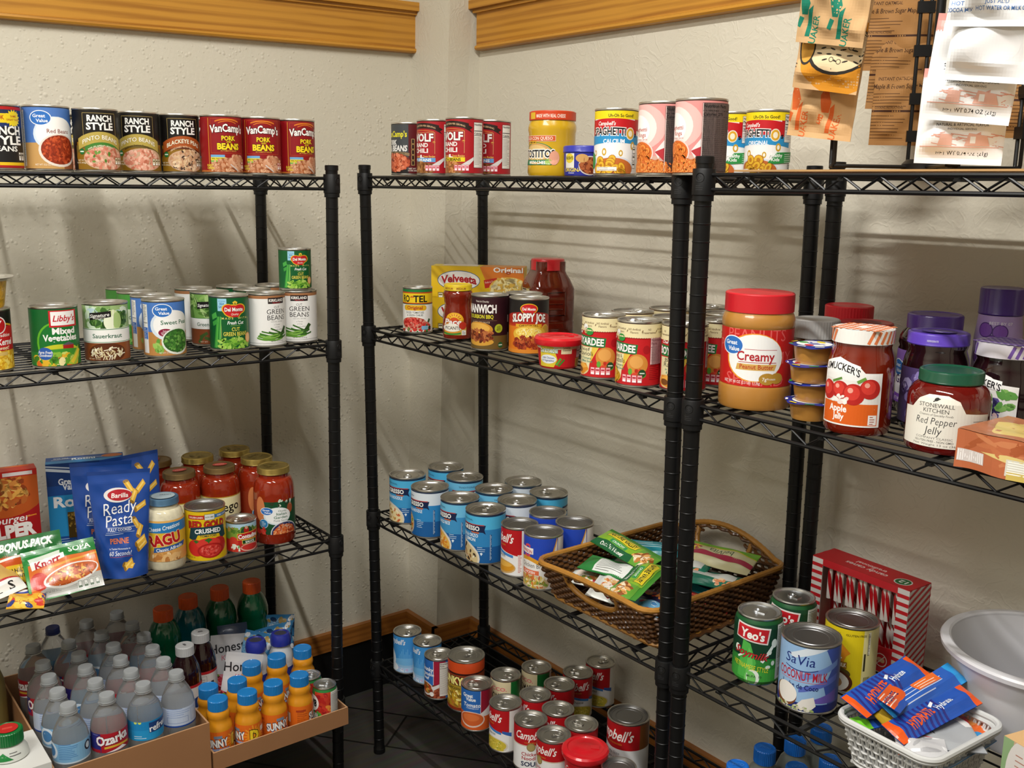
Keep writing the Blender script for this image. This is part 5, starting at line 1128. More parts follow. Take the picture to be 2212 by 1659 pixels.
jar('pace', PP, SAUCED, .0295,.099,.112, mat('yellow_steel_lid','d9bc1f',rough=.35), 'waisted salsa jar with a yellow lid in front of the yellow boxes','salsa_jar',art=a,lv=(6,62),lu=(-30,30),rot=-14,capside=Art().T('MEDIUM',-14,102.5,4.6,'a8702c',.02,20).T('MEDIUM',14,102.5,4.6,'a8702c',.02,20))
KP = [(.044,.0005),(.048,0),(.0495,.006),(.0495,.034),(.0485,.037),(.0495,.040),(.0495,.103),(.047,.110),(.041,.124),(.035,.134),(.0325,.140),(.0325,.160)]
def kextra(mb):   # moulded grip panel
    for (x0,z0,x1,z1) in ((-.020,.050,.020,.098),):
        pts = [(x0,-.0500,z0),(x1,-.0500,z0),(x1,-.0500,z1),(x0,-.0500,z1)]
        mb.tube(pts,.0014,MATS['brown_sauce'],6,True); mb.tube([(x0+.005,-.0498,z0+.012),(x1-.005,-.0498,z0+.012)],.0012,MATS['brown_sauce']); mb.tube([(x0+.005,-.0498,z0+.024),(x1-.005,-.0498,z0+.024)],.0012,MATS['brown_sauce'])
a = Art(); a.R(-30,0,14,66,'c9bf8a').R(-26,56,-4,65,'231a18').T('KIRKLAND',-15,58.5,4.2,'efece6',.04,19)
r = jar('kjar', KP, glassy('brown_sauce','5e1c0e'), .0355,.141,.165, mat('red_plastic','c01c24',rough=.35,coat=.3), 'large squarish plastic salsa jar with a red lid behind the sloppy joe can','salsa_jar',sq=5,rot=22,ribs=0,extra=kextra,dish=False)
mb = MB(); lay(mb, a, lambda u,v,o: (-.0500-o, -u-.012, v+.038), None, lift=.0006); link('label', mb.mesh('label'), r)
# red lidded microwave bowl
def bowl(key, label, art, H, Rt, Rb, lidz, rot, red, name='soup_bowl'):
    x,y,z,D,_ = POS[key]; r = thing(name,(x,y,z+.0006),face_cam(x,y,rot),label,'bowl')
    prof = [(Rb*.9,.001),(Rb,0),(Rb+.001,.003),(Rt,lidz)]
    m = MB(); m.lathe(prof, ink('c51f24'), 44); m.build('bowl_body', r)
    m = MB(); lay(m, art, lambda u,v,o: rev(prof)(u,v+.003,o), (-90,0,90,lidz*1000-4), su=5, sv=8, lift=.0003); m.build('label', r, 25)
    m = MB(); m.lathe([(Rt,lidz-.002),(Rt+.005,lidz-.001),(Rt+.0062,lidz+.003),(Rt+.006,lidz+.009),(Rt+.003,lidz+.0125),(Rt-.004,lidz+.0135),(Rt-.006,lidz+.0115),(Rt*.5,lidz+.0115),(Rt*.46,lidz+.0125),(.002,lidz+.0125)], red, 44)
    m.box(.010,-.006,lidz+.011,.026,.006,lidz+.0138,red)
    if key == 'bowl': m.hexa([(Rt*.6,.016,lidz+.004),(Rt+.018,.012,lidz+.006),(Rt+.016,.028,lidz+.006),(Rt*.55,.03,lidz+.004),(Rt*.6,.016,lidz+.010),(Rt+.018,.012,lidz+.009),(Rt+.016,.028,lidz+.009),(Rt*.55,.03,lidz+.010)], red)
    m.build('lid', r); return r
RED = mat('red_lid_plastic','cc1a24',rough=.28,coat=.4)
a = Art(); a.R(-90,0,90,50,'c51f24').R(-90,32,90,50,'e6dcb4'); a.poly([(-44,0),(-44,40),(-16,36),(-8,14),(-14,0)],'e3c83c'); a.T('Chef BOYARDEE',-26,26,7,'f2f2ec',.05,36,o='1f7a3a',ow=.08); a.E(-26,14,16,8,'e8ecf0'); a.T('with Chicken',-26,15,3.6,'2a4a8a',.02,24).T('& Vegetables',-26,10,3.6,'2a4a8a',.02,24); a.line(-10,4,-2,16,4,'5fa53a').line(-6,2,4,14,3,'3f8a2f'); a.R(-2,24,18,40,'efe2b8').T('Quality',8,34,3.6,'7a5a34',.02,14).T('Guarantee',8,29.5,3,'7a5a34',.02,15); a.nutri(30,16,26,28,('',''),bg='d8c8cc',fg='6a5a60'); a.R(28,0,60,15,'d0a02c')
for i in range(5): a.R(30,2+i*2.5,58,3+i*2.5,'4a3a1c')
bowl('bowl','small round microwave pasta bowl with a red plastic lid beside the beef ravioli', a, .055,.0385,.033,.042,10,RED,'pasta_bowl')
a = Art(); a.R(-90,0,90,90,'c51f24'); a.T("Campbell's",-22,56,12,'f2efec',.03,46,sh=.25); a.R(-90,0,90,46,'d8d8d8')
bowl('sbowl','round microwave soup bowl with a red plastic lid at the bottom edge of the photo', a, .10,.0385,.034,.085,0,RED)
# two yellow pasta dinner cartons, stacked
a = Art(); a.R(0,0,220,80,'e0b81c').poly([(104,80),(220,80),(220,0),(150,0),(126,30)],'d97a2a'); a.E(62,38,48,22,'2f5a8a').E(62,38,46.5,20.5,'f2efe8'); a.T('Velveeta',62,30,17,'b51c24',.06,80,arc=5,o='f2efe8',ow=.03); a.T('Original',172,58,11,'f4f0e6',.05,66,o='a5481c',ow=.04); a.poly([(118,40),(148,46),(150,28),(121,22)],'c5301f'); a.T('Shells & Cheese',134,35,4,'f0d0c0',.02,26,rot=10); a.E(174,22,44,26,'e8b84a'); a.B(172,24,36,20,60,16,['f0e0a0','e3c86a','f6ecc0','d9b04a'],seed=5,asp=.5); a.lines(14,10,50,3,3,'5a4a1c',1).facts(16,-2,3,10,12,'d8d0b0','5a4a2a')
ta = Art(); ta.R(0,0,220,90,'e3c84a').R(110,0,220,90,'d9924a').R(20,20,100,60,'e8e0d8')
vdir = -pi/4-.015
for i, lab in enumerate(('yellow and orange boxed pasta dinner on top of its stack, behind the salsa jar','yellow boxed pasta dinner at the bottom of the stack, behind the salsa jar')):
    carton('pasta_carton',(-.275,-.3605,1.0426+(1-i)*.0695), vdir, .2068,.055,.069,'dcb41c',lab,'box',front=a,top=ta,group='stacked yellow pasta cartons')
# ------------------------------------------------------------------ peanut butter and jelly shelf
PB_ = mat('peanut_butter','b07a35',rough=.35,coat=.6,var=.06,bscale=60)
a = Art(); a.R(-100,0,100,84,'c41f1c')
rd = random.Random(3)
for t,x,y in (('PEANUTS',6,66),('PEANUT',-16,48),('CREAMY',20,34),('SPREAD',6,2)): a.T(t,x,y,18,'e0605c',-.005,88)
a.E(4,42,42,35,'e8962c').E(5,42,40.5,33.5,'f0f0ee'); a.gv(-30,58,17,12.5); a.T('Creamy',6,38,13.5,'b0242c',.03,54); a.R(-18,35,36,35.8,'b0242c').R(-10,53.5,36,54.2,'b0242c'); a.poly([(-22,24),(34,24),(37,33),(-20,33)],'d3a85a'); a.T('Peanut Butter',8,26,6.8,'b5361f',.02,48)
a.E(24,12,12,8.5,'b58a34').E(38,13,10,8,'b58a34'); a.T('7g',20,9.5,5,'f0e8d8',.03).T('Protein',30,10.5,3.2,'f0e8d8',.02); a.T('NET WT 40 OZ (2.5 LB) 1.13kg',-14,4,4.4,'f0d8d4',.02,56)
PBP = [(.046,.001),(.0505,0),(.052,.004),(.052,.018),(.0522,.030),(.0512,.033),(.0508,.034),(.0508,.116),(.0512,.117),(.0522,.120),(.0515,.128),(.0495,.134),(.0475,.138),(.0475,.144)]
def pbx(mb):
    for i in range(40):
        t = 2*pi*i/40; q = t+.16; mb.tube([(.0522*cos(t),.0522*sin(t),.006),(.0523*cos(q),.0523*sin(q),.026)],.0009,PB_,4)
POS['pb'] = POS['pb'][:4]+(.166,)
jar('pb', PBP, PB_, .0492,.1385,.1655, mat('red_jar_lid','c9202a',rough=.4,coat=.2), 'large peanut butter jar with a red label and ribbed red lid, nearest the twin posts','peanut_butter_jar',art=a,lv=(34,116),lu=(-100,100),ribs=60,rot=-8,dish=False)
a = Art(); a.R(-60,0,60,50,'1d2450'); a.T('IT',-8,22,18,'e8e8ee',.06,20)
NP = [(.031,.001),(.034,0),(.0345,.05),(.0335,.056),(.0345,.062),(.0335,.070),(.0345,.076),(.0335,.083),(.033,.090),(.031,.094)]
jar('nut', NP, mat('hazelnut_spread','6a3c14',rough=.3,coat=.6), .0345,.093,.121, mat('white_plastic_lid','cfcfcd',rough=.45), 'brown spread jar with a ribbed white lid, behind the stacked dip cups','spread_jar',art=a,lv=(2,50),lu=(-50,50),ribs=50,dish=False)
jar('redlid', [(.036,.001),(.0395,0),(.0398,.09),(.038,.1),(.0365,.104)], mat('peanut_butter_dark','96602a',rough=.35,coat=.5), .0375,.103,.131, MATS['red_jar_lid'], 'peanut butter jar with a red lid at the back, behind the red preserves lid','peanut_butter_jar',ribs=50,dish=False)
JP = lambda R,H,nr: [(R*.84,.001),(R*.93,0),(R*.985,.004),(R,.012),(R,H*.56),(R*.985,H*.64),(R*.93,H*.74),(R*.85,H*.82),(nr+.001,H*.87),(nr,H*.89),(nr,H-.004)]
DARKJ = glassy('dark_berry_jelly','1d0a10',.06,.8); STR = glassy('strawberry_jelly','3a0a0c',.06,.8); APP = mat('apple_jelly','82200a',rough=.06,spec=.6,coat=.8,trans=.25)
jar('straw', JP(.042,.115,.037), STR, .0405,.099,.115, mat('red_steel_lid','b01c24',rough=.35,coat=.4), 'dark strawberry preserves jar with a red lid, behind the checked-lid apple jelly','jelly_jar',capside=Art().T('STRAWBERRY PRESERVES',0,104,5,'efd8d4',.02,64), top=Art().E(0,0,22,22,'8e1820').B(0,0,16,14,7,14,['6a1018','3a0a10'],seed=2))
a = Art(); P = [(-38,0),(44,0),(44,70),(22,70),(14,78),(-12,88),(-38,80)]
a.poly([(x*1.03,y*1.01-.5) for x,y in P],'ecebe8'); a.R(-37,2,42,30,'d9601c').R(-37,30,42,60,'e4e2dc'); a.band(-36,16,71,15,5,'f0efec'); a.T("SMUCKER'S",-10,67,9.5,'1c1a1e',.03,52,arc=5,rot=-6)
for x,y,rr in ((-28,44,13),(-8,46,12),(10,42,14),(30,50,13)): a.E(x,y,rr,rr,'b5241f').E(x-2,y+2,rr*.7,rr*.7,'d23a30').E(x-4,y+5,rr*.25,rr*.25,'eaa090')
a.B(-8,34,10,5,12,7,['f2efe8','efd8d0'],seed=3); a.line(-20,56,-6,62,3,'5f8a3a').line(14,58,24,64,4,'6f9a44'); a.T('Apple',-10,18,9,'f4f2ee',.05,26).T('Jelly',-8,8,8,'f4f2ee',.05,16); a.R(30,3,41,16,'f0ece8').lines(32,13,39,4,3,'a03a1c',1)
ck = Art(); ck.E(0,0,36,36,'ece9e4')
for i in range(-4,5): ck.line(i*9,-34,i*9,34,4,'dd7a48') if abs(i)<4 else None
for i in range(-3,4): ck.line(-33,i*9,33,i*9,4,'dd7a48')
ck.R(-7,-10,7,10,'ece9e4')
cs = Art(); cs.R(-130,118,130,136,'ece9e4')
for i in range(-14,15): cs.line(i*8.6-4,119,i*8.6+3,135,4,'dd7a48') if abs(i)>2 else None
POS['apple'] = POS['apple'][:4]+(.136,)
jar('apple', JP(.0425,.136,.0365), APP, .0385,.119,.136, mat('white_steel_lid','e6e3de',rough=.35), 'apple jelly jar with an orange checked lid and orange label','jelly_jar',art=a,lv=(12,104),lu=(-44,48),rot=-22,top=ck,capside=cs)
a = Art(); a.R(-90,0,90,78,'8f6ac0').R(-90,12,90,60,'e9e7ee'); a.R(-90,0,90,12,'7a4ab0'); a.gv(-30,50,14,11); a.T('Grape',-14,28,12,'3a1c5a',.02,40); a.T('Jelly',-10,15,9,'3a1c5a',.02,26); a.T('NET WT 30 OZ',-20,3,5,'efe8f4',.02,34)
PUR = mat('purple_lid','45287c',rough=.35,coat=.3); PURB = mat('bright_purple_lid','5a3fae',rough=.35,coat=.3)
GP = [(.040,.001),(.044,0),(.046,.006),(.046,.022),(.0445,.028),(.046,.034),(.046,.088),(.044,.094),(.046,.099),(.045,.108),(.040,.118),(.036,.122),(.036,.135)]
jar('gvgrape', GP, DARKJ, .0375,.118,.141, PUR, 'tall dark grape jelly jar with a deep purple lid and white and lilac label','jelly_jar',art=a,lv=(14,90),lu=(-70,70),rot=-30)
a = Art(); a.R(-100,0,100,74,'4a3a66'); a.B(0,36,60,36,80,15,['6f5f9a','8a7ab4','3a2a54','a59ac4','5a4a80'],seed=3,asp=.95); a.R(-18,6,60,66,'d8cc4a').R(-14,10,60,62,'ece8e4'); a.T("WELCH'S",14,38,15,'2a2a6a',.05,58); a.T('Concord Grape Jelly',14,24,6,'3a2a5a',.02,48)
jar('welch', JP(.0425,.130,.037), DARKJ, .0385,.114,.130, PURB, 'dark grape jelly jar with a bright purple lid and grape-covered label','jelly_jar',art=a,lv=(10,84),lu=(-70,70),rot=14,top=Art().E(0,0,22,20,'4a3494').B(0,0,14,12,6,16,['b5b0d8','8a82c0'],seed=2,asp=.3),capside=Art().T('REFRIGERATE',-16,120,2.6,'d8d4ee',.02,14))
a = Art(); a.poly([(-60,0),(70,0),(70,42),(34,44),(26,58),(12,64),(-10,64),(-22,58),(-32,46),(-60,44)],'e6e2d6'); a.E(0,59,3,2,'2a2a2a',rot=30).line(-4,56,4,60,1.2,'2a2a2a'); a.T('STONEWALL',0,49,5.2,'3a3634',.0,42).T('KITCHEN',0,42.5,5.2,'3a3634',.0,30); a.T('Creators of Specialty Foods',0,38.5,2.6,'55504c',0,40,sh=.2)
a.T('Red Pepper',0,28,9,'2a2a2c',-.012,48,sh=.15); a.T('Jelly',-2,16,10,'2a2a2c',-.012,20,sh=.15); a.T('COMPANY CLASSIC',0,10,2.8,'77726c',0,44).T('GLUTEN FREE - NON GMO',0,6,2.6,'55504c',.01,46).T('Net Weight 13 oz (369g)',4,2,2.6,'66625c',0,58); a.lines(44,34,68,6,3,'7a766e',.7)
SP = [(.043,.001),(.047,0),(.0485,.004),(.0485,.062),(.047,.070),(.042,.078),(.037,.082),(.0355,.083),(.0355,.092)]
POS['stone'] = POS['stone'][:4]+(.099,)
jar('stone', SP, glassy('red_pepper_jelly','5c0f0c',.06,.8), .0375,.083,.098, mat('green_steel_lid','0f4a34',rough=.35,coat=.4), 'squat red pepper jelly jar with a dark green lid and hand-lettered cream label','jelly_jar',art=a,lv=(8,74),lu=(-48,68),rot=-16)
LIL = mat('lilac_plastic','a58cc4',rough=.35,coat=.4)
a = Art(); 
for x,y,rr in ((-18,118,10),(2,116,10),(-8,100,11),(26,92,11),(38,94,9),(-28,80,9),(-22,56,9),(-14,70,11),(8,60,10),(24,66,9),(-28,40,9)): a.E(x,y,rr*1.05,rr*1.05,'4a2a70').E(x,y,rr*.92,rr*.92,'7a4aa5')
a.E(-22,30,3,14,'8a6ab0'); a.T('BEST BY 07',2,126,4,'e8e2f0',.01,30)
SQ = [(.028,.001),(.0315,0),(.032,.006),(.032,.08),(.0315,.11),(.029,.135),(.0285,.142)]
jar('squeeze', SQ, LIL, .0292,.1425,.180, PUR, 'tall lilac squeeze bottle of grape jelly with a purple cap','squeeze_bottle',cat='bottle',art=a,lv=(4,140),lu=(-46,46),dish=False,capname='cap')
a = Art(); P = [(-44,0),(40,0),(40,62),(20,64),(6,72),(-14,78),(-44,70)]
a.poly(P,'e8e6e4'); a.R(-42,2,38,16,'5f2a8a'); a.T('Blackberry Jelly',-2,6,7,'efe8f2',.03,60); a.B(-6,34,34,16,60,10,['2f2a5a','453c80','5a5090','221c44'],seed=3,asp=.9); a.B(26,44,10,12,8,14,['5f9a4a','7fb05f'],seed=5); a.B(4,22,16,6,14,8,['f0e0e0','e8c8c8'],seed=6); a.band(-40,20,62,13,3,'f0efee'); a.T("SMUCKER'S",-6,58,9,'1c1a1e',.03,50,arc=3,rot=-5)
cv = Art(); cv.E(0,0,36,36,'dedbe6')
for i in range(-3,4): cv.line(i*9,-33,i*9,33,4,'7a5ab0'); cv.line(-33,i*9,33,i*9,4,'7a5ab0')
csv = Art(); csv.R(-130,108,130,125,'dedbe6')
for i in range(-14,15): csv.line(i*8.6-3,109,i*8.6+3,124,4,'7a5ab0') if abs(i)>2 else None
jar('black', JP(.042,.125,.037), DARKJ, .0385,.109,.125, mat('lilac_steel_lid','dedbe6',rough=.35), 'blackberry jelly jar with a purple checked lid at the right edge','jelly_jar',art=a,lv=(12,92),lu=(-46,46),rot=-32,top=cv,capside=csv)
# dip cups in a stack
cx,cy,cz,_,_ = POS['cup']
CUPM = mat('clear_cup_peanut','b5803a',rough=.3,coat=.5); FOILB = mat('blue_foil_lid','2a3a9c',rough=.28,metal=.3)
def dip(i, lab):
    r = thing('dip_cup',(cx+[0,.003,-.002,.001][i],cy+[0,-.002,.002,0][i],cz+.0006+.0262*i),face_cam(cx,cy,i*37),lab,'cup','stacked peanut butter dip cups')
    m = MB(); m.lathe([(.021,.0005),(.0235,0),(.0245,.003),(.0275,.0225),(.0285,.0235)],CUPM,40); m.build('cup_body', r)
    m = MB(); n = 44; rr = [.0335+.0012*sin(5*2*pi*k/n)+.0008*sin(9*2*pi*k/n+i) for k in range(n)]; zz = [.0245+.0012*sin(3*2*pi*k/n+i) for k in range(n)]
    vs = [(rr[k]*cos(2*pi*k/n),rr[k]*sin(2*pi*k/n),zz[k]-.0006) for k in range(n)]+[(rr[k]*cos(2*pi*k/n),rr[k]*sin(2*pi*k/n),zz[k]) for k in range(n)]+[(.026*cos(2*pi*k/n),.026*sin(2*pi*k/n),.0252) for k in range(n)]
    m.add(vs,[(k,(k+1)%n,n+(k+1)%n,n+k) for k in range(n)]+[(n+k,n+(k+1)%n,2*n+(k+1)%n,2*n+k) for k in range(n)]+[tuple(range(2*n,3*n)),tuple(reversed(range(n)))],FOILB)
    aa = Art().E(0,0,24,24,'e8e8e4').T('JIF',0,-6,14,'2a3a9c',.06,28).E(-12,12,8,6,'c9303a').E(14,10,7,6,'3f9a3a').E(12,-14,10,5,'e0c830')
    lay(m, aa, lambda u,v,o:(u,v,.0253+o)); 
    for k in range(8): q = 2*pi*k/8+i; m.add([(.030*cos(q+d),.030*sin(q+d),.0256) for d in (-.2,.2)]+[(.0335*cos(q+d),.0335*sin(q+d),.0254) for d in (.2,-.2)],[(0,1,2,3)],ink(['d8d8e0','e0c830','3f9a3a','d8d8e0'][k%4]))
    m.build('foil_lid', r)
for i, lab in enumerate(('bottom cup of the stack of four peanut butter dip cups','peanut butter dip cup second from the bottom of the stack of four','peanut butter dip cup third from the bottom of the stack of four','top peanut butter dip cup of the stack, colourful foil lid showing')): dip(i, lab)
# wrapped brick
a = Art(); a.R(0,0,160,44,'b5643f'); a.B(80,30,80,12,14,34,['a5552f','c47a50','bb6c44'],seed=3,asp=.2); a.poly([(30,24),(60,18),(110,14),(150,10),(150,16),(110,22),(60,26)],'d8c07a'); a.R(2,8,34,22,'cfc6c2').R(60,4,84,22,'d0cdc0').R(104,4,150,20,'cfc8c6').R(62,0,84,10,'c9b05a')
for i in range(12): a.R(3+i*2.6,9,4+i*2.6,21,'efeae8'); a.R(104+i*3.6,5,105.4+i*3.6,19,'efeae8')
for i in range(6): a.R(62,6+i*2.6,82,7.2+i*2.6,'efeee6')
ta = Art(); ta.R(0,0,160,120,'a86a4a').poly([(30,20),(160,0),(160,120),(60,120),(10,70)],'cdb36a'); ta.poly([(60,40),(150,30),(150,40),(60,50)],'dfa52c').poly([(70,20),(150,8),(150,20),(80,28)],'dfa52c'); ta.B(110,70,40,26,30,16,['c94a3a','e8d8c0','5f8a3a','e0a090'],seed=3)
mb = MB(); w,d,h = .15,.11,.044; m = foil('b0643e')
nx = 16
def bz(x,y,z): q = .0012*sin(90*x+40*z)+.0008*sin(170*y+60*x); return (x+q*.3, y+q, z+q*.6)
for (O,U,V,nu,nv) in (((0,0,0),(w,0,0),(0,0,h),16,6),((0,0,h),(w,0,0),(0,d,0),16,12),((0,d,0),(0,-d,0),(0,0,h),12,6),((w,0,0),(0,d,0),(0,0,h),12,6),((w,d,0),(-w,0,0),(0,0,h),16,6),((0,d,0),(w,0,0),(0,-d,0),16,12)):
    vs = [bz(O[0]+U[0]*i/nu+V[0]*j/nv, O[1]+U[1]*i/nu+V[1]*j/nv, O[2]+U[2]*i/nu+V[2]*j/nv) for j in range(nv+1) for i in range(nu+1)]
    mb.add(vs,[(j*(nu+1)+i,j*(nu+1)+i+1,(j+1)*(nu+1)+i+1,(j+1)*(nu+1)+i) for j in range(nv) for i in range(nu)],m)
lay(mb, a, lambda u,v,o: bz(u,-o-.0006,v), (0,0,w*1000,h*1000), su=9, sv=9, inkf=foil); lay(mb, ta, lambda u,v,o: bz(u,v,h+.0006+o), (0,0,w*1000,d*1000), su=9, sv=9, inkf=foil)
ob = mb.build('wrapped_snack_brick', None, 50); ob.location = (-.420,-1.662,1.0472+.0012); ob.rotation_euler = (0,0,-pi/2-.03); tag(ob,'orange-brown cellophane-wrapped block with clear seal strips at the right edge','packet')
# ------------------------------------------------------------------ third shelf, left unit: cartons and pouches
a = Art(); a.R(0,0,130,190,'a5191c').E(70,150,74,52,'b5541f'); a.B(60,152,60,36,120,17,['c9823c','b5622a','d9a04a','8a3a18','e0b060'],seed=3,asp=.5); a.R(0,178,130,190,'b5241c').R(70,180,122,187,'d8d0d0'); a.R(0,182,34,188,'4a5fa0')
a.T('hamburger',62,86,15,'f0eeea',.02,100,sh=.2,rot=3); a.line(106,96,124,98,2.4,'e08a2c'); a.T('HELPER',68,58,25,'f2f0ea',.1,108,rot=3); a.poly([(0,30),(126,40),(120,46),(126,58),(0,50)],'dc9a34'); a.T('LASAGNA',50,36,8,'6a3a10',.03,58,rot=3); a.lines(46,26,100,3,5,'e0b0a8',1.4)
sd = Art(); sd.R(0,0,40,190,'8e1518')
carton('dinner_mix_carton',(-1.203,-.167,.6166),-.1,.130,.038,.190,'a5191c','red boxed lasagna dinner mix at the left edge of the third shelf','box',front=a,right=sd,top=Art().R(0,0,130,38,'b5301c').R(10,30,120,34,'d9822c'))
a = Art(); a.R(0,0,140,186,'2a8fc8').R(0,120,140,186,'1f4f98').R(0,140,140,186,'1d3f7c').R(0,0,140,34,'1f4f98').R(0,0,140,20,'2f96cc')
a.poly([(0,172),(140,150),(140,154),(0,178)],'dbe6f0').poly([(0,180),(140,160),(140,162),(0,183)],'c9d8ea').E(110,50,44,60,'e0b488').E(116,46,36,54,'d0702c'); a.B(116,60,30,34,60,13,['e09a3c','b5421f','e8c86a','5f8a2f'],seed=4); a.E(110,20,40,22,'e6e2de').R(0,0,140,20,'2f96cc')
a.T('Great',38,142,13,'eef2f6',.05,34).T('Value',44,131,13,'eef2f6',.05,32); a.T('Rotini',52,96,22,'f2f4f6',.06,84); a.R(34,30,76,84,'5a4418'); rd = random.Random(2)
for i in range(26):
    x,y,q = 36+rd.random()*38, 33+rd.random()*48, rd.random()*pi
    for k in range(4): a.E(min(74,max(36,x+k*2.6*cos(q))),min(82,max(32,y+k*2.6*sin(q))),2.6,1.5,['9a7a30','b5923c','7a5c20','c9a54a'][(i+k)%4],8,rot=math.degrees(q)+60)
a.line(60,84,76,70,1,'d8d4c8'); a.lines(10,28,50,2,5,'c9dced',.9); a.T('NET WT 16 OZ (1 LB) 454g',44,7,5,'e6eef4',.02,68)
ta = Art(); ta.R(0,0,140,50,'2f86c4').R(0,20,140,50,'1f4f98').band(10,120,26,2,8,'dbe6f0').T('Rotini',70,20,14,'e6eef4',.05,44).T('Great Value',28,34,8,'dbe6f0',.04,28).E(124,34,20,12,'c9703a')
ang = -radians(15)
carton('pasta_carton',(-1.051,-.151,.6166),ang,.145,.050,.186,'1f5aa4','blue carton of rotini pasta with a window, behind the blue pouches','box',front=a,top=ta,right=Art().R(0,0,50,186,'1d3c78'))
a = Art(); a.R(0,0,90,95,'e6e0d8').R(0,0,90,12,'2f7ab8').E(70,40,40,24,'c9862c'); a.B(66,40,30,20,40,12,['e0b050','b5622a','d9944a'],seed=2)
carton('pasta_carton',(-1.245,-.222,.6166),-.2,.085,.035,.100,'e2dcd4','small white pasta carton with a blue base strip at the left photo edge','box',front=a,right=Art().R(0,0,40,100,'d8cfc4').R(0,0,40,12,'2f7ab8'))
def penne(a, x, y, q, l=30, w=11):
    c, s = cos(radians(q)), sin(radians(q)); f = lambda u,v: (x+u*c-v*s, y+u*s+v*c)
    a.poly([f(-l/2,-w/2),f(l/2-w*.4,-w/2),f(l/2,w/2),f(-l/2+w*.4,w/2)],'d9a83a').poly([f(-l/2+3,-w*.1),f(l/2-5,-w*.1),f(l/2-3,w*.25),f(-l/2+5,w*.25)],'edcb6a'); X,Y = f(-l/2+w*.2,0); a.E(X,Y,w*.28,w*.55,'8a6420',12,q-20)
a = Art(); a.R(-80,0,80,222,'1d4694'); a.R(-80,214,80,222,'1a3c80')
for x,y,q in ((20,188,-58),(44,186,52),(30,168,70),(44,146,30),(34,112,-60),(42,96,72),(48,64,40),(44,74,35),(14,26,-12),(14,28,40)): penne(a,x,y,q)
a.E(-4,172,30,15,'e6e2e2').E(0,172,26,11.5,'b01c2a'); a.T('Barilla',0,167,9.5,'f2eeea',.03,36,sh=.15); a.T('Ready',-2,134,26,'f0f0f2',-.005,72,sh=.2,rot=6).T('Pasta',-4,110,24,'f0f0f2',-.005,62,sh=.2,rot=6); a.R(-34,105,34,105.8,'c9d0e0'); a.T('FULLY COOKED',-4,98,6.5,'e6e8ee',.03,54); a.R(-36,95,30,95.6,'c9d0e0').lines(-38,91,30,1,3,'c9d0e0',1); a.T('PENNE',-6,72,11.5,'d9764a',.05,44); a.T('It Tastes Homemade in',-6,60,3.4,'e6e8ee',.01,50); a.T('60 Seconds!',-6,48,9.5,'f0f0f2',0,54,sh=.2); a.R(-32,45,24,45.7,'c95a4a')
gp='blue ready pasta pouches'
a.p = [([(x*.88,y*.92) for x,y in P],c,L) for P,c,L in a.p]
pm = packet_mesh(.112,.204,.045,'1d4694',a,seed=3,wr=.0012,gusset=1,taper=.24)
rest(packet('pasta_pouch',pose((-.970,-.350,.6170),face_cam(-.955,-.33,-4),.06),'blue penne pasta pouch in front with its whole printed face showing','pouch',gp,mesh=pm), .6168)
rest(packet('pasta_pouch',pose((-.985,-.272,.6170),face_cam(-.985,-.265,0),.05,.03),'blue penne pasta pouch second in line, left behind the front pouch','pouch',gp,mesh=pm), .6168)
rest(packet('pasta_pouch',pose((-.905,-.255,.6170),face_cam(-.9,-.25,14),.05,-.06),'blue penne pasta pouch at the back right, only its upper right corner showing','pouch',gp,mesh=pm), .6168)
a = Art(); a.R(-80,0,80,110,'2f8a3a').poly([(-70,6),(74,0),(74,84),(-66,78)],'d9702c').R(-80,82,80,110,'1f7a34').poly([(-60,76),(0,88),(2,100),(-64,92)],'cfd8cc').poly([(-60,66),(8,80),(8,92),(-62,82)],'f0eee8'); a.T('Knorr',-26,72,14,'b51c2a',.06,54,rot=10,sh=.15); a.T('SOPA',42,90,13,'eef2ea',.04,46); a.poly([(-30,62),(74,74),(74,78),(-26,68)],'e0a03c').poly([(-76,4),(76,0),(76,34),(-40,26)],'b5b5b0'); a.E(-50,40,18,20,'c93a2c').E(14,40,58,23,'e0dcd6',rot=8).E(15,41,54,19,'b5541f',rot=8); a.B(16,42,48,14,90,10,['d98a3c','c9602c','e0b04a','8a3a18'],seed=5,asp=.4)
for i in range(4): a.R(22+i*12,6,32+i*12,22,'efefec').R(23+i*12,7,31+i*12,21,'6a7a6a').R(24+i*12,12,30+i*12,20,'efefec')
a.T('NET WT 3.5 OZ (100g)',-34,12,4,'4a4a48',.01,44)
a.p = [([(x*.83,y*.85) for x,y in P],c,L) for P,c,L in a.p]
rest(packet('soup_pouch',pose((-1.083,-.395,.6200),face_cam(-1.078,-.40,4),.62,-.10),'green-edged soup mix pouch leaning back in front, bowl of soup on its face','pouch',w=.124,h=.095,t=.014,bg='2f8a3a',art=a,seed=5,wr=.0014), .6168)
a = Art(); a.R(-80,0,80,120,'c9541f').R(-80,80,80,120,'1f6a30').band(-60,60,72,5,6,'efe8e0'); a.T('BONUS PACK',0,92,17,'eef2ea',.08,104,sh=.2); a.R(-44,20,-4,60,'e0b82c').T('FAMILY',-24,44,9,'4a3a10',.05,34).T('FAVORITE',-24,32,7,'4a3a10',.05,36); a.B(30,30,30,24,40,16,['d9a03c','c93a24','efe0c0','b5622a'],seed=4)
a.p = [([(x*.86,y*.85) for x,y in P],c,L) for P,c,L in a.p]
rest(packet('soup_pouch',pose((-1.128,-.335,.6185),face_cam(-1.128,-.30,0),.45,-.08),'orange and green bonus pack soup pouch behind the soup mix pouch','pouch',w=.120,h=.100,t=.012,bg='c9541f',art=a,seed=8,wr=.0016), .6168)
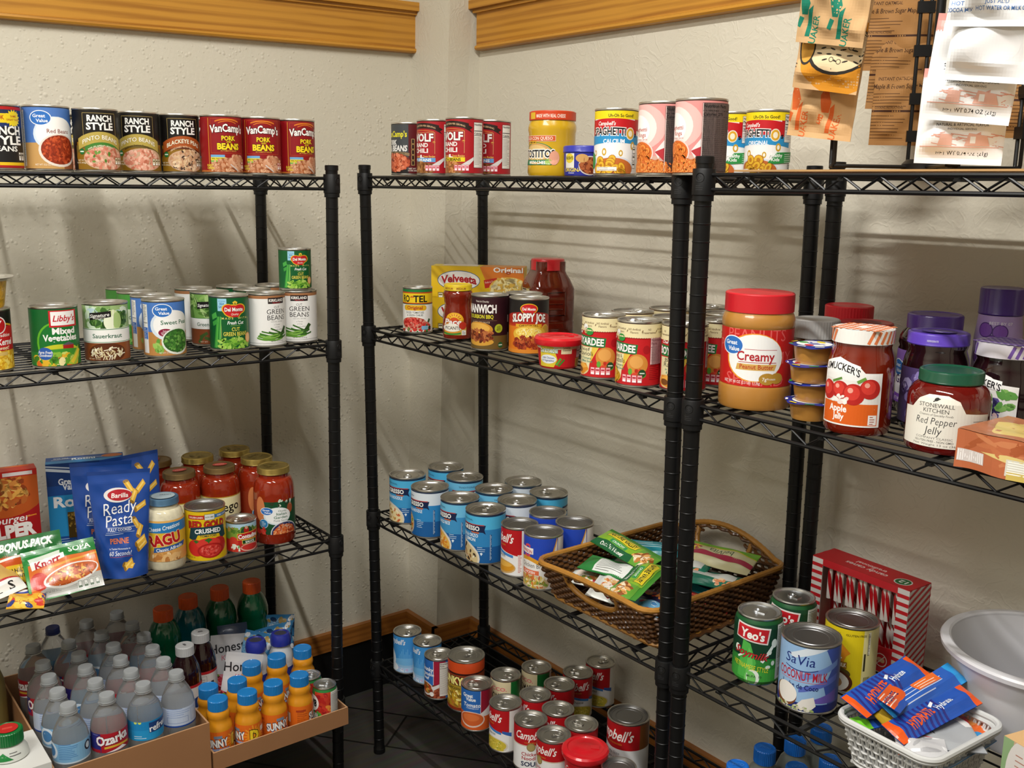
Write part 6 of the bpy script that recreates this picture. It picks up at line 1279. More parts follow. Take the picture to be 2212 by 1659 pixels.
a = Art(); a.R(-80,0,80,120,'c9a45a').R(-80,0,80,30,'e9e6e0').R(-80,28,80,32,'b5242a'); a.T('L  S',42,9,14,'1d1c1c',.05,34); a.B(0,76,60,34,60,18,['d9b46a','b58a3c','e6cc90'],seed=3,asp=.4)
rest(packet('pasta_bag',pose((-1.215,-.375,.6185),face_cam(-1.2,-.39,6),1.1,-.30),'plastic bag of pasta with a white lettered band lying at the left edge','bag',w=.150,h=.110,t=.03,bg='c9a45a',art=a,seed=4,wr=.002), .6168)
a = Art(); a.R(-60,0,60,90,'d9a52c').R(-60,44,60,90,'3a4a9c'); a.E(-12,58,14,10,'e6e2e4').B(0,22,40,18,24,16,['e0c04a','b5722a','c93a2c','2a3a7c'],seed=6)
rest(packet('seasoning_packet',pose((-1.160,-.412,.6175),face_cam(-1.148,-.398,8),1.3,.3),'little yellow and blue seasoning packet lying between the bag and the soup pouches','packet',w=.060,h=.055,t=.008,bg='d9a52c',art=a,seed=9,wr=.0015), .6168)
# plastic corn cup stacked on the corn can
kx,ky,kz,kd,kh = POS['corn']
r = thing('corn_cup',(kx,ky,kz+kh+.0012),0,'clear plastic cup of yellow corn standing on the corn can','cup')
m = MB(); m.lathe([(.026,.0005),(.029,0),(.031,.004),(.037,.045)],mat('corn_kernels','d9a524',rough=.35,coat=.5,var=.5,bscale=160,bump=.8),40); m.build('cup_filling', r)
m = MB(); m.lathe([(.0375,.045),(.038,.047),(.048,.050),(.049,.051),(.048,.0525),(.036,.052),(.034,.049),(.002,.049)],mat('clear_film_rim','cfcabc',rough=.2,trans=.4,spec=.6),40); m.build('rim', r)

# ------------------------------------------------------------------ bottom shelf, left unit
CARD = mat('corrugated_card','9a6f4c',rough=.8,spec=.2,var=.08,bscale=12); CARDE = mat('card_edge','b58d68',rough=.85,spec=.2)
def open_box(name, x0,y0,x1,y1,z0,z1,t,label,notch=False,front_drop=0,group=None,cat='box'):
    mb = MB(); mb.box(x0,y0,z0,x1,y1,z0+t,CARD)
    for (a,b,c,d) in ((x0,y0,x1,y0+t),(x0,y1-t,x1,y1),(x0,y0+t,x0+t,y1-t),(x1-t,y0+t,x1,y1-t)):
        if notch and d-b < .01:
            n = 34; 
            for i in range(n):
                xa, xb = a+(c-a)*i/n, a+(c-a)*(i+1)/n; mb.box(xa,b,z0+t+.0+(.0015 if i % 2 else 0)*0,xb,d,z1-(.0018 if i % 2 else 0),CARD)
        else: mb.box(a,b,z0+t,c,d,z1,CARD)
        mb.box(a+.0004,b+.0004,z1-.0006,c-.0004,d-.0004,z1+.0004,CARDE)
    o = mb.build(name, None, 0); return tag(o,label,cat,group)
WX = [POS['w%d'%i] for i in range(23)]
bx0 = min(p[0] for p in WX)-.0375; bx1 = max(p[0] for p in WX)+.0375; by0 = min(p[1] for p in WX)-.0375
by1 = max(p[1] for p in WX)+.0375
open_box('cardboard_box',bx0,by0,bx1,by1,.2396,.343,.0035,'tall open cardboard box full of clear water bottles','',0)
PET = mat('clear_pet_water','f4f6f6',rough=.06,trans=.88,ior=1.22,spec=.6); CAPW = mat('milky_cap','9fa3a6',rough=.5,trans=.15)
CAPB = mat('navy_cap','141d48',rough=.45)
BOT1 = [(.022,.002),(.027,.0),(.0305,.004),(.0315,.012)]+[(.0315-(.0012 if i%2 else 0),.016+.008*i) for i in range(8)]+[(.0315,.082),(.0312,.130),(.031,.136),(.0285,.150),(.022,.166),(.0150,.178),(.0125,.184),(.0125,.190)]
BOT2 = [(.022,.002),(.027,.0),(.0305,.004),(.0315,.012),(.0315,.084),(.0315,.126),(.0315,.140),(.0305,.150),(.0265,.160),(.0195,.171),(.0135,.180),(.0125,.184),(.0125,.190)]
def wl(kind):
    a = Art()
    if kind == 0: a.R(-99,0,99,44,'7fb2d8').R(-99,40,99,44,'c9dcea').R(-99,0,99,3,'c9dcea').lines(-26,36,10,9,3.4,'3f78b5',1).E(28,24,8,9,'1f2a3a').E(28,24,5,6,'c9dcea').E(-44,22,16,16,'dfe9f2').E(-44,22,11,11,'4f86b8')
    if kind == 1: a.R(-99,0,99,46,'b01c2a').R(-99,0,-18,46,'2a2a7a').R(-99,0,99,6,'a5182a').R(-99,42,99,46,'c9404a'); a.T('Ozarka',4,17,18,'f2f0f2',.06,60,rot=7,o='7a1020',ow=.05); a.band(-12,36,9,4,2,'d9b03a'); a.poly([(-10,0),(30,2),(20,8),(6,4)],'e6eaf0'); a.lines(-34,38,-22,2,4,'8a8ac0',1)
    if kind == 2: a.R(-99,0,99,46,'1d86c4').R(-99,42,99,46,'bfe0f0').R(-99,0,99,20,'2494cf'); a.R(-2,14,60,34,'1d3f7a'); a.T('refreshe',26,18,13,'eef2f6',.04,54,rot=5); a.E(-26,36,3,3,'cfe06a').E(-18,36,3,3,'cfe06a').lines(-30,8,-6,2,4,'cfe6f2',1.2)
    if kind == 3: a.R(-99,0,99,46,'b9c6dc').R(-99,42,99,46,'1d4698').R(-99,0,99,3,'1d4698').frame(-24,8,16,20,.6,'4a6ab0').lines(-24,36,24,4,4,'6a86c0',.8).frame(22,8,34,32,.6,'8a9cc8')
    return a
def bottle(key, kind, label, cap, rot=0, prof=None, group='clear water bottles in the cardboard box', name='water_bottle', lv=100):
    x,y,z,D,H = POS[key]; r = thing(name,(x,y,.2396+.0042),face_cam(x,y,rot),label,'bottle',group); P = prof or (BOT2 if kind in (1,2) else BOT1)
    def body(): m = MB(); m.lathe(P, PET, 36); return m.mesh('bottle_body',60)
    link('bottle_body', cached(('wb',kind in (1,2)), body), r)
    def cp(): m = MB(); m.lathe([(.0135,.1855),(.0142,.186),(.0142,.1875),(.0138,.1878),(.0138,.197),(.0128,.199),(.001,.1985)], cap, 26); m.lathe([(.0128,.183),(.0158,.1835),(.0158,.185),(.0128,.1855)], PET, 26, (False,False)); return m.mesh('cap')
    link('cap', cached(('wc',cap.name), cp), r)
    def lb(): m = MB(); lay(m, wl(kind), lambda u,v,o: rev(P)(u,v+lv*.001,o), (-98.5,0,98.5,37), su=5, sv=9, lift=.0003); return m.mesh('label',30)
    link('label', cached(('wlb',kind,kind in (1,2)), lb), r); return r
kinds = [0,1,2,3, 0,3,3,3, 3,0,1,1, 1,1,3,2, 1,1,0,1, 0,1,1]
rows = ['front row','second row','third row','fourth row','fifth row']
cols = ['leftmost','second from the left','third from the left','rightmost']
sp_ = {0:'water bottle with a pale blue label in the front left corner of the box',1:'clear water bottle with a red and navy label, front row of the box',2:'clear water bottle with a bright blue label, front row of the box',3:'clear water bottle with a white and blue label, right corner of the front row',20:'clear bottle with a navy blue cap at the back left of the box',21:'clear water bottle in the last row, right next to the navy-capped bottle',22:'clear water bottle farthest back and right, in the last row of the box'}
for i in range(23):
    lab = sp_.get(i) or 'clear water bottle, %s in the %s of the box' % (cols[i % 4], rows[i//4])
    bottle('w%d'%i, kinds[i], lab, CAPB if i == 20 else CAPW, {0:6,1:4,2:14,3:4}.get(i,(i*53) % 120-60))
# dark juice, sports drinks
JUI = mat('dark_juice','1c0508',rough=.08,spec=.6,coat=.7); WCAP = mat('white_cap','b9babb',rough=.45)
DK = [(.024,.001),(.029,0),(.0305,.005),(.0305,.110),(.0300,.122),(.0265,.140),(.020,.156),(.0165,.164),(.0165,.172)]
a = Art(); a.R(-90,0,90,84,'d9d8d6').R(-90,78,90,84,'b5242a').R(-90,0,90,6,'b5242a'); a.lines(-24,70,4,14,4.4,'55555a',.8).frame(-26,10,6,74,.6,'7a7a80'); a.R(14,20,22,60,'2a2a30'); a.E(56,44,16,12,'1d3f7a')
for k,lab,rt in (('dk0','dark juice bottle with a white cap right beside the water bottles',-60),('dk1','dark juice bottle with a white cap and white facts label, nearer the silver pouches',6)):
    x,y,z,D,H = POS[k]; r = thing('juice_bottle',(x,y,.2396),face_cam(x,y,rt),lab,'bottle','dark juice bottles')
    def body(): m = MB(); m.lathe(DK, JUI, 40); return m.mesh('bottle_body',60)
    link('bottle_body', cached('dkb', body), r); link('cap', cached('dkc', lambda: cap_mesh(.0185,.165,.185,WCAP,30,Art().R(-5,-2,5,0,'55555a').R(-4,1,4,2,'55555a'),False).mesh('cap')), r)
    m = MB(); lay(m, a, lambda u,v,o: rev(DK)(u,v+.022,o), (-88,0,88,84), su=5, sv=9, lift=.0003); m.build('label', r, 30)
ORC = mat('orange_cap','d2541c',rough=.4,coat=.2); GRN = mat('green_sports_drink','0a5a38',rough=.08,spec=.6,coat=.6,trans=.15); TEA = mat('teal_sports_drink','0b5a63',rough=.08,spec=.6,coat=.6,trans=.15)
GA = [(.028,.001),(.033,0),(.036,.006),(.036,.06),(.034,.075),(.036,.09),(.0365,.118),(.0335,.126),(.0355,.134),(.0352,.150),(.0315,.166),(.025,.180),(.0195,.188),(.0195,.194)]
for i,(mt,lab) in enumerate(((GRN,'green sports drink with an orange cap, leftmost of the row at the wall'),(TEA,'teal sports drink with an orange cap, the only bluish one at the wall'),(GRN,'green sports drink with an orange cap between the teal one and the rear post one'),(GRN,'green sports drink with an orange cap right by the rear post'))):
    x,y,z,D,H = POS['ga%d'%i]; r = thing('sports_drink_bottle',(x,y,.2396),face_cam(x,y,i*40),lab,'bottle','sports drinks with orange caps')
    def body(mt=mt): m = MB(); m.lathe(GA, mt, 44); return m.mesh('bottle_body',60)
    link('bottle_body', cached(('ga',mt.name), body), r); link('cap', cached('gac', lambda: cap_mesh(.0205,.188,.2145,ORC,36,None,False).mesh('cap')), r)
    m = MB(); aa = Art().R(-60,0,60,44,'c9d0ca').R(-60,30,60,44,'1f7a4a'); lay(m, aa, lambda u,v,o: rev(GA)(u,v+.02,o), (-60,0,60,44), su=5, sv=9, lift=.0004); m.build('label', r, 30)
# orange drink bottles in the low tray
ODR = mat('orange_drink','d08a1c',rough=.25,spec=.5,coat=.4); BCAP = mat('sky_blue_cap','1b78bd',rough=.38,coat=.2)
SU = [(.020,.001),(.0245,0),(.0265,.004),(.0265,.058),(.0262,.066),(.0235,.074),(.0205,.080),(.0215,.086),(.0225,.092),(.0205,.099),(.0175,.1015),(.0175,.105)]
def sunny(rr):
    a = Art(); a.R(-90,0,90,60,'dd6a1c').R(-90,0,90,14,'c9581c')
    for i in range(18): q = 2*pi*i/18; a.line(30+14*cos(q),36+14*sin(q),30+(20+3*(i%2))*cos(q),36+(20+3*(i%2))*sin(q),2,'eea52c')
    a.E(30,36,15,15,'e8921f'); a.T('SUNNY',-12,28,16,'f2f2f0',.07,48,rot=5,o='1d2a4a',ow=.06); a.T('D',30,26,22,'efcf2a',.1,18,o='3a2a10',ow=.06); a.R(-26,20,14,25,'6a86c0').T('TANGY ORIGINAL',-6,21,3.4,'e6ecf6',.02,34); a.R(-16,46,0,52,'7a8aa0'); a.lines(-62,46,-40,8,4,'8a3a10',1); a.R(-64,48,-44,52,'a53a1c'); a.R(44,40,56,50,'e6dfd6'); a.R(70,24,90,44,'d8d0d0').R(-90,24,-78,44,'d8d0d0'); a.E(-30,6,14,10,'e8902c').E(20,6,16,9,'c94a1c'); return a
SM = {}
sl = ['behind the front left corner of the tray','in the front left corner of the tray','in the second row, left','with its yellow letter showing','beside the white juice pouches','third from the left in front','in front of the white bottles','next to the juice cans','rearmost and rightmost in the tray']
so_ = [('su0',22),('su1',12),('su2',60),('su3',-40),('su4',40),('su5',44),('su6',70),('su7',120),('su8',70)]
for (k,rt),lab in zip(so_, sl):
    x,y,z,D,H = POS[k]; r = thing('orange_drink_bottle',(x,y,.2446),face_cam(x,y,rt),'orange drink bottle with a sky blue cap '+lab,'bottle','orange drinks in the cardboard tray')
    link('bottle_body', cached('sub', lambda: (lambda m: (m.lathe(SU, ODR, 40), m.mesh('bottle_body',60))[1])(MB())), r)
    link('cap', cached('suc', lambda: cap_mesh(.0192,.1015,.1225,BCAP,40,None,False).mesh('cap')), r)
    def lb(): m = MB(); lay(m, sunny(0), lambda u,v,o: rev(SU)(u,v+.003,o), (-82,0,82,60), su=5, sv=9, lift=.0003); return m.mesh('label',30)
    link('label', cached('sul', lb), r)
NAV = mat('royal_blue_cap','252f8f',rough=.35,coat=.4); WB = mat('white_bottle','c4c8cc',rough=.35,coat=.3)
BP = [(.020,.001),(.0245,0),(.0265,.004),(.0265,.090),(.024,.102),(.0195,.112),(.0185,.116),(.0185,.120)]
for k,lab,rt in (('bc0','white bottle with a royal blue domed cap, the left one beside the silver pouches',10),('bc1','white bottle with a royal blue domed cap, the right one by the baseboard',30)):
    x,y,z,D,H = POS[k]; r = thing('nutrition_drink_bottle',(x,y,.2446),face_cam(x,y,rt),lab,'bottle','white bottles with royal blue caps')
    link('bottle_body', cached('bcb', lambda: (lambda m: (m.lathe(BP, WB, 40), m.mesh('bottle_body',60))[1])(MB())), r)
    link('cap', cached('bcc', lambda: (lambda m: (m.lathe([(.0205,.120),(.0222,.1205),(.0226,.128),(.0218,.138),(.019,.1445),(.0150,.1455),(.0135,.143),(.001,.143)], NAV, 40), lay(m, Art().E(0,0,13,13,'3a3a48'), lambda u,v,o:(u,v,.1432+o)), m.mesh('cap',50))[2])(MB())), r)
    def lb(): m = MB(); lay(m, Art().R(-80,0,80,70,'d8dadc').R(-80,40,80,60,'2a3a9c').B(0,16,30,10,14,8,['2a2a3a','e0e0e4'],seed=2), lambda u,v,o: rev(BP)(u,v+.012,o), (-82,0,82,70), su=5, sv=9, lift=.0003); return m.mesh('label',30)
    link('label', cached('bcl', lb), r)
SX = [POS[k] for k in ['su%d'%i for i in range(9)]+['v80','v81','bc0','bc1']]
tx0 = min(p[0] for p in SX)-.0315; tx1 = max(p[0] for p in SX)+.0315; ty0 = min(p[1] for p in SX)-.0315; ty1 = max(p[1] for p in SX)+.0315
tx0 = max(tx0, bx1+.004)
for k in ('v80','v81'):
    for o in bpy.data.objects:
        if o.name.startswith('juice_can') and o.parent is None and abs(o.location.x-POS[k][0])<1e-4 and abs(o.location.y-POS[k][1])<1e-4: o.location.z = .2446
open_box('cardboard_tray',tx0,ty0,tx1,ty1,.2396,.2396+.038,.0035,'low cardboard tray holding the orange drinks and juice cans','x')
# silver and blue pouches standing behind the tray
def honest():
    a = Art(); a.R(-60,0,60,140,'c9c8ca').R(-60,0,60,60,'d0505a'); a.B(0,30,44,30,40,18,['c93a44','5fa53a','e08a9a','7a1c2c'],seed=3); a.E(0,62,70,18,'cfced0'); a.T('Honest',0,92,21,'26262a',.02,76,rot=6); a.T('KIDS',4,74,12,'d06a7a',-.005,34); return a
hm = packet_mesh(.076,.130,.024,'c9c8ca',honest(),seed=4,wr=.002,gusset=1,taper=-.0)
rest(packet('juice_pouch',pose((-.735,-.228,.2400),face_cam(-.769,-.27,8),.08,.10),'white juice pouch with red fruit, the left and farther of two leaning together','pouch','white juice pouches',mesh=hm), .2440)
rest(packet('juice_pouch',pose((-.754,-.330,.2400),face_cam(-.752,-.34,-4),.08,.18),'white juice pouch with red fruit, the nearer one tilted to the right','pouch','white juice pouches',mesh=hm), .2440)
def blue(seed):
    a = Art(); a.R(-70,0,70,130,'3f86bc').E(-20,96,40,22,'7ab0d8'); a.T('Rice Krispies',0,56,17,'eef2f6',.06,96,rot=8,o='1d3a6a',ow=.06); a.B(20,26,40,20,20,16,['d8dce0','2a5a94','8ab8dc'],seed=seed); a.B(0,110,60,16,18,14,['e6eaf0','1f3f6a','b59a5a'],seed=seed+2); return a
bm = packet_mesh(.080,.125,.022,'3f86bc',blue(2),seed=6,wr=.003)
for loc,yr,pt,rl,lab in (((-.682,-.246,.2405),-10,.05,.25,'crinkled blue foil snack pouch in front of the sports drink row, tilted right'),((-.608,-.238,.2405),12,.06,-.1,'crinkled blue foil snack pouch standing under the rightmost sports drink'),((-.592,-.180,.2405),0,.05,.05,'crinkled blue and white foil snack pouch against the rear post')):
    rest(packet('snack_pouch',pose(loc,face_cam(loc[0],loc[1],yr),pt,rl),lab,'pouch','crinkled blue snack pouches',mesh=bm), .2440)
a = Art(); a.R(-60,0,60,120,'3f4a60'); a.B(0,40,40,30,24,14,['6a4a2a','c9a04a','2a4a8a','d8d8dc'],seed=4)
rest(packet('snack_pouch',pose((-.694,-.197,.2405),face_cam(-.733,-.21,0),.1,-.05),'dark blue-grey foil pouch behind the two white juice pouches','pouch',w=.065,h=.135,t=.016,bg='3f4a60',art=a,seed=12,wr=.002), .2440)
# jug, carton and bottle in the left corner
x,y,_,D,H = POS['jug']
JUG = mat('milky_yellow_jug','a89a5c',rough=.4,trans=.15,spec=.4,var=.15,bscale=14)
r = thing('juice_jug',(x-.028,y+.02,.2396),face_cam(x,y,30),'big cloudy yellow jug at the left edge beside the water bottle box','jug')
m = MB(); superell(m, [(.060,.001),(.066,0),(.068,.006),(.068,.12),(.067,.15),(.058,.185),(.040,.210),(.024,.222),(.021,.236)], JUG, e=4); m.build('jug_body', r, 60)
m = MB(); m.tube([(.0,.050,.195),(.0,.072,.180),(.0,.076,.140),(.0,.068,.105)], .010, JUG, 10); m.build('handle', r)
r_ = cap_mesh(.024,.232,.250,mat('white_cap','b9babb'),30,None,False).build('cap', r)
a = Art(); a.R(0,0,200,140,'d8d8d4').R(0,52,200,100,'1f8438').R(0,38,200,52,'c9b42c').R(0,0,200,38,'d4d4d0'); a.T('12',146,72,24,'d9c832',.06,36).T('BOTTLES',150,60,9,'d9c832',.03,46); a.E(196,28,24,16,'2f8a44')
sd = Art(); sd.R(0,0,160,140,'cfcfca').R(0,52,160,100,'1c7432').R(0,38,160,52,'b8a428')
ta = Art(); ta.R(0,0,200,160,'d2d2ce').lines(40,60,160,3,8,'9a9a96',1.2)
cxr = -1.150
carton('bottle_carton',(cxr-.200,-.520,.2396),0.0,.190,.13,.140,'d4d4d0','white, green and yellow twelve-bottle carton at the bottom left corner of the photo','box',front=a,top=ta,right=sd)
r = thing('juice_bottle',(cxr-.062,-.455,.3802),face_cam(-1.2,-.46,0),'bottle with a green cap and red disc standing on the twelve-bottle carton','bottle')
m = MB(); m.lathe([(.030,.0),(.032,.002),(.030,.012),(.024,.022),(.021,.028)],mat('pale_shoulder_label','c9ccc6',rough=.5),36); lay(m, Art().poly([(-30,4),(-10,18),(6,6)],'1f7a3a').lines(0,16,20,2,4,'4a4a4a',1), rev([(.030,.0),(.032,.002),(.030,.012),(.024,.022)]), None, su=5, sv=5, lift=.0004); m.build('bottle_body', r)
m = cap_mesh(.0245,.027,.050,mat('green_cap','0f6a30',rough=.3,coat=.3),40,Art().E(0,0,17,17,'b5241f').R(-8,-3,8,3,'c9453a'),True); m.build('cap', r)
# ------------------------------------------------------------------ wicker basket on the third shelf of the corner unit
WICK = mat('dark_wicker','5c3a1a',rough=.42,spec=.5,coat=.2,var=.45,bscale=70,bump=.3); WICL = mat('honey_wicker','a8752f',rough=.4,spec=.5,coat=.2,var=.3,bscale=60,bump=.3)
bx, by, bz_ = -.228, -1.040, .6140      # base centre; long side runs along y
bw, bd, bh = .148, .140, .076           # half length (y), half depth (x), height
def rr_point(hx, hy, rad, t):           # rounded rectangle, t in 0..1 from the front (-x) middle
    segs = []; L1 = 2*(hy-rad); L2 = 2*(hx-rad); A = pi*rad/2; T = 2*L1+2*L2+4*A; d = t*T
    # start at (-hx, -hy+rad) going +y
    if d < L1: return (-hx, -hy+rad+d)
    d -= L1
    if d < A: q = d/rad; return (-hx+rad-rad*cos(q), hy-rad+rad*sin(q))
    d -= A
    if d < L2: return (-hx+rad+d, hy)
    d -= L2
    if d < A: q = d/rad; return (hx-rad+rad*sin(q), hy-rad+rad*cos(q))
    d -= A
    if d < L1: return (hx, hy-rad-d)
    d -= L1
    if d < A: q = d/rad; return (hx-rad+rad*cos(q), -hy+rad-rad*sin(q))
    d -= A
    if d < L2: return (hx-rad-d, -hy)
    d -= L2
    q = d/rad; return (-hx+rad-rad*sin(q), -hy+rad-rad*cos(q))
def bsk(t, k, off=0):                   # k 0 base .. 1 rim
    hx = bd+.038*k+off; hy = bw-.012+.010*k+off; x, y = rr_point(hx, hy, .03, t % 1)
    arch = .0
    if abs(x) > hx-.004: arch = (.034 if x > 0 else .004)*max(0, 1-(y/(hy*.8))**2)
    corner = .0
    return x, y, bh*k+(arch+corner)*k**1.5
root = thing('wicker_basket',(bx,by,bz_),0,'brown wicker tray basket with handle holes, filled with snack packets, behind the twin posts','basket')
mb = MB(); NS = 96
for row in range(14):
    k = (row+.5)/14.5; pts = []; N = NS*4
    for i in range(N):
        t = i/N; o = .0030*sin(2*pi*NS/2*t+pi*row); x, y, z = bsk(t, k, o)
        pts.append((x, y, z+.0006*sin(31*t*6.28+row)))
    # handle holes on both long sides
    def hole(p): return .44 < k < .93 and abs(p[1]) < .062*(1-.35*abs(k-.72)/.25)
    run = []
    for i in range(N+1):
        p = pts[i % N]
        if hole(p) and abs(p[0]) > .1:
            if len(run) > 2: mb.tube(run, .0033, WICK, 6)
            run = []
        else: run.append(p)
    if len(run) > 2: mb.tube(run, .0033, WICK, 6)
for i in range(NS):
    t = i/NS; pts = [bsk(t, k) for k in (0,.25,.5,.75,1)]
    mid = bsk(t, .7)
    if abs(mid[1]) < .058 and abs(mid[0]) > .1: pts = pts[:2]+[bsk(t,.42)]
    mb.tube(pts, .0020, WICK, 5)
mb.build('woven_side', root)
mb = MB()
for i in range(16):
    y = -bw+.006+i*(2*bw-.012)/15; mb.tube([(-bd+.004+.002*(i%2), y+.002*sin(j), .003+.0018*(1 if (i+j)%2 else -1)*.8) if False else (-bd+.004+(2*bd-.008)*j/20, y, .0045+.0018*(1 if (i+j)%2 else -1)) for j in range(21)], .0045, WICK, 6)
mb.build('woven_base', root)
mb = MB(); N = 260; pts = [bsk(i/N, 1.0) for i in range(N)]
mb.tube(pts, [.0050+.0006*(i % 2) for i in range(N)], WICL, 8, True)
pts = [bsk(i/N, 0.0, .004) for i in range(N)]; mb.tube([(x,y,z+.0045) for x,y,z in pts], [.0044+.0006*(i%2) for i in range(N)], WICL, 6, True)
for s in (-1, 1):   # wrapped edge of the handle hole
    pts = []
    for i in range(17):
        q = pi*i/16; y = .064*cos(q); k = .93-.50*sin(q)**.7
        t = None; hx = bd+.038*k
        z = bh*k+((.034 if s > 0 else .004)*max(0,1-(y/((bw-.012+.010*k)*.8))**2))*k**1.5
        pts.append((s*hx, y, z))
    mb.tube(pts, .0050, WICL, 8)
mb.build('wrapped_rim', root)
# packets in the basket
def bar_art(kind):
    a = Art()
    if kind == 'nv': a.R(-80,0,80,46,'3f8a2c').R(-80,28,20,46,'175a34').R(20,0,80,46,'5f9a34'); a.R(-80,0,30,16,'175a34').R(-80,16,30,48,'7fae2c'); a.R(-52,29,22,45,'d9c42c').frame(-53,28,23,46,1,'1f2a18').T('NATURE VALLEY',-15,32.5,9,'1f2a18',.05,68); a.R(-34,17,6,26,'2a8a4a').T('CRUNCHY',-14,19,5,'e6ecd8',.03,30); a.T("Oats 'n Honey",-20,5,7.5,'f0f0ea',.04,60); a.B(52,20,20,16,30,15,['b5722c','8a4a1c','d9a05a','e8d8b8'],seed=3,asp=.5)
    if kind == 'nvback': a.R(-80,0,80,46,'2a7a3a').R(-40,4,30,42,'d9dcd8').lines(-36,38,26,9,3.8,'5a5f5a',1); a.B(58,22,16,18,20,13,['c9863c','8a4a24','e8c89a'],seed=5)
    if kind == 'belv': a.R(-80,0,80,50,'c9c49a').R(-80,0,80,22,'6fae2c').R(-80,38,80,50,'a5304a'); a.T('belVita',-10,25,13,'2a4a34',.0,46,sh=.15); a.B(44,30,14,10,14,10,['d9863c','a5304a','e8d84a'],seed=4); a.R(-80,20,80,22,'e0c83a')
    if kind == 'nutg': a.R(-80,0,80,46,'17705a').R(-60,20,60,46,'c9ccc8').lines(-50,40,40,4,5,'8a908c',1.4); a.B(40,14,20,9,14,10,['d98a5a','e8c8a0'],seed=2)
    if kind == 'blue': a.R(-80,0,80,46,'6fb0d8').R(-80,0,80,16,'8fc4e4'); a.B(0,24,44,14,12,16,['4f8ac0','d8e6f0','c94a5a'],seed=4)
    if kind == 'red': a.R(-80,0,80,46,'a52a2c').R(-80,10,80,30,'c9463a'); a.B(0,22,40,14,16,12,['e0c8b0','7a1c20','d9863c'],seed=5)
    if kind == 'purp': a.R(-80,0,80,46,'2a2448').R(-80,26,80,46,'4a3a6a'); a.B(20,30,30,10,16,12,['c93a3a','d9863c'],seed=6)
    if kind == 'teal': a.R(-80,0,80,46,'1a8a9c').R(-80,0,80,14,'2aa5b5').lines(-50,36,40,3,6,'cfe6ea',1.6)
    if kind == 'fruit': a.R(-80,0,80,46,'cfd0cc').R(-80,0,20,46,'d9dcd6'); a.B(-30,24,34,18,50,13,['c9703a','e8d8c8','6f8a3a','a52a34','e0b06a'],seed=7,asp=.5)
    return a
BCOL = {'nv':'3f8a2c','nvback':'2a7a3a','belv':'c9c49a','nutg':'17705a','blue':'6fb0d8','red':'a52a2c','purp':'2a2448','teal':'1a8a9c','fruit':'cfd0cc'}
_bm = {}
def flatbar(kind, name, loc, az, label, tiltx=0, tilty=0, w=.135, h=.046, t=.020, group='snack bars in the wicker basket', cat='packet'):
    """packet lying face up: az turns it on the shelf"""
    key = (kind, w, h)
    if key not in _bm: _bm[key] = packet_mesh(w,h,t,BCOL[kind],bar_art(kind),seed=len(_bm)+3,wr=.0012,crimp=.002)
    M = Matrix.Translation(loc) @ Matrix.Rotation(az,4,'Z') @ Matrix.Rotation(tiltx,4,'X') @ Matrix.Rotation(tilty,4,'Y') @ Matrix.Rotation(-pi/2,4,'X') @ Matrix.Translation((0,0,-h/2))
    return packet(name, M, label, cat, group, mesh=_bm[key])
BS = [
 ('blue','snack_bar',(-.310,-1.120,.638),-1.5,'pale blue wrapped snack at the front right corner of the basket',.05,0),
 ('red','snack_bar',(-.215,-1.120,.636),-1.2,'red wrapped snack low in the right half of the basket',.05,0),
 ('teal','snack_bar',(-.165,-1.135,.640),-1.25,'teal wrapped snack low at the right end of the basket',.05,0),
 ('purp','snack_bar',(-.155,-1.115,.655),-1.5,'dark purple wrapped snack at the back right, by the far handle',.2,0),
 ('fruit','granola_bar',(-.300,-.960,.642),-1.2,'wrapped snack with a fruit and nut picture at the left end of the basket',.1,.0),
 ('purp','snack_bar',(-.280,-1.060,.640),-1.4,'dark purple wrapped snack low behind the front oat bar',.05,0),
 ('nutg','snack_bar',(-.200,-.925,.646),-1.2,'dark green and white wrapped bar at the back left of the basket',.1,0),
 ('nvback','granola_bar',(-.292,-.990,.672),-1.30,'green wrapped bar lying back side up, white facts panel showing',.15,.0),
 ('fruit','granola_bar',(-.318,-1.005,.660),.5,'wrapped snack with an orange and white picture against the basket front',.15,-.1),
 ('nv','granola_bar',(-.255,-.975,.698),-1.60,'green and yellow oat bar lying highest at the back left of the pile',.25,.12),
 ('nv','granola_bar',(-.318,-1.068,.684),.33+pi,'green and yellow oat bar in front, its name upside down beside the twin posts',.02,.10),
 ('nutg','snack_bar',(-.205,-1.040,.680),-1.2,'dark green and white wrapped bar in the middle, behind the twin posts',.15,0),
 ('teal','snack_bar',(-.205,-.985,.690),-.9,'teal wrapped bar with a white panel, middle back of the pile',.25,0),
 ('belv','biscuit_packet',(-.140,-1.090,.694),-1.28+pi,'cream, green and crimson biscuit packet on top at the right of the pile',-.25,0),
 ('nutg','snack_bar',(-.195,-1.130,.672),-1.15,'green and white wrapped bar under the biscuit packet',.1,0),
]
for kd, nm, lc, az, lb, tx, ty in BS:
    lc = (min(-.135,max(-.325,lc[0])), min(-.97,max(-1.110,lc[1]-.004)), lc[2]+.004)
    flatbar(kd, nm, lc, az, lb, tx, ty, *( (.145,.066,.022) if kd == 'belv' else (.14,.056,.018)))

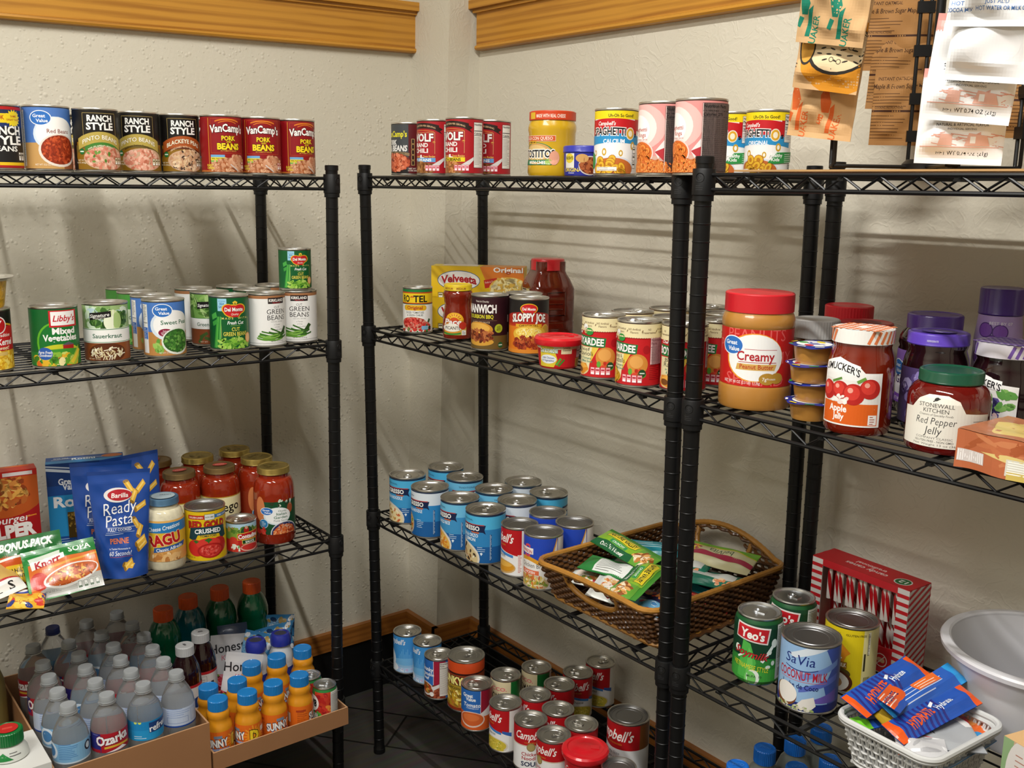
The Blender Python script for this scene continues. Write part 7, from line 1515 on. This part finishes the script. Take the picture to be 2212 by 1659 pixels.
# ------------------------------------------------------------------ candy cane box
CB = (-.150, -1.3035, .6206); cw, cd, ch = .178, .056, .148
REDC = mat('candy_box_red','c4202a',rough=.4,coat=.2); WHC = ink('dedcda'); STR_ = ink('c4202a')
root = thing('candy_cane_box', CB, -pi/2-.05, 'red and white striped open-front box of candy canes on the lower right shelf','box')
mb = MB(); t = .0015
mb.box(0,0,0,cw,cd,t,REDC); mb.box(0,0,ch-t,cw,cd,ch,REDC); mb.box(0,cd-t,t,cw,cd,ch-t,REDC); mb.box(0,0,t,t,cd-t,ch-t,WHC); mb.box(cw-t,0,t,cw,cd-t,ch-t,WHC)
mb.box(t,0,t,.020,t,ch-t,WHC); mb.box(cw-.020,0,t,cw-t,t,ch-t,WHC); mb.hexa([(.02,0,t),(cw-.02,0,t),(cw-.02,t,t),(.02,t,t),(.02,0,.026),(cw-.02,0,.044),(cw-.02,t,.044),(.02,t,.026)],REDC); mb.box(.02,0,ch-.012,cw-.02,t,ch-t,REDC)
a = Art()
for i in range(11): a.R(0,i*13+2,20,i*13+8,'c4202a').R(158,i*13+2,178,i*13+8,'c4202a')
a.E(140,20,11,11,'e8dcd8').E(140,20,9.5,9.5,'c4202a').E(138,20,5,4,'d9b48a').E(143,20,4,4,'d9b48a').line(134,13,146,27,1.4,'e8dcd8')
lay(mb, a, planar(0,0,0,1,0,0,0,0,1), (0,0,178,148))
s = Art()
for i in range(-5,16): s.poly([(0,i*12),(56,i*12+30),(56,i*12+35),(0,i*12+5)],'c4202a')
lay(mb, s, planar(cw,0,0,0,1,0,0,0,1), (0,0,56,148)); lay(mb, s, planar(0,cd,0,0,-1,0,0,0,1), (0,0,56,148))
ta = Art(); ta.R(0,0,178,56,'c4202a'); ta.T('candy canes',86,26,11,'ecdcd8',.03,76,rot=180); ta.T('traditional',86,40,9,'ecdcd8',.02,54,rot=180); ta.E(152,22,14,14,'d8dcd4').E(152,22,12,12,'1f6a34').T('12',152,27,11,'e8ece4',.04,14,rot=180)
lay(mb, ta, planar(0,0,ch,1,0,0,0,1,0), (0,0,178,56)); mb.build('carton', root, 0)
CWH = mat('candy_white','e6e0dc',rough=.2,coat=.6); CRD = mat('candy_red','b5121e',rough=.2,coat=.6)
def cane_mesh():
    mb = MB(); P = []
    for i in range(26): P.append(Vector((0,0,.004+.0955*i/25)))
    for i in range(1,15): q = pi*i/14; P.append(Vector((0,-.011+.011*cos(q),.0995+.011*sin(q))))
    for i in range(1,6): P.append(Vector((0,-.022,.0995-.0085*i)))
    n = 12; o = 0; r = .0043
    for i,p in enumerate(P):
        d = (P[min(i+1,len(P)-1)]-P[max(i-1,0)]).normalized(); sx = Vector((1,0,0)); u = sx.cross(d)
        for j in range(n): q = 2*pi*j/n+i*.42; mb.v.append(tuple(p+sx*cos(q)*r+u*sin(q)*r))
    kw, kr = mb.mi(CWH), mb.mi(CRD)
    for i in range(len(P)-1):
        for j in range(n): j2 = (j+1)%n; mb.f.append((i*n+j,i*n+j2,(i+1)*n+j2,(i+1)*n+j)); mb.m.append(kr if j in (0,1,2,6) else kw)
    mb.f.append(tuple(range(n))[::-1]); mb.m.append(kw); mb.f.append(tuple(range((len(P)-1)*n,len(P)*n))); mb.m.append(kw); return mb.mesh('candy_cane',60)
cm = cane_mesh()
rm = Matrix.Translation(CB) @ Matrix.Rotation(-pi/2-.05,4,'Z')
ordw = ['first','second','third','fourth','fifth','sixth','seventh','eighth','ninth','tenth','eleventh','twelfth']
for i in range(12):
    o = link('candy_cane', cm); x = .028+.0108*i+(.0018 if i % 2 else -.0018)
    o.matrix_world = rm @ Matrix.Translation((x,.036,.0225)) ; tag(o,'red and white striped candy cane hanging %s from the left in the open box' % ordw[i],'candy cane','candy canes in the box')

# ------------------------------------------------------------------ white plastic basket with drink sachets
WPL = mat('white_basket_plastic','c6c7c6',rough=.4,spec=.4)
A0 = atan2(-1.679+1.548, -.441+.425)      # along the front-left rim edge
cxb, cyb = -.3545, -1.618
root = thing('plastic_basket',(cxb,cyb,.6206),-pi/2-.06,'small white woven-look plastic basket full of drink mix sachets','basket')
hx, hy, H = .068, .080, .066       # half sizes along local x (left-right) and y (front-back)
def bk(t, k, o=0):
    x, y = rr_point(hx-.013*(1-k)+o, hy-.013*(1-k)+o, .022, t); return x, y, .002+(H-.002)*k
mb = MB(); N = 160
pts = [bk(i/N,1,.002) for i in range(N)]; mb.tube(pts, .0042, WPL, 8, True); mb.tube([(x,y,z-.004) for x,y,z in pts], .0032, WPL, 8, True)
mb.tube([bk(i/N,.03) for i in range(N)], .0030, WPL, 6, True); mb.tube([bk(i/N,.12) for i in range(N)], .0022, WPL, 6, True); mb.tube([bk(i/N,.90) for i in range(N)], .0030, WPL, 6, True)
for row in range(1,5): mb.tube([bk(i/N, .1+row*.16, .0014*sin(i*pi/2+row*pi)) for i in range(N)], .0019, WPL, 6, True)
for i in range(80):
    t = i/80; mb.tube([bk(t+.0, .08), bk(t+.012, .9)], .0017, WPL, 5)
    mb.tube([bk(t+.012, .08,.0006), bk(t, .9,.0006)], .0013, WPL, 5) if i % 2 else None
mb.build('woven_side', root)
mb = MB(); mb.box(-hx+.016,-hy+.016,.0005,hx-.016,hy-.016,.0035,WPL); mb.build('base', root, 0)
def stick_art(kind):
    a = Art()
    if kind == 'hyd':
        a.R(-90,0,90,40,'2350a8')
        for i in range(9): a.poly([(-64+i*9,0),(-60+i*9,0),(-52+i*9,40),(-56+i*9,40)],'2a2a7a')
        a.R(-90,0,-64,40,'dd561c').R(66,0,90,40,'dd561c'); a.T('HYDRATE',-24,12,14,'dd561c',.04,46,rot=8); a.T('Hydrate',24,18,9,'dfe6f0',.03,34,rot=6); a.poly([(2,24),(14,30),(14,34),(2,29)],'e6e8ee')
    if kind == 'hydback': a.R(-90,0,90,40,'2a5ab0').R(-90,0,-70,40,'2f96d8').R(60,0,90,40,'2f96d8'); a.lines(-50,30,50,4,6,'c9d4e8',1.2); a.R(-10,20,40,34,'dd6a2c').lines(-6,30,36,3,4,'f0e0d0',1)
    if kind == 'hydor': a.R(-90,0,90,40,'2350a8').R(-50,8,30,32,'dd5a20').lines(-46,28,20,4,5,'f0d8c8',1.4).R(60,0,90,40,'2350a8'); a.T('HYDRATE',-10,16,9,'2a2a6a',.03,50)
    if kind == 'gold': a.R(-90,0,90,40,'a5861c').lines(-20,26,10,3,5,'7a6214',1)
    if kind == 'powder': a.R(-90,0,90,110,'a5a8ac').poly([(-20,110),(90,40),(90,110)],'b5202c').band(-60,70,60,26,20,'b5202c'); a.poly([(10,100),(40,50),(52,54),(24,106)],'e6e4e2').poly([(18,80),(36,66),(30,84)],'a5242c'); a.T('QUENCH',-30,52,9,'26262a',.05,46,sh=.2).T('THIRST',-26,40,7,'55585c',.03,34).T('POWDER',-30,28,11,'26262a',.05,50); a.band(-80,0,8,11,10,'b5202c').T('FRUIT PUNCH',-40,10,6,'f0e6e4',.03,54)
    if kind == 'blue2': a.R(-90,0,90,60,'1f8ac8').R(-90,0,90,14,'8a9ab0'); a.lines(-60,40,60,3,8,'cfe6f2',1.5)
    if kind == 'silver': a.R(-90,0,90,60,'c2c2c4').poly([(-70,0),(-10,0),(-50,40),(-70,40)],'dd6a3c'); a.B(0,30,50,20,12,22,['dedee0','a5a5a8'],seed=3,asp=.3)
    if kind == 'orange': a.R(-90,0,90,60,'dd621c').R(-60,20,60,34,'e0883c'); a.lines(-50,50,50,2,6,'f0d0b0',1.5).R(60,0,90,60,'8fbf6a')
    if kind == 'green': a.R(-90,0,90,40,'2350a8').R(-60,0,-10,40,'6fc42c'); a.lines(10,30,50,3,6,'c9d4e8',1.2)
    return a
BCOL.update({'hyd':'2350a8','hydback':'2a5ab0','hydor':'2350a8','gold':'a5861c','powder':'a5a8ac','blue2':'1f8ac8','silver':'c2c2c4','orange':'dd621c','green':'2350a8'})
bar_old = bar_art
def bar_art(kind): return stick_art(kind) if kind in ('hyd','hydback','hydor','gold','powder','blue2','silver','orange','green') else bar_old(kind)
gS='drink mix sachets in the white basket'
zb = .6206
for kd, loc, az, lb, tx, ty, w, h, t in (
 ('orange',(-.308,-1.648,zb+.050),-.15,'orange drink sachet at the right end of the basket',.05,0,.085,.050,.008),
 ('blue2',(-.352,-1.668,zb+.049),-.05,'bright blue sachet along the right front rim of the basket',.05,.0,.12,.040,.006),
 ('powder',(-.352,-1.640,zb+.058),-.75,'silver and red thirst quencher powder pouch, front right of the basket',.06,.02,.100,.080,.010),
 ('silver',(-.404,-1.650,zb+.060),-.9,'crumpled clear and orange sachet at the front corner of the basket',.10,0,.060,.045,.010),
 ('green',(-.398,-1.578,zb+.060),-.3,'blue sachet with a bright green end at the left of the basket',.05,0,.07,.030,.010),
 ('gold',(-.393,-1.590,zb+.074),-1.86,'small mustard-gold sachet folded over the left of the pile',.0,.25,.062,.028,.007),
 ('hyd',(-.350,-1.566,zb+.090),.02,'blue and orange drink stick lying highest across the back left of the basket',.30,-.10,.150,.042,.012),
 ('hydor',(-.375,-1.592,zb+.092),.25,'blue drink stick with an orange panel, on top beside the gold sachet',.35,.1,.065,.034,.008),
 ('hydback',(-.318,-1.602,zb+.086),-.02,'blue drink stick lying back side up in the middle of the pile',.4,-.12,.150,.034,.012),
 ('hyd',(-.345,-1.630,zb+.076),-.10,'blue and orange drink stick in front across the silver powder pouch',.3,-.10,.155,.036,.014)):
    flatbar(kd,'drink_mix_sachet',loc,az,lb,tx,ty,w,h,t,gS,'sachet')
# ------------------------------------------------------------------ white tub and carton at the right edge
TUBW = mat('white_tub','cfcfd4',rough=.35,spec=.4,coat=.15)
r = thing('plastic_tub',(-.148,-1.672,.6206),0,'big round white plastic tub behind the small white basket','tub')
m = MB(); Rt, Rb, Ht = .120, .092, .128
m.lathe([(Rb-.003,.0005),(Rb,.002),(Rt-.002,Ht-.004)],TUBW,64,(True,False)); m.lathe([(Rb-.006,.004),(Rt-.006,Ht-.004)],TUBW,64,(True,False)); m.build('tub_body', r)
m = MB(); m.lathe([(Rt-.006,Ht-.006),(Rt-.006,Ht-.001),(Rt-.003,Ht+.001),(Rt+.006,Ht),(Rt+.008,Ht-.003),(Rt+.007,Ht-.009),(Rt+.004,Ht-.009),(Rt+.0035,Ht-.004),(Rt-.002,Ht-.006)],TUBW,64,(False,False)); m.build('rim', r)
a = Art(); a.R(0,0,120,140,'c9a98a').R(0,0,14,140,'8aa87a').E(26,60,20,44,'d9d4d0').E(24,112,10,10,'6a5ab0').lines(18,84,34,5,7,'b07a6a',1.4).E(14,30,8,16,'3a9ac8').R(60,0,120,140,'c9b48a')
ta = Art(); ta.R(0,0,120,90,'cfa878').E(60,40,18,18,'6fae3a').E(60,40,13,13,'e6e6e0')
carton('tea_carton',(-.365,-1.730,.6206),-pi/2-.25,.10,.07,.10,'c9a98a','tan carton with pale oval print cut off by the right edge of the photo','box',front=a,top=ta,left=a)
# coconut water bottles on the bottom shelf of the right unit
ZG = mat('green_label_bottle','1b5a2a',rough=.3,spec=.5); ZC_ = mat('bright_blue_cap','1d6fd0',rough=.35,coat=.3); PETC = mat('coconut_water','a5aca5',rough=.06,trans=.5,ior=1.3,spec=.5)
ZP = [(.026,.001),(.031,0),(.033,.006),(.033,.085),(.0325,.115),(.030,.130),(.024,.146),(.0165,.157),(.0155,.165)]
zl = ('bottle with a bright blue cap standing nearest the twin posts, bottom right shelf','bottle with a bright blue cap behind the first one, bottom right shelf','bottle with a bright blue cap farthest back by the wall, bottom right shelf','bottle with a bright blue cap at the bottom edge, leftmost of the group','bottle with a bright blue cap at the bottom edge, below the coconut milk','bottle with a bright blue cap at the bottom edge, rightmost under the white basket')
a = Art(); a.R(-104,0,104,70,'1b5a2a').R(-104,0,104,20,'1d4fb0').E(0,44,34,18,'d8dcd8'); a.T('ZICO',0,37,16,'1d4fb0',.05,46); a.E(40,30,10,14,'8fc43a').E(-50,44,20,16,'d0d4d0')
for i in range(6):
    x,y,z,D,H = POS['zi%d'%i]; r = thing('coconut_water_bottle',(x,y,z+.0006),face_cam(x,y,[-10,14,8,0,20,30][i]),zl[i],'bottle','blue-capped bottles on the bottom right shelf')
    link('bottle_body', cached('zib', lambda: (lambda m: (m.lathe(ZP, PETC, 40), m.mesh('bottle_body',60))[1])(MB())), r)
    link('cap', cached('zic', lambda: cap_mesh(.0185,.160,.185,ZC_,36,Art().T('ZICO',0,-3,7,'3f8ae0',.04,20),False).mesh('cap')), r)
    def lb(): m = MB(); lay(m, a, lambda u,v,o: rev(ZP)(u,v+.050,o), (-102,0,102,70), su=5, sv=8, lift=.0003); return m.mesh('label',30)
    link('label', cached('zil', lb), r)

# ------------------------------------------------------------------ packet rack on the top shelf of the right unit
KR = mat('kraft_board','b08a5c',rough=.85,spec=.15)
mb = MB(); mb.box(0,0,0,.62,.30,.0025,KR); o = mb.build('cardboard_sheet', None, 0); o.location = (-.400,-1.300,1.3811); o.rotation_euler = (0,0,-pi/2); tag(o,'thin brown cardboard sheet lying on the top shelf under the packet rack','cardboard')
hub = Vector((-.214,-1.476,1.3842))
ends = [Vector((-.311,-1.395,1.3865)),Vector((-.112,-1.395,1.3865)),Vector((-.304,-1.562,1.3865)),Vector((-.117,-1.552,1.3865))]
root = thing('packet_rack', hub, 0, 'black wire spinner rack with clips holding the hanging drink and oatmeal packets','rack')
mb = MB(); mb.lathe([(.020,.0),(.032,.001),(.032,.010),(.026,.016),(.004,.017)], BLACK(), 32); mb.lathe([(.006,.016),(.006,.52)], BLACK(), 12); mb.build('hub', root)
mb = MB()
for e_ in ends:
    d = e_-hub; n = Vector((-d.y,d.x,0)).normalized()*.007
    for s in (1,-1): mb.tube([n*s+Vector((0,0,.006)),d+n*s+Vector((0,0,.004))], .0024, BLACK(), 8)
mb.build('base_arm', root)
for e_ in ends:
    d = e_-hub; n = Vector((-d.y,d.x,0)).normalized()*.007; top = d*1.0
    mb = MB()
    mb.tube([d+n+Vector((0,0,.55)),d+n+Vector((0,0,.008)),d+n*.7+Vector((0,0,.004)),d-n*.7+Vector((0,0,.004)),d-n+Vector((0,0,.008)),d-n+Vector((0,0,.55))], .0027, BLACK(), 8)
    up = mb.build('upright', root)
    for z in (.055,.108,.175,.235,.300,.365): 
        mb = MB(); q = atan2(d.y,d.x); c,s = cos(q),sin(q)
        def bxx(u0,v0,z0,u1,v1,z1): mb.hexa([(d.x+u*c-v*s,d.y+u*s+v*c,zz) for zz in (z0,z1) for u,v in ((u0,v0),(u1,v0),(u1,v1),(u0,v1))],BLACK())
        bxx(-.004,-.012,z-.010,.004,.012,z+.006); bxx(.002,-.008,z-.002,.012,.008,z+.004); mb.build('clip', up, 0)
KRA = 'cba577'
def oat(kind):
    a = Art(); a.R(-60,0,60,140,'cba577')
    if kind in ('g','o'):
        c = '1f7a62' if kind == 'g' else 'd0632f'
        for x in (-26,16):
            a.T('QUAKER',x+8,12,9,c,.03,44,rot=82); a.poly([(x-14,34),(x-6,34),(x-2,48),(x-8,62),(x-14,64),(x-18,56)],c).poly([(x-8,8),(x-2,8),(x+2,46),(x-4,40)],c).E(x-13,66,5,5,c).poly([(x-20,20),(x-15,18),(x-11,30),(x-17,32)],c)
        a.lines(18,60,30,1,3,c,.8)
    if kind == 'bowl':
        a.R(-60,0,60,140,'cfa87a'); a.E(14,46,52,50,'cc8826').R(-30,84,40,140,'cba577'); a.poly([(6,84),(20,100),(4,112),(20,128),(40,126),(38,118),(24,116),(36,104),(24,88),(30,78)],'cfc4b4'); a.E(14,52,42,30,'2e2a26',rot=14).E(15,53,39,27,'e0c8a0',rot=14); a.E(-30,50,11,20,'2e2a26').E(-30,50,9,17,'c8923c')
        for i in range(14): a.E(-12+i*4.5,46+8*sin(i*2.1),4,1.1,'3a342c',8,rot=20*sin(i)); 
        for x,y in ((6,40),(16,38),(28,56),(22,64)): a.E(x,y,3.2,3.2,'3a342c').E(x,y,2.4,2.4,'e0c8a0')
        a.E(-48,66,7,14,'e0707a'); a.lines(-54,34,-40,6,4,'3a342c',1.2)
    if kind == 'back':
        a.R(-60,0,60,140,'9a6f40'); a.R(-60,126,60,128,'6a4522'); a.R(6,108,12,126,'4a2a1a'); a.R(-60,48,60,51,'3a2014'); a.T('INSTANT OATMEAL',-22,94,5,'4a2e18',.03,50).T('Maple & Brown Sugar',-22,82,7,'3f2614',.02,62,sh=.1).T('Maple & Brown Sugar',42,82,7,'3f2614',.02,62,sh=.1); a.lines(-52,74,10,5,4.5,'54361c',1).lines(-52,42,0,8,4.6,'54361c',1); a.T('COOKING INSTRUCTIONS',-28,53,3.4,'4a2e18',.03,40)
    return a
def cider():
    a = Art(); a.R(-60,0,60,140,'eeeff0'); a.T('GOLDEN',6,84,13,'2a2a2c',0,70).T('SPICED CIDER',4,58,7.5,'26262a',.03,74).T('MIX',4,50,6,'c56a5e',0,20); a.T('NATURAL & ARTIFICIAL FLAVOR',2,45,3.4,'3a3a3c',.02,58); a.T('INDIVIDUAL SERVING',2,40.5,2.4,'55555a',.02,32)
    for i in range(30):
        rd = random.Random(i); x = -40+80*rd.random(); y = 23+14*rd.random(); a.line(x,y,x+rd.uniform(4,16),y+rd.uniform(-3,3),1,'dfa596')
    a.poly([(-24,22),(-20,36),(-8,35),(-8,22)],'e4b4a4').poly([(6,22),(10,37),(30,34),(34,22)],'e4b4a4').R(-44,20,44,21,'dfa596').R(12,25,18,33,'f6f5f3'); a.T('NET WT 0.74 OZ (21g)',4,11,5,'26262a',.02,58); a.R(-52,100,-40,126,'d98f86'); return a
def cocoa(kind):
    a = Art(); a.R(-60,0,60,140,'f2f3f4')
    if kind == 0: a.T('HOT',-38,22,4.6,'4a78b8',.02).T('COCOA MIX',-36,15,4.6,'4a78b8',.02,28).T('JUST ADD',2,24,4.6,'4a78b8',.02,24).T('HOT WATER OR MILK',4,17,4.6,'4a78b8',.02,46).T('NET WT',44,24,4.6,'4a78b8',.02).T('0.70 OZ (20g)',42,17,4.6,'4a78b8',.02,28); a.E(0,80,30,20,'f6f6f7')
    else: a.R(-30,88,30,99,'b5242c').T('MILK CHOCOLATE',0,91,5.6,'f0e6e4',.03,52); a.T('HOT COCOA MIX',2,78,5,'c9584e',.02,36); a.E(0,40,30,20,'f6f6f7')
    return a
def hang(name, loc, turn, art, bg, label, w, h, seed, lean=0, roll=0, fn=foil, group=None, t=.016, cat='packet', wr=.0018):
    me = packet_mesh(w,h,t,bg,art,seed=seed,wr=wr,crimp=.007,inkm=fn)
    return packet(name, pose((loc[0],loc[1],loc[2]), face_cam(loc[0],loc[1],turn), lean, roll), label, cat, group, mesh=me)
gO='kraft oatmeal packets on the left side of the rack'
hang('oatmeal_packet',(-.334,-1.385,1.426),-20,oat('o'),KRA,'kraft oatmeal packet with orange print, lowest on the left of the rack',.088,.118,3,-.06,.12,paper,gO,.015,wr=.0024)
hang('oatmeal_packet',(-.361,-1.408,1.484),-24,oat('bowl'),KRA,'kraft oatmeal packet with a drawing of a bowl of oatmeal, middle of the left column',.088,.125,5,-.10,.16,paper,gO,.015,wr=.0024)
hang('oatmeal_packet',(-.380,-1.424,1.538),-24,oat('g'),KRA,'kraft oatmeal packet with green print, top of the left column at the photo edge',.090,.122,6,-.16,.16,paper,gO,.016,wr=.0024)
gK='brown oatmeal packets seen from behind on the rack'
hang('oatmeal_packet',(-.098,-1.372,1.425),-6,oat('back'),'9a6f40','brown oatmeal packet seen from behind, lowest on the far side of the rack',.105,.110,7,0,.02,paper,gK,.012)
hang('oatmeal_packet',(-.090,-1.356,1.478),-6,oat('back'),'9a6f40','brown oatmeal packet seen from behind, middle of the far side of the rack',.105,.110,8,0,.05,paper,gK,.012)
hang('oatmeal_packet',(-.096,-1.340,1.535),-6,oat('back'),'9a6f40','brown oatmeal packet seen from behind, top of the far side of the rack',.105,.110,9,0,.04,paper,gK,.012)
hang('oatmeal_packet',(-.100,-1.562,1.430),-6,oat('back'),'9a6f40','brown oatmeal packet at the right edge behind the white packets, lower one',.105,.110,10,0,.04,paper,gK,.012)
hang('oatmeal_packet',(-.086,-1.560,1.520),-6,oat('back'),'9a6f40','brown oatmeal packet at the right edge behind the white packets, upper one',.105,.110,11,0,.04,paper,gK,.012)
gW='white drink mix packets on the near side of the rack'
hang('cider_packet',(-.317,-1.574,1.391),-4,cider(),'eeeff0','white spiced cider packet, lowest on the near side of the rack',.098,.112,12,-.03,.03,foil,gW,.018,wr=.0026)
hang('cider_packet',(-.337,-1.588,1.439),-6,cider(),'eeeff0','white spiced cider packet overlapping the lowest one on the rack',.098,.120,13,-.06,.10,foil,gW,.018,wr=.0026)
hang('cocoa_packet',(-.350,-1.616,1.482),-6,cocoa(1),'f2f3f4','white cocoa packet with a red banner on the near side of the rack',.090,.108,14,-.08,.10,foil,gW,.020,wr=.003)
hang('cocoa_packet',(-.366,-1.626,1.540),-6,cocoa(0),'f2f3f4','white cocoa packet with small blue print at the top edge of the photo',.096,.110,15,-.06,.06,foil,gW,.020,wr=.003)

# ------------------------------------------------------------------ light and camera
fitting(-1.20,-1.70,43,'bare strip light on the ceiling in front of the shelves')
panel(-2.45,-1.45,29,'wide flat ceiling light to the left of the strip light')
w = bpy.data.worlds.new('World'); SC.world = w; w.use_nodes = True
w.node_tree.nodes['Background'].inputs['Color'].default_value = (1,.9,.78,1); w.node_tree.nodes['Background'].inputs['Strength'].default_value = .05
cam = bpy.data.cameras.new('camera'); co = bpy.data.objects.new('camera', cam); COL.objects.link(co); SC.camera = co
yaw, pit, roll, f = .9023, .1959, .0146, 2162.96
fw = Vector((cos(yaw)*cos(pit), sin(yaw)*cos(pit), -sin(pit))); rt = Vector((sin(yaw), -cos(yaw), 0)); up = rt.cross(fw)
R2 = rt*cos(roll)+up*sin(roll); U2 = up*cos(roll)-rt*sin(roll)
co.matrix_world = Matrix(((R2.x,U2.x,-fw.x,CAM.x),(R2.y,U2.y,-fw.y,CAM.y),(R2.z,U2.z,-fw.z,CAM.z),(0,0,0,1)))
cam.sensor_width = 36; cam.lens = f/2212*36; cam.clip_start = .05
vs = SC.view_settings; vs.view_transform = 'Standard'; vs.look = 'None'; vs.exposure = 0; vs.gamma = 1; vs.use_curve_mapping = False
SC.cycles.use_denoising = True; SC.cycles.max_bounces = 10; SC.cycles.transparent_max_bounces = 12; SC.cycles.sample_clamp_indirect = 4
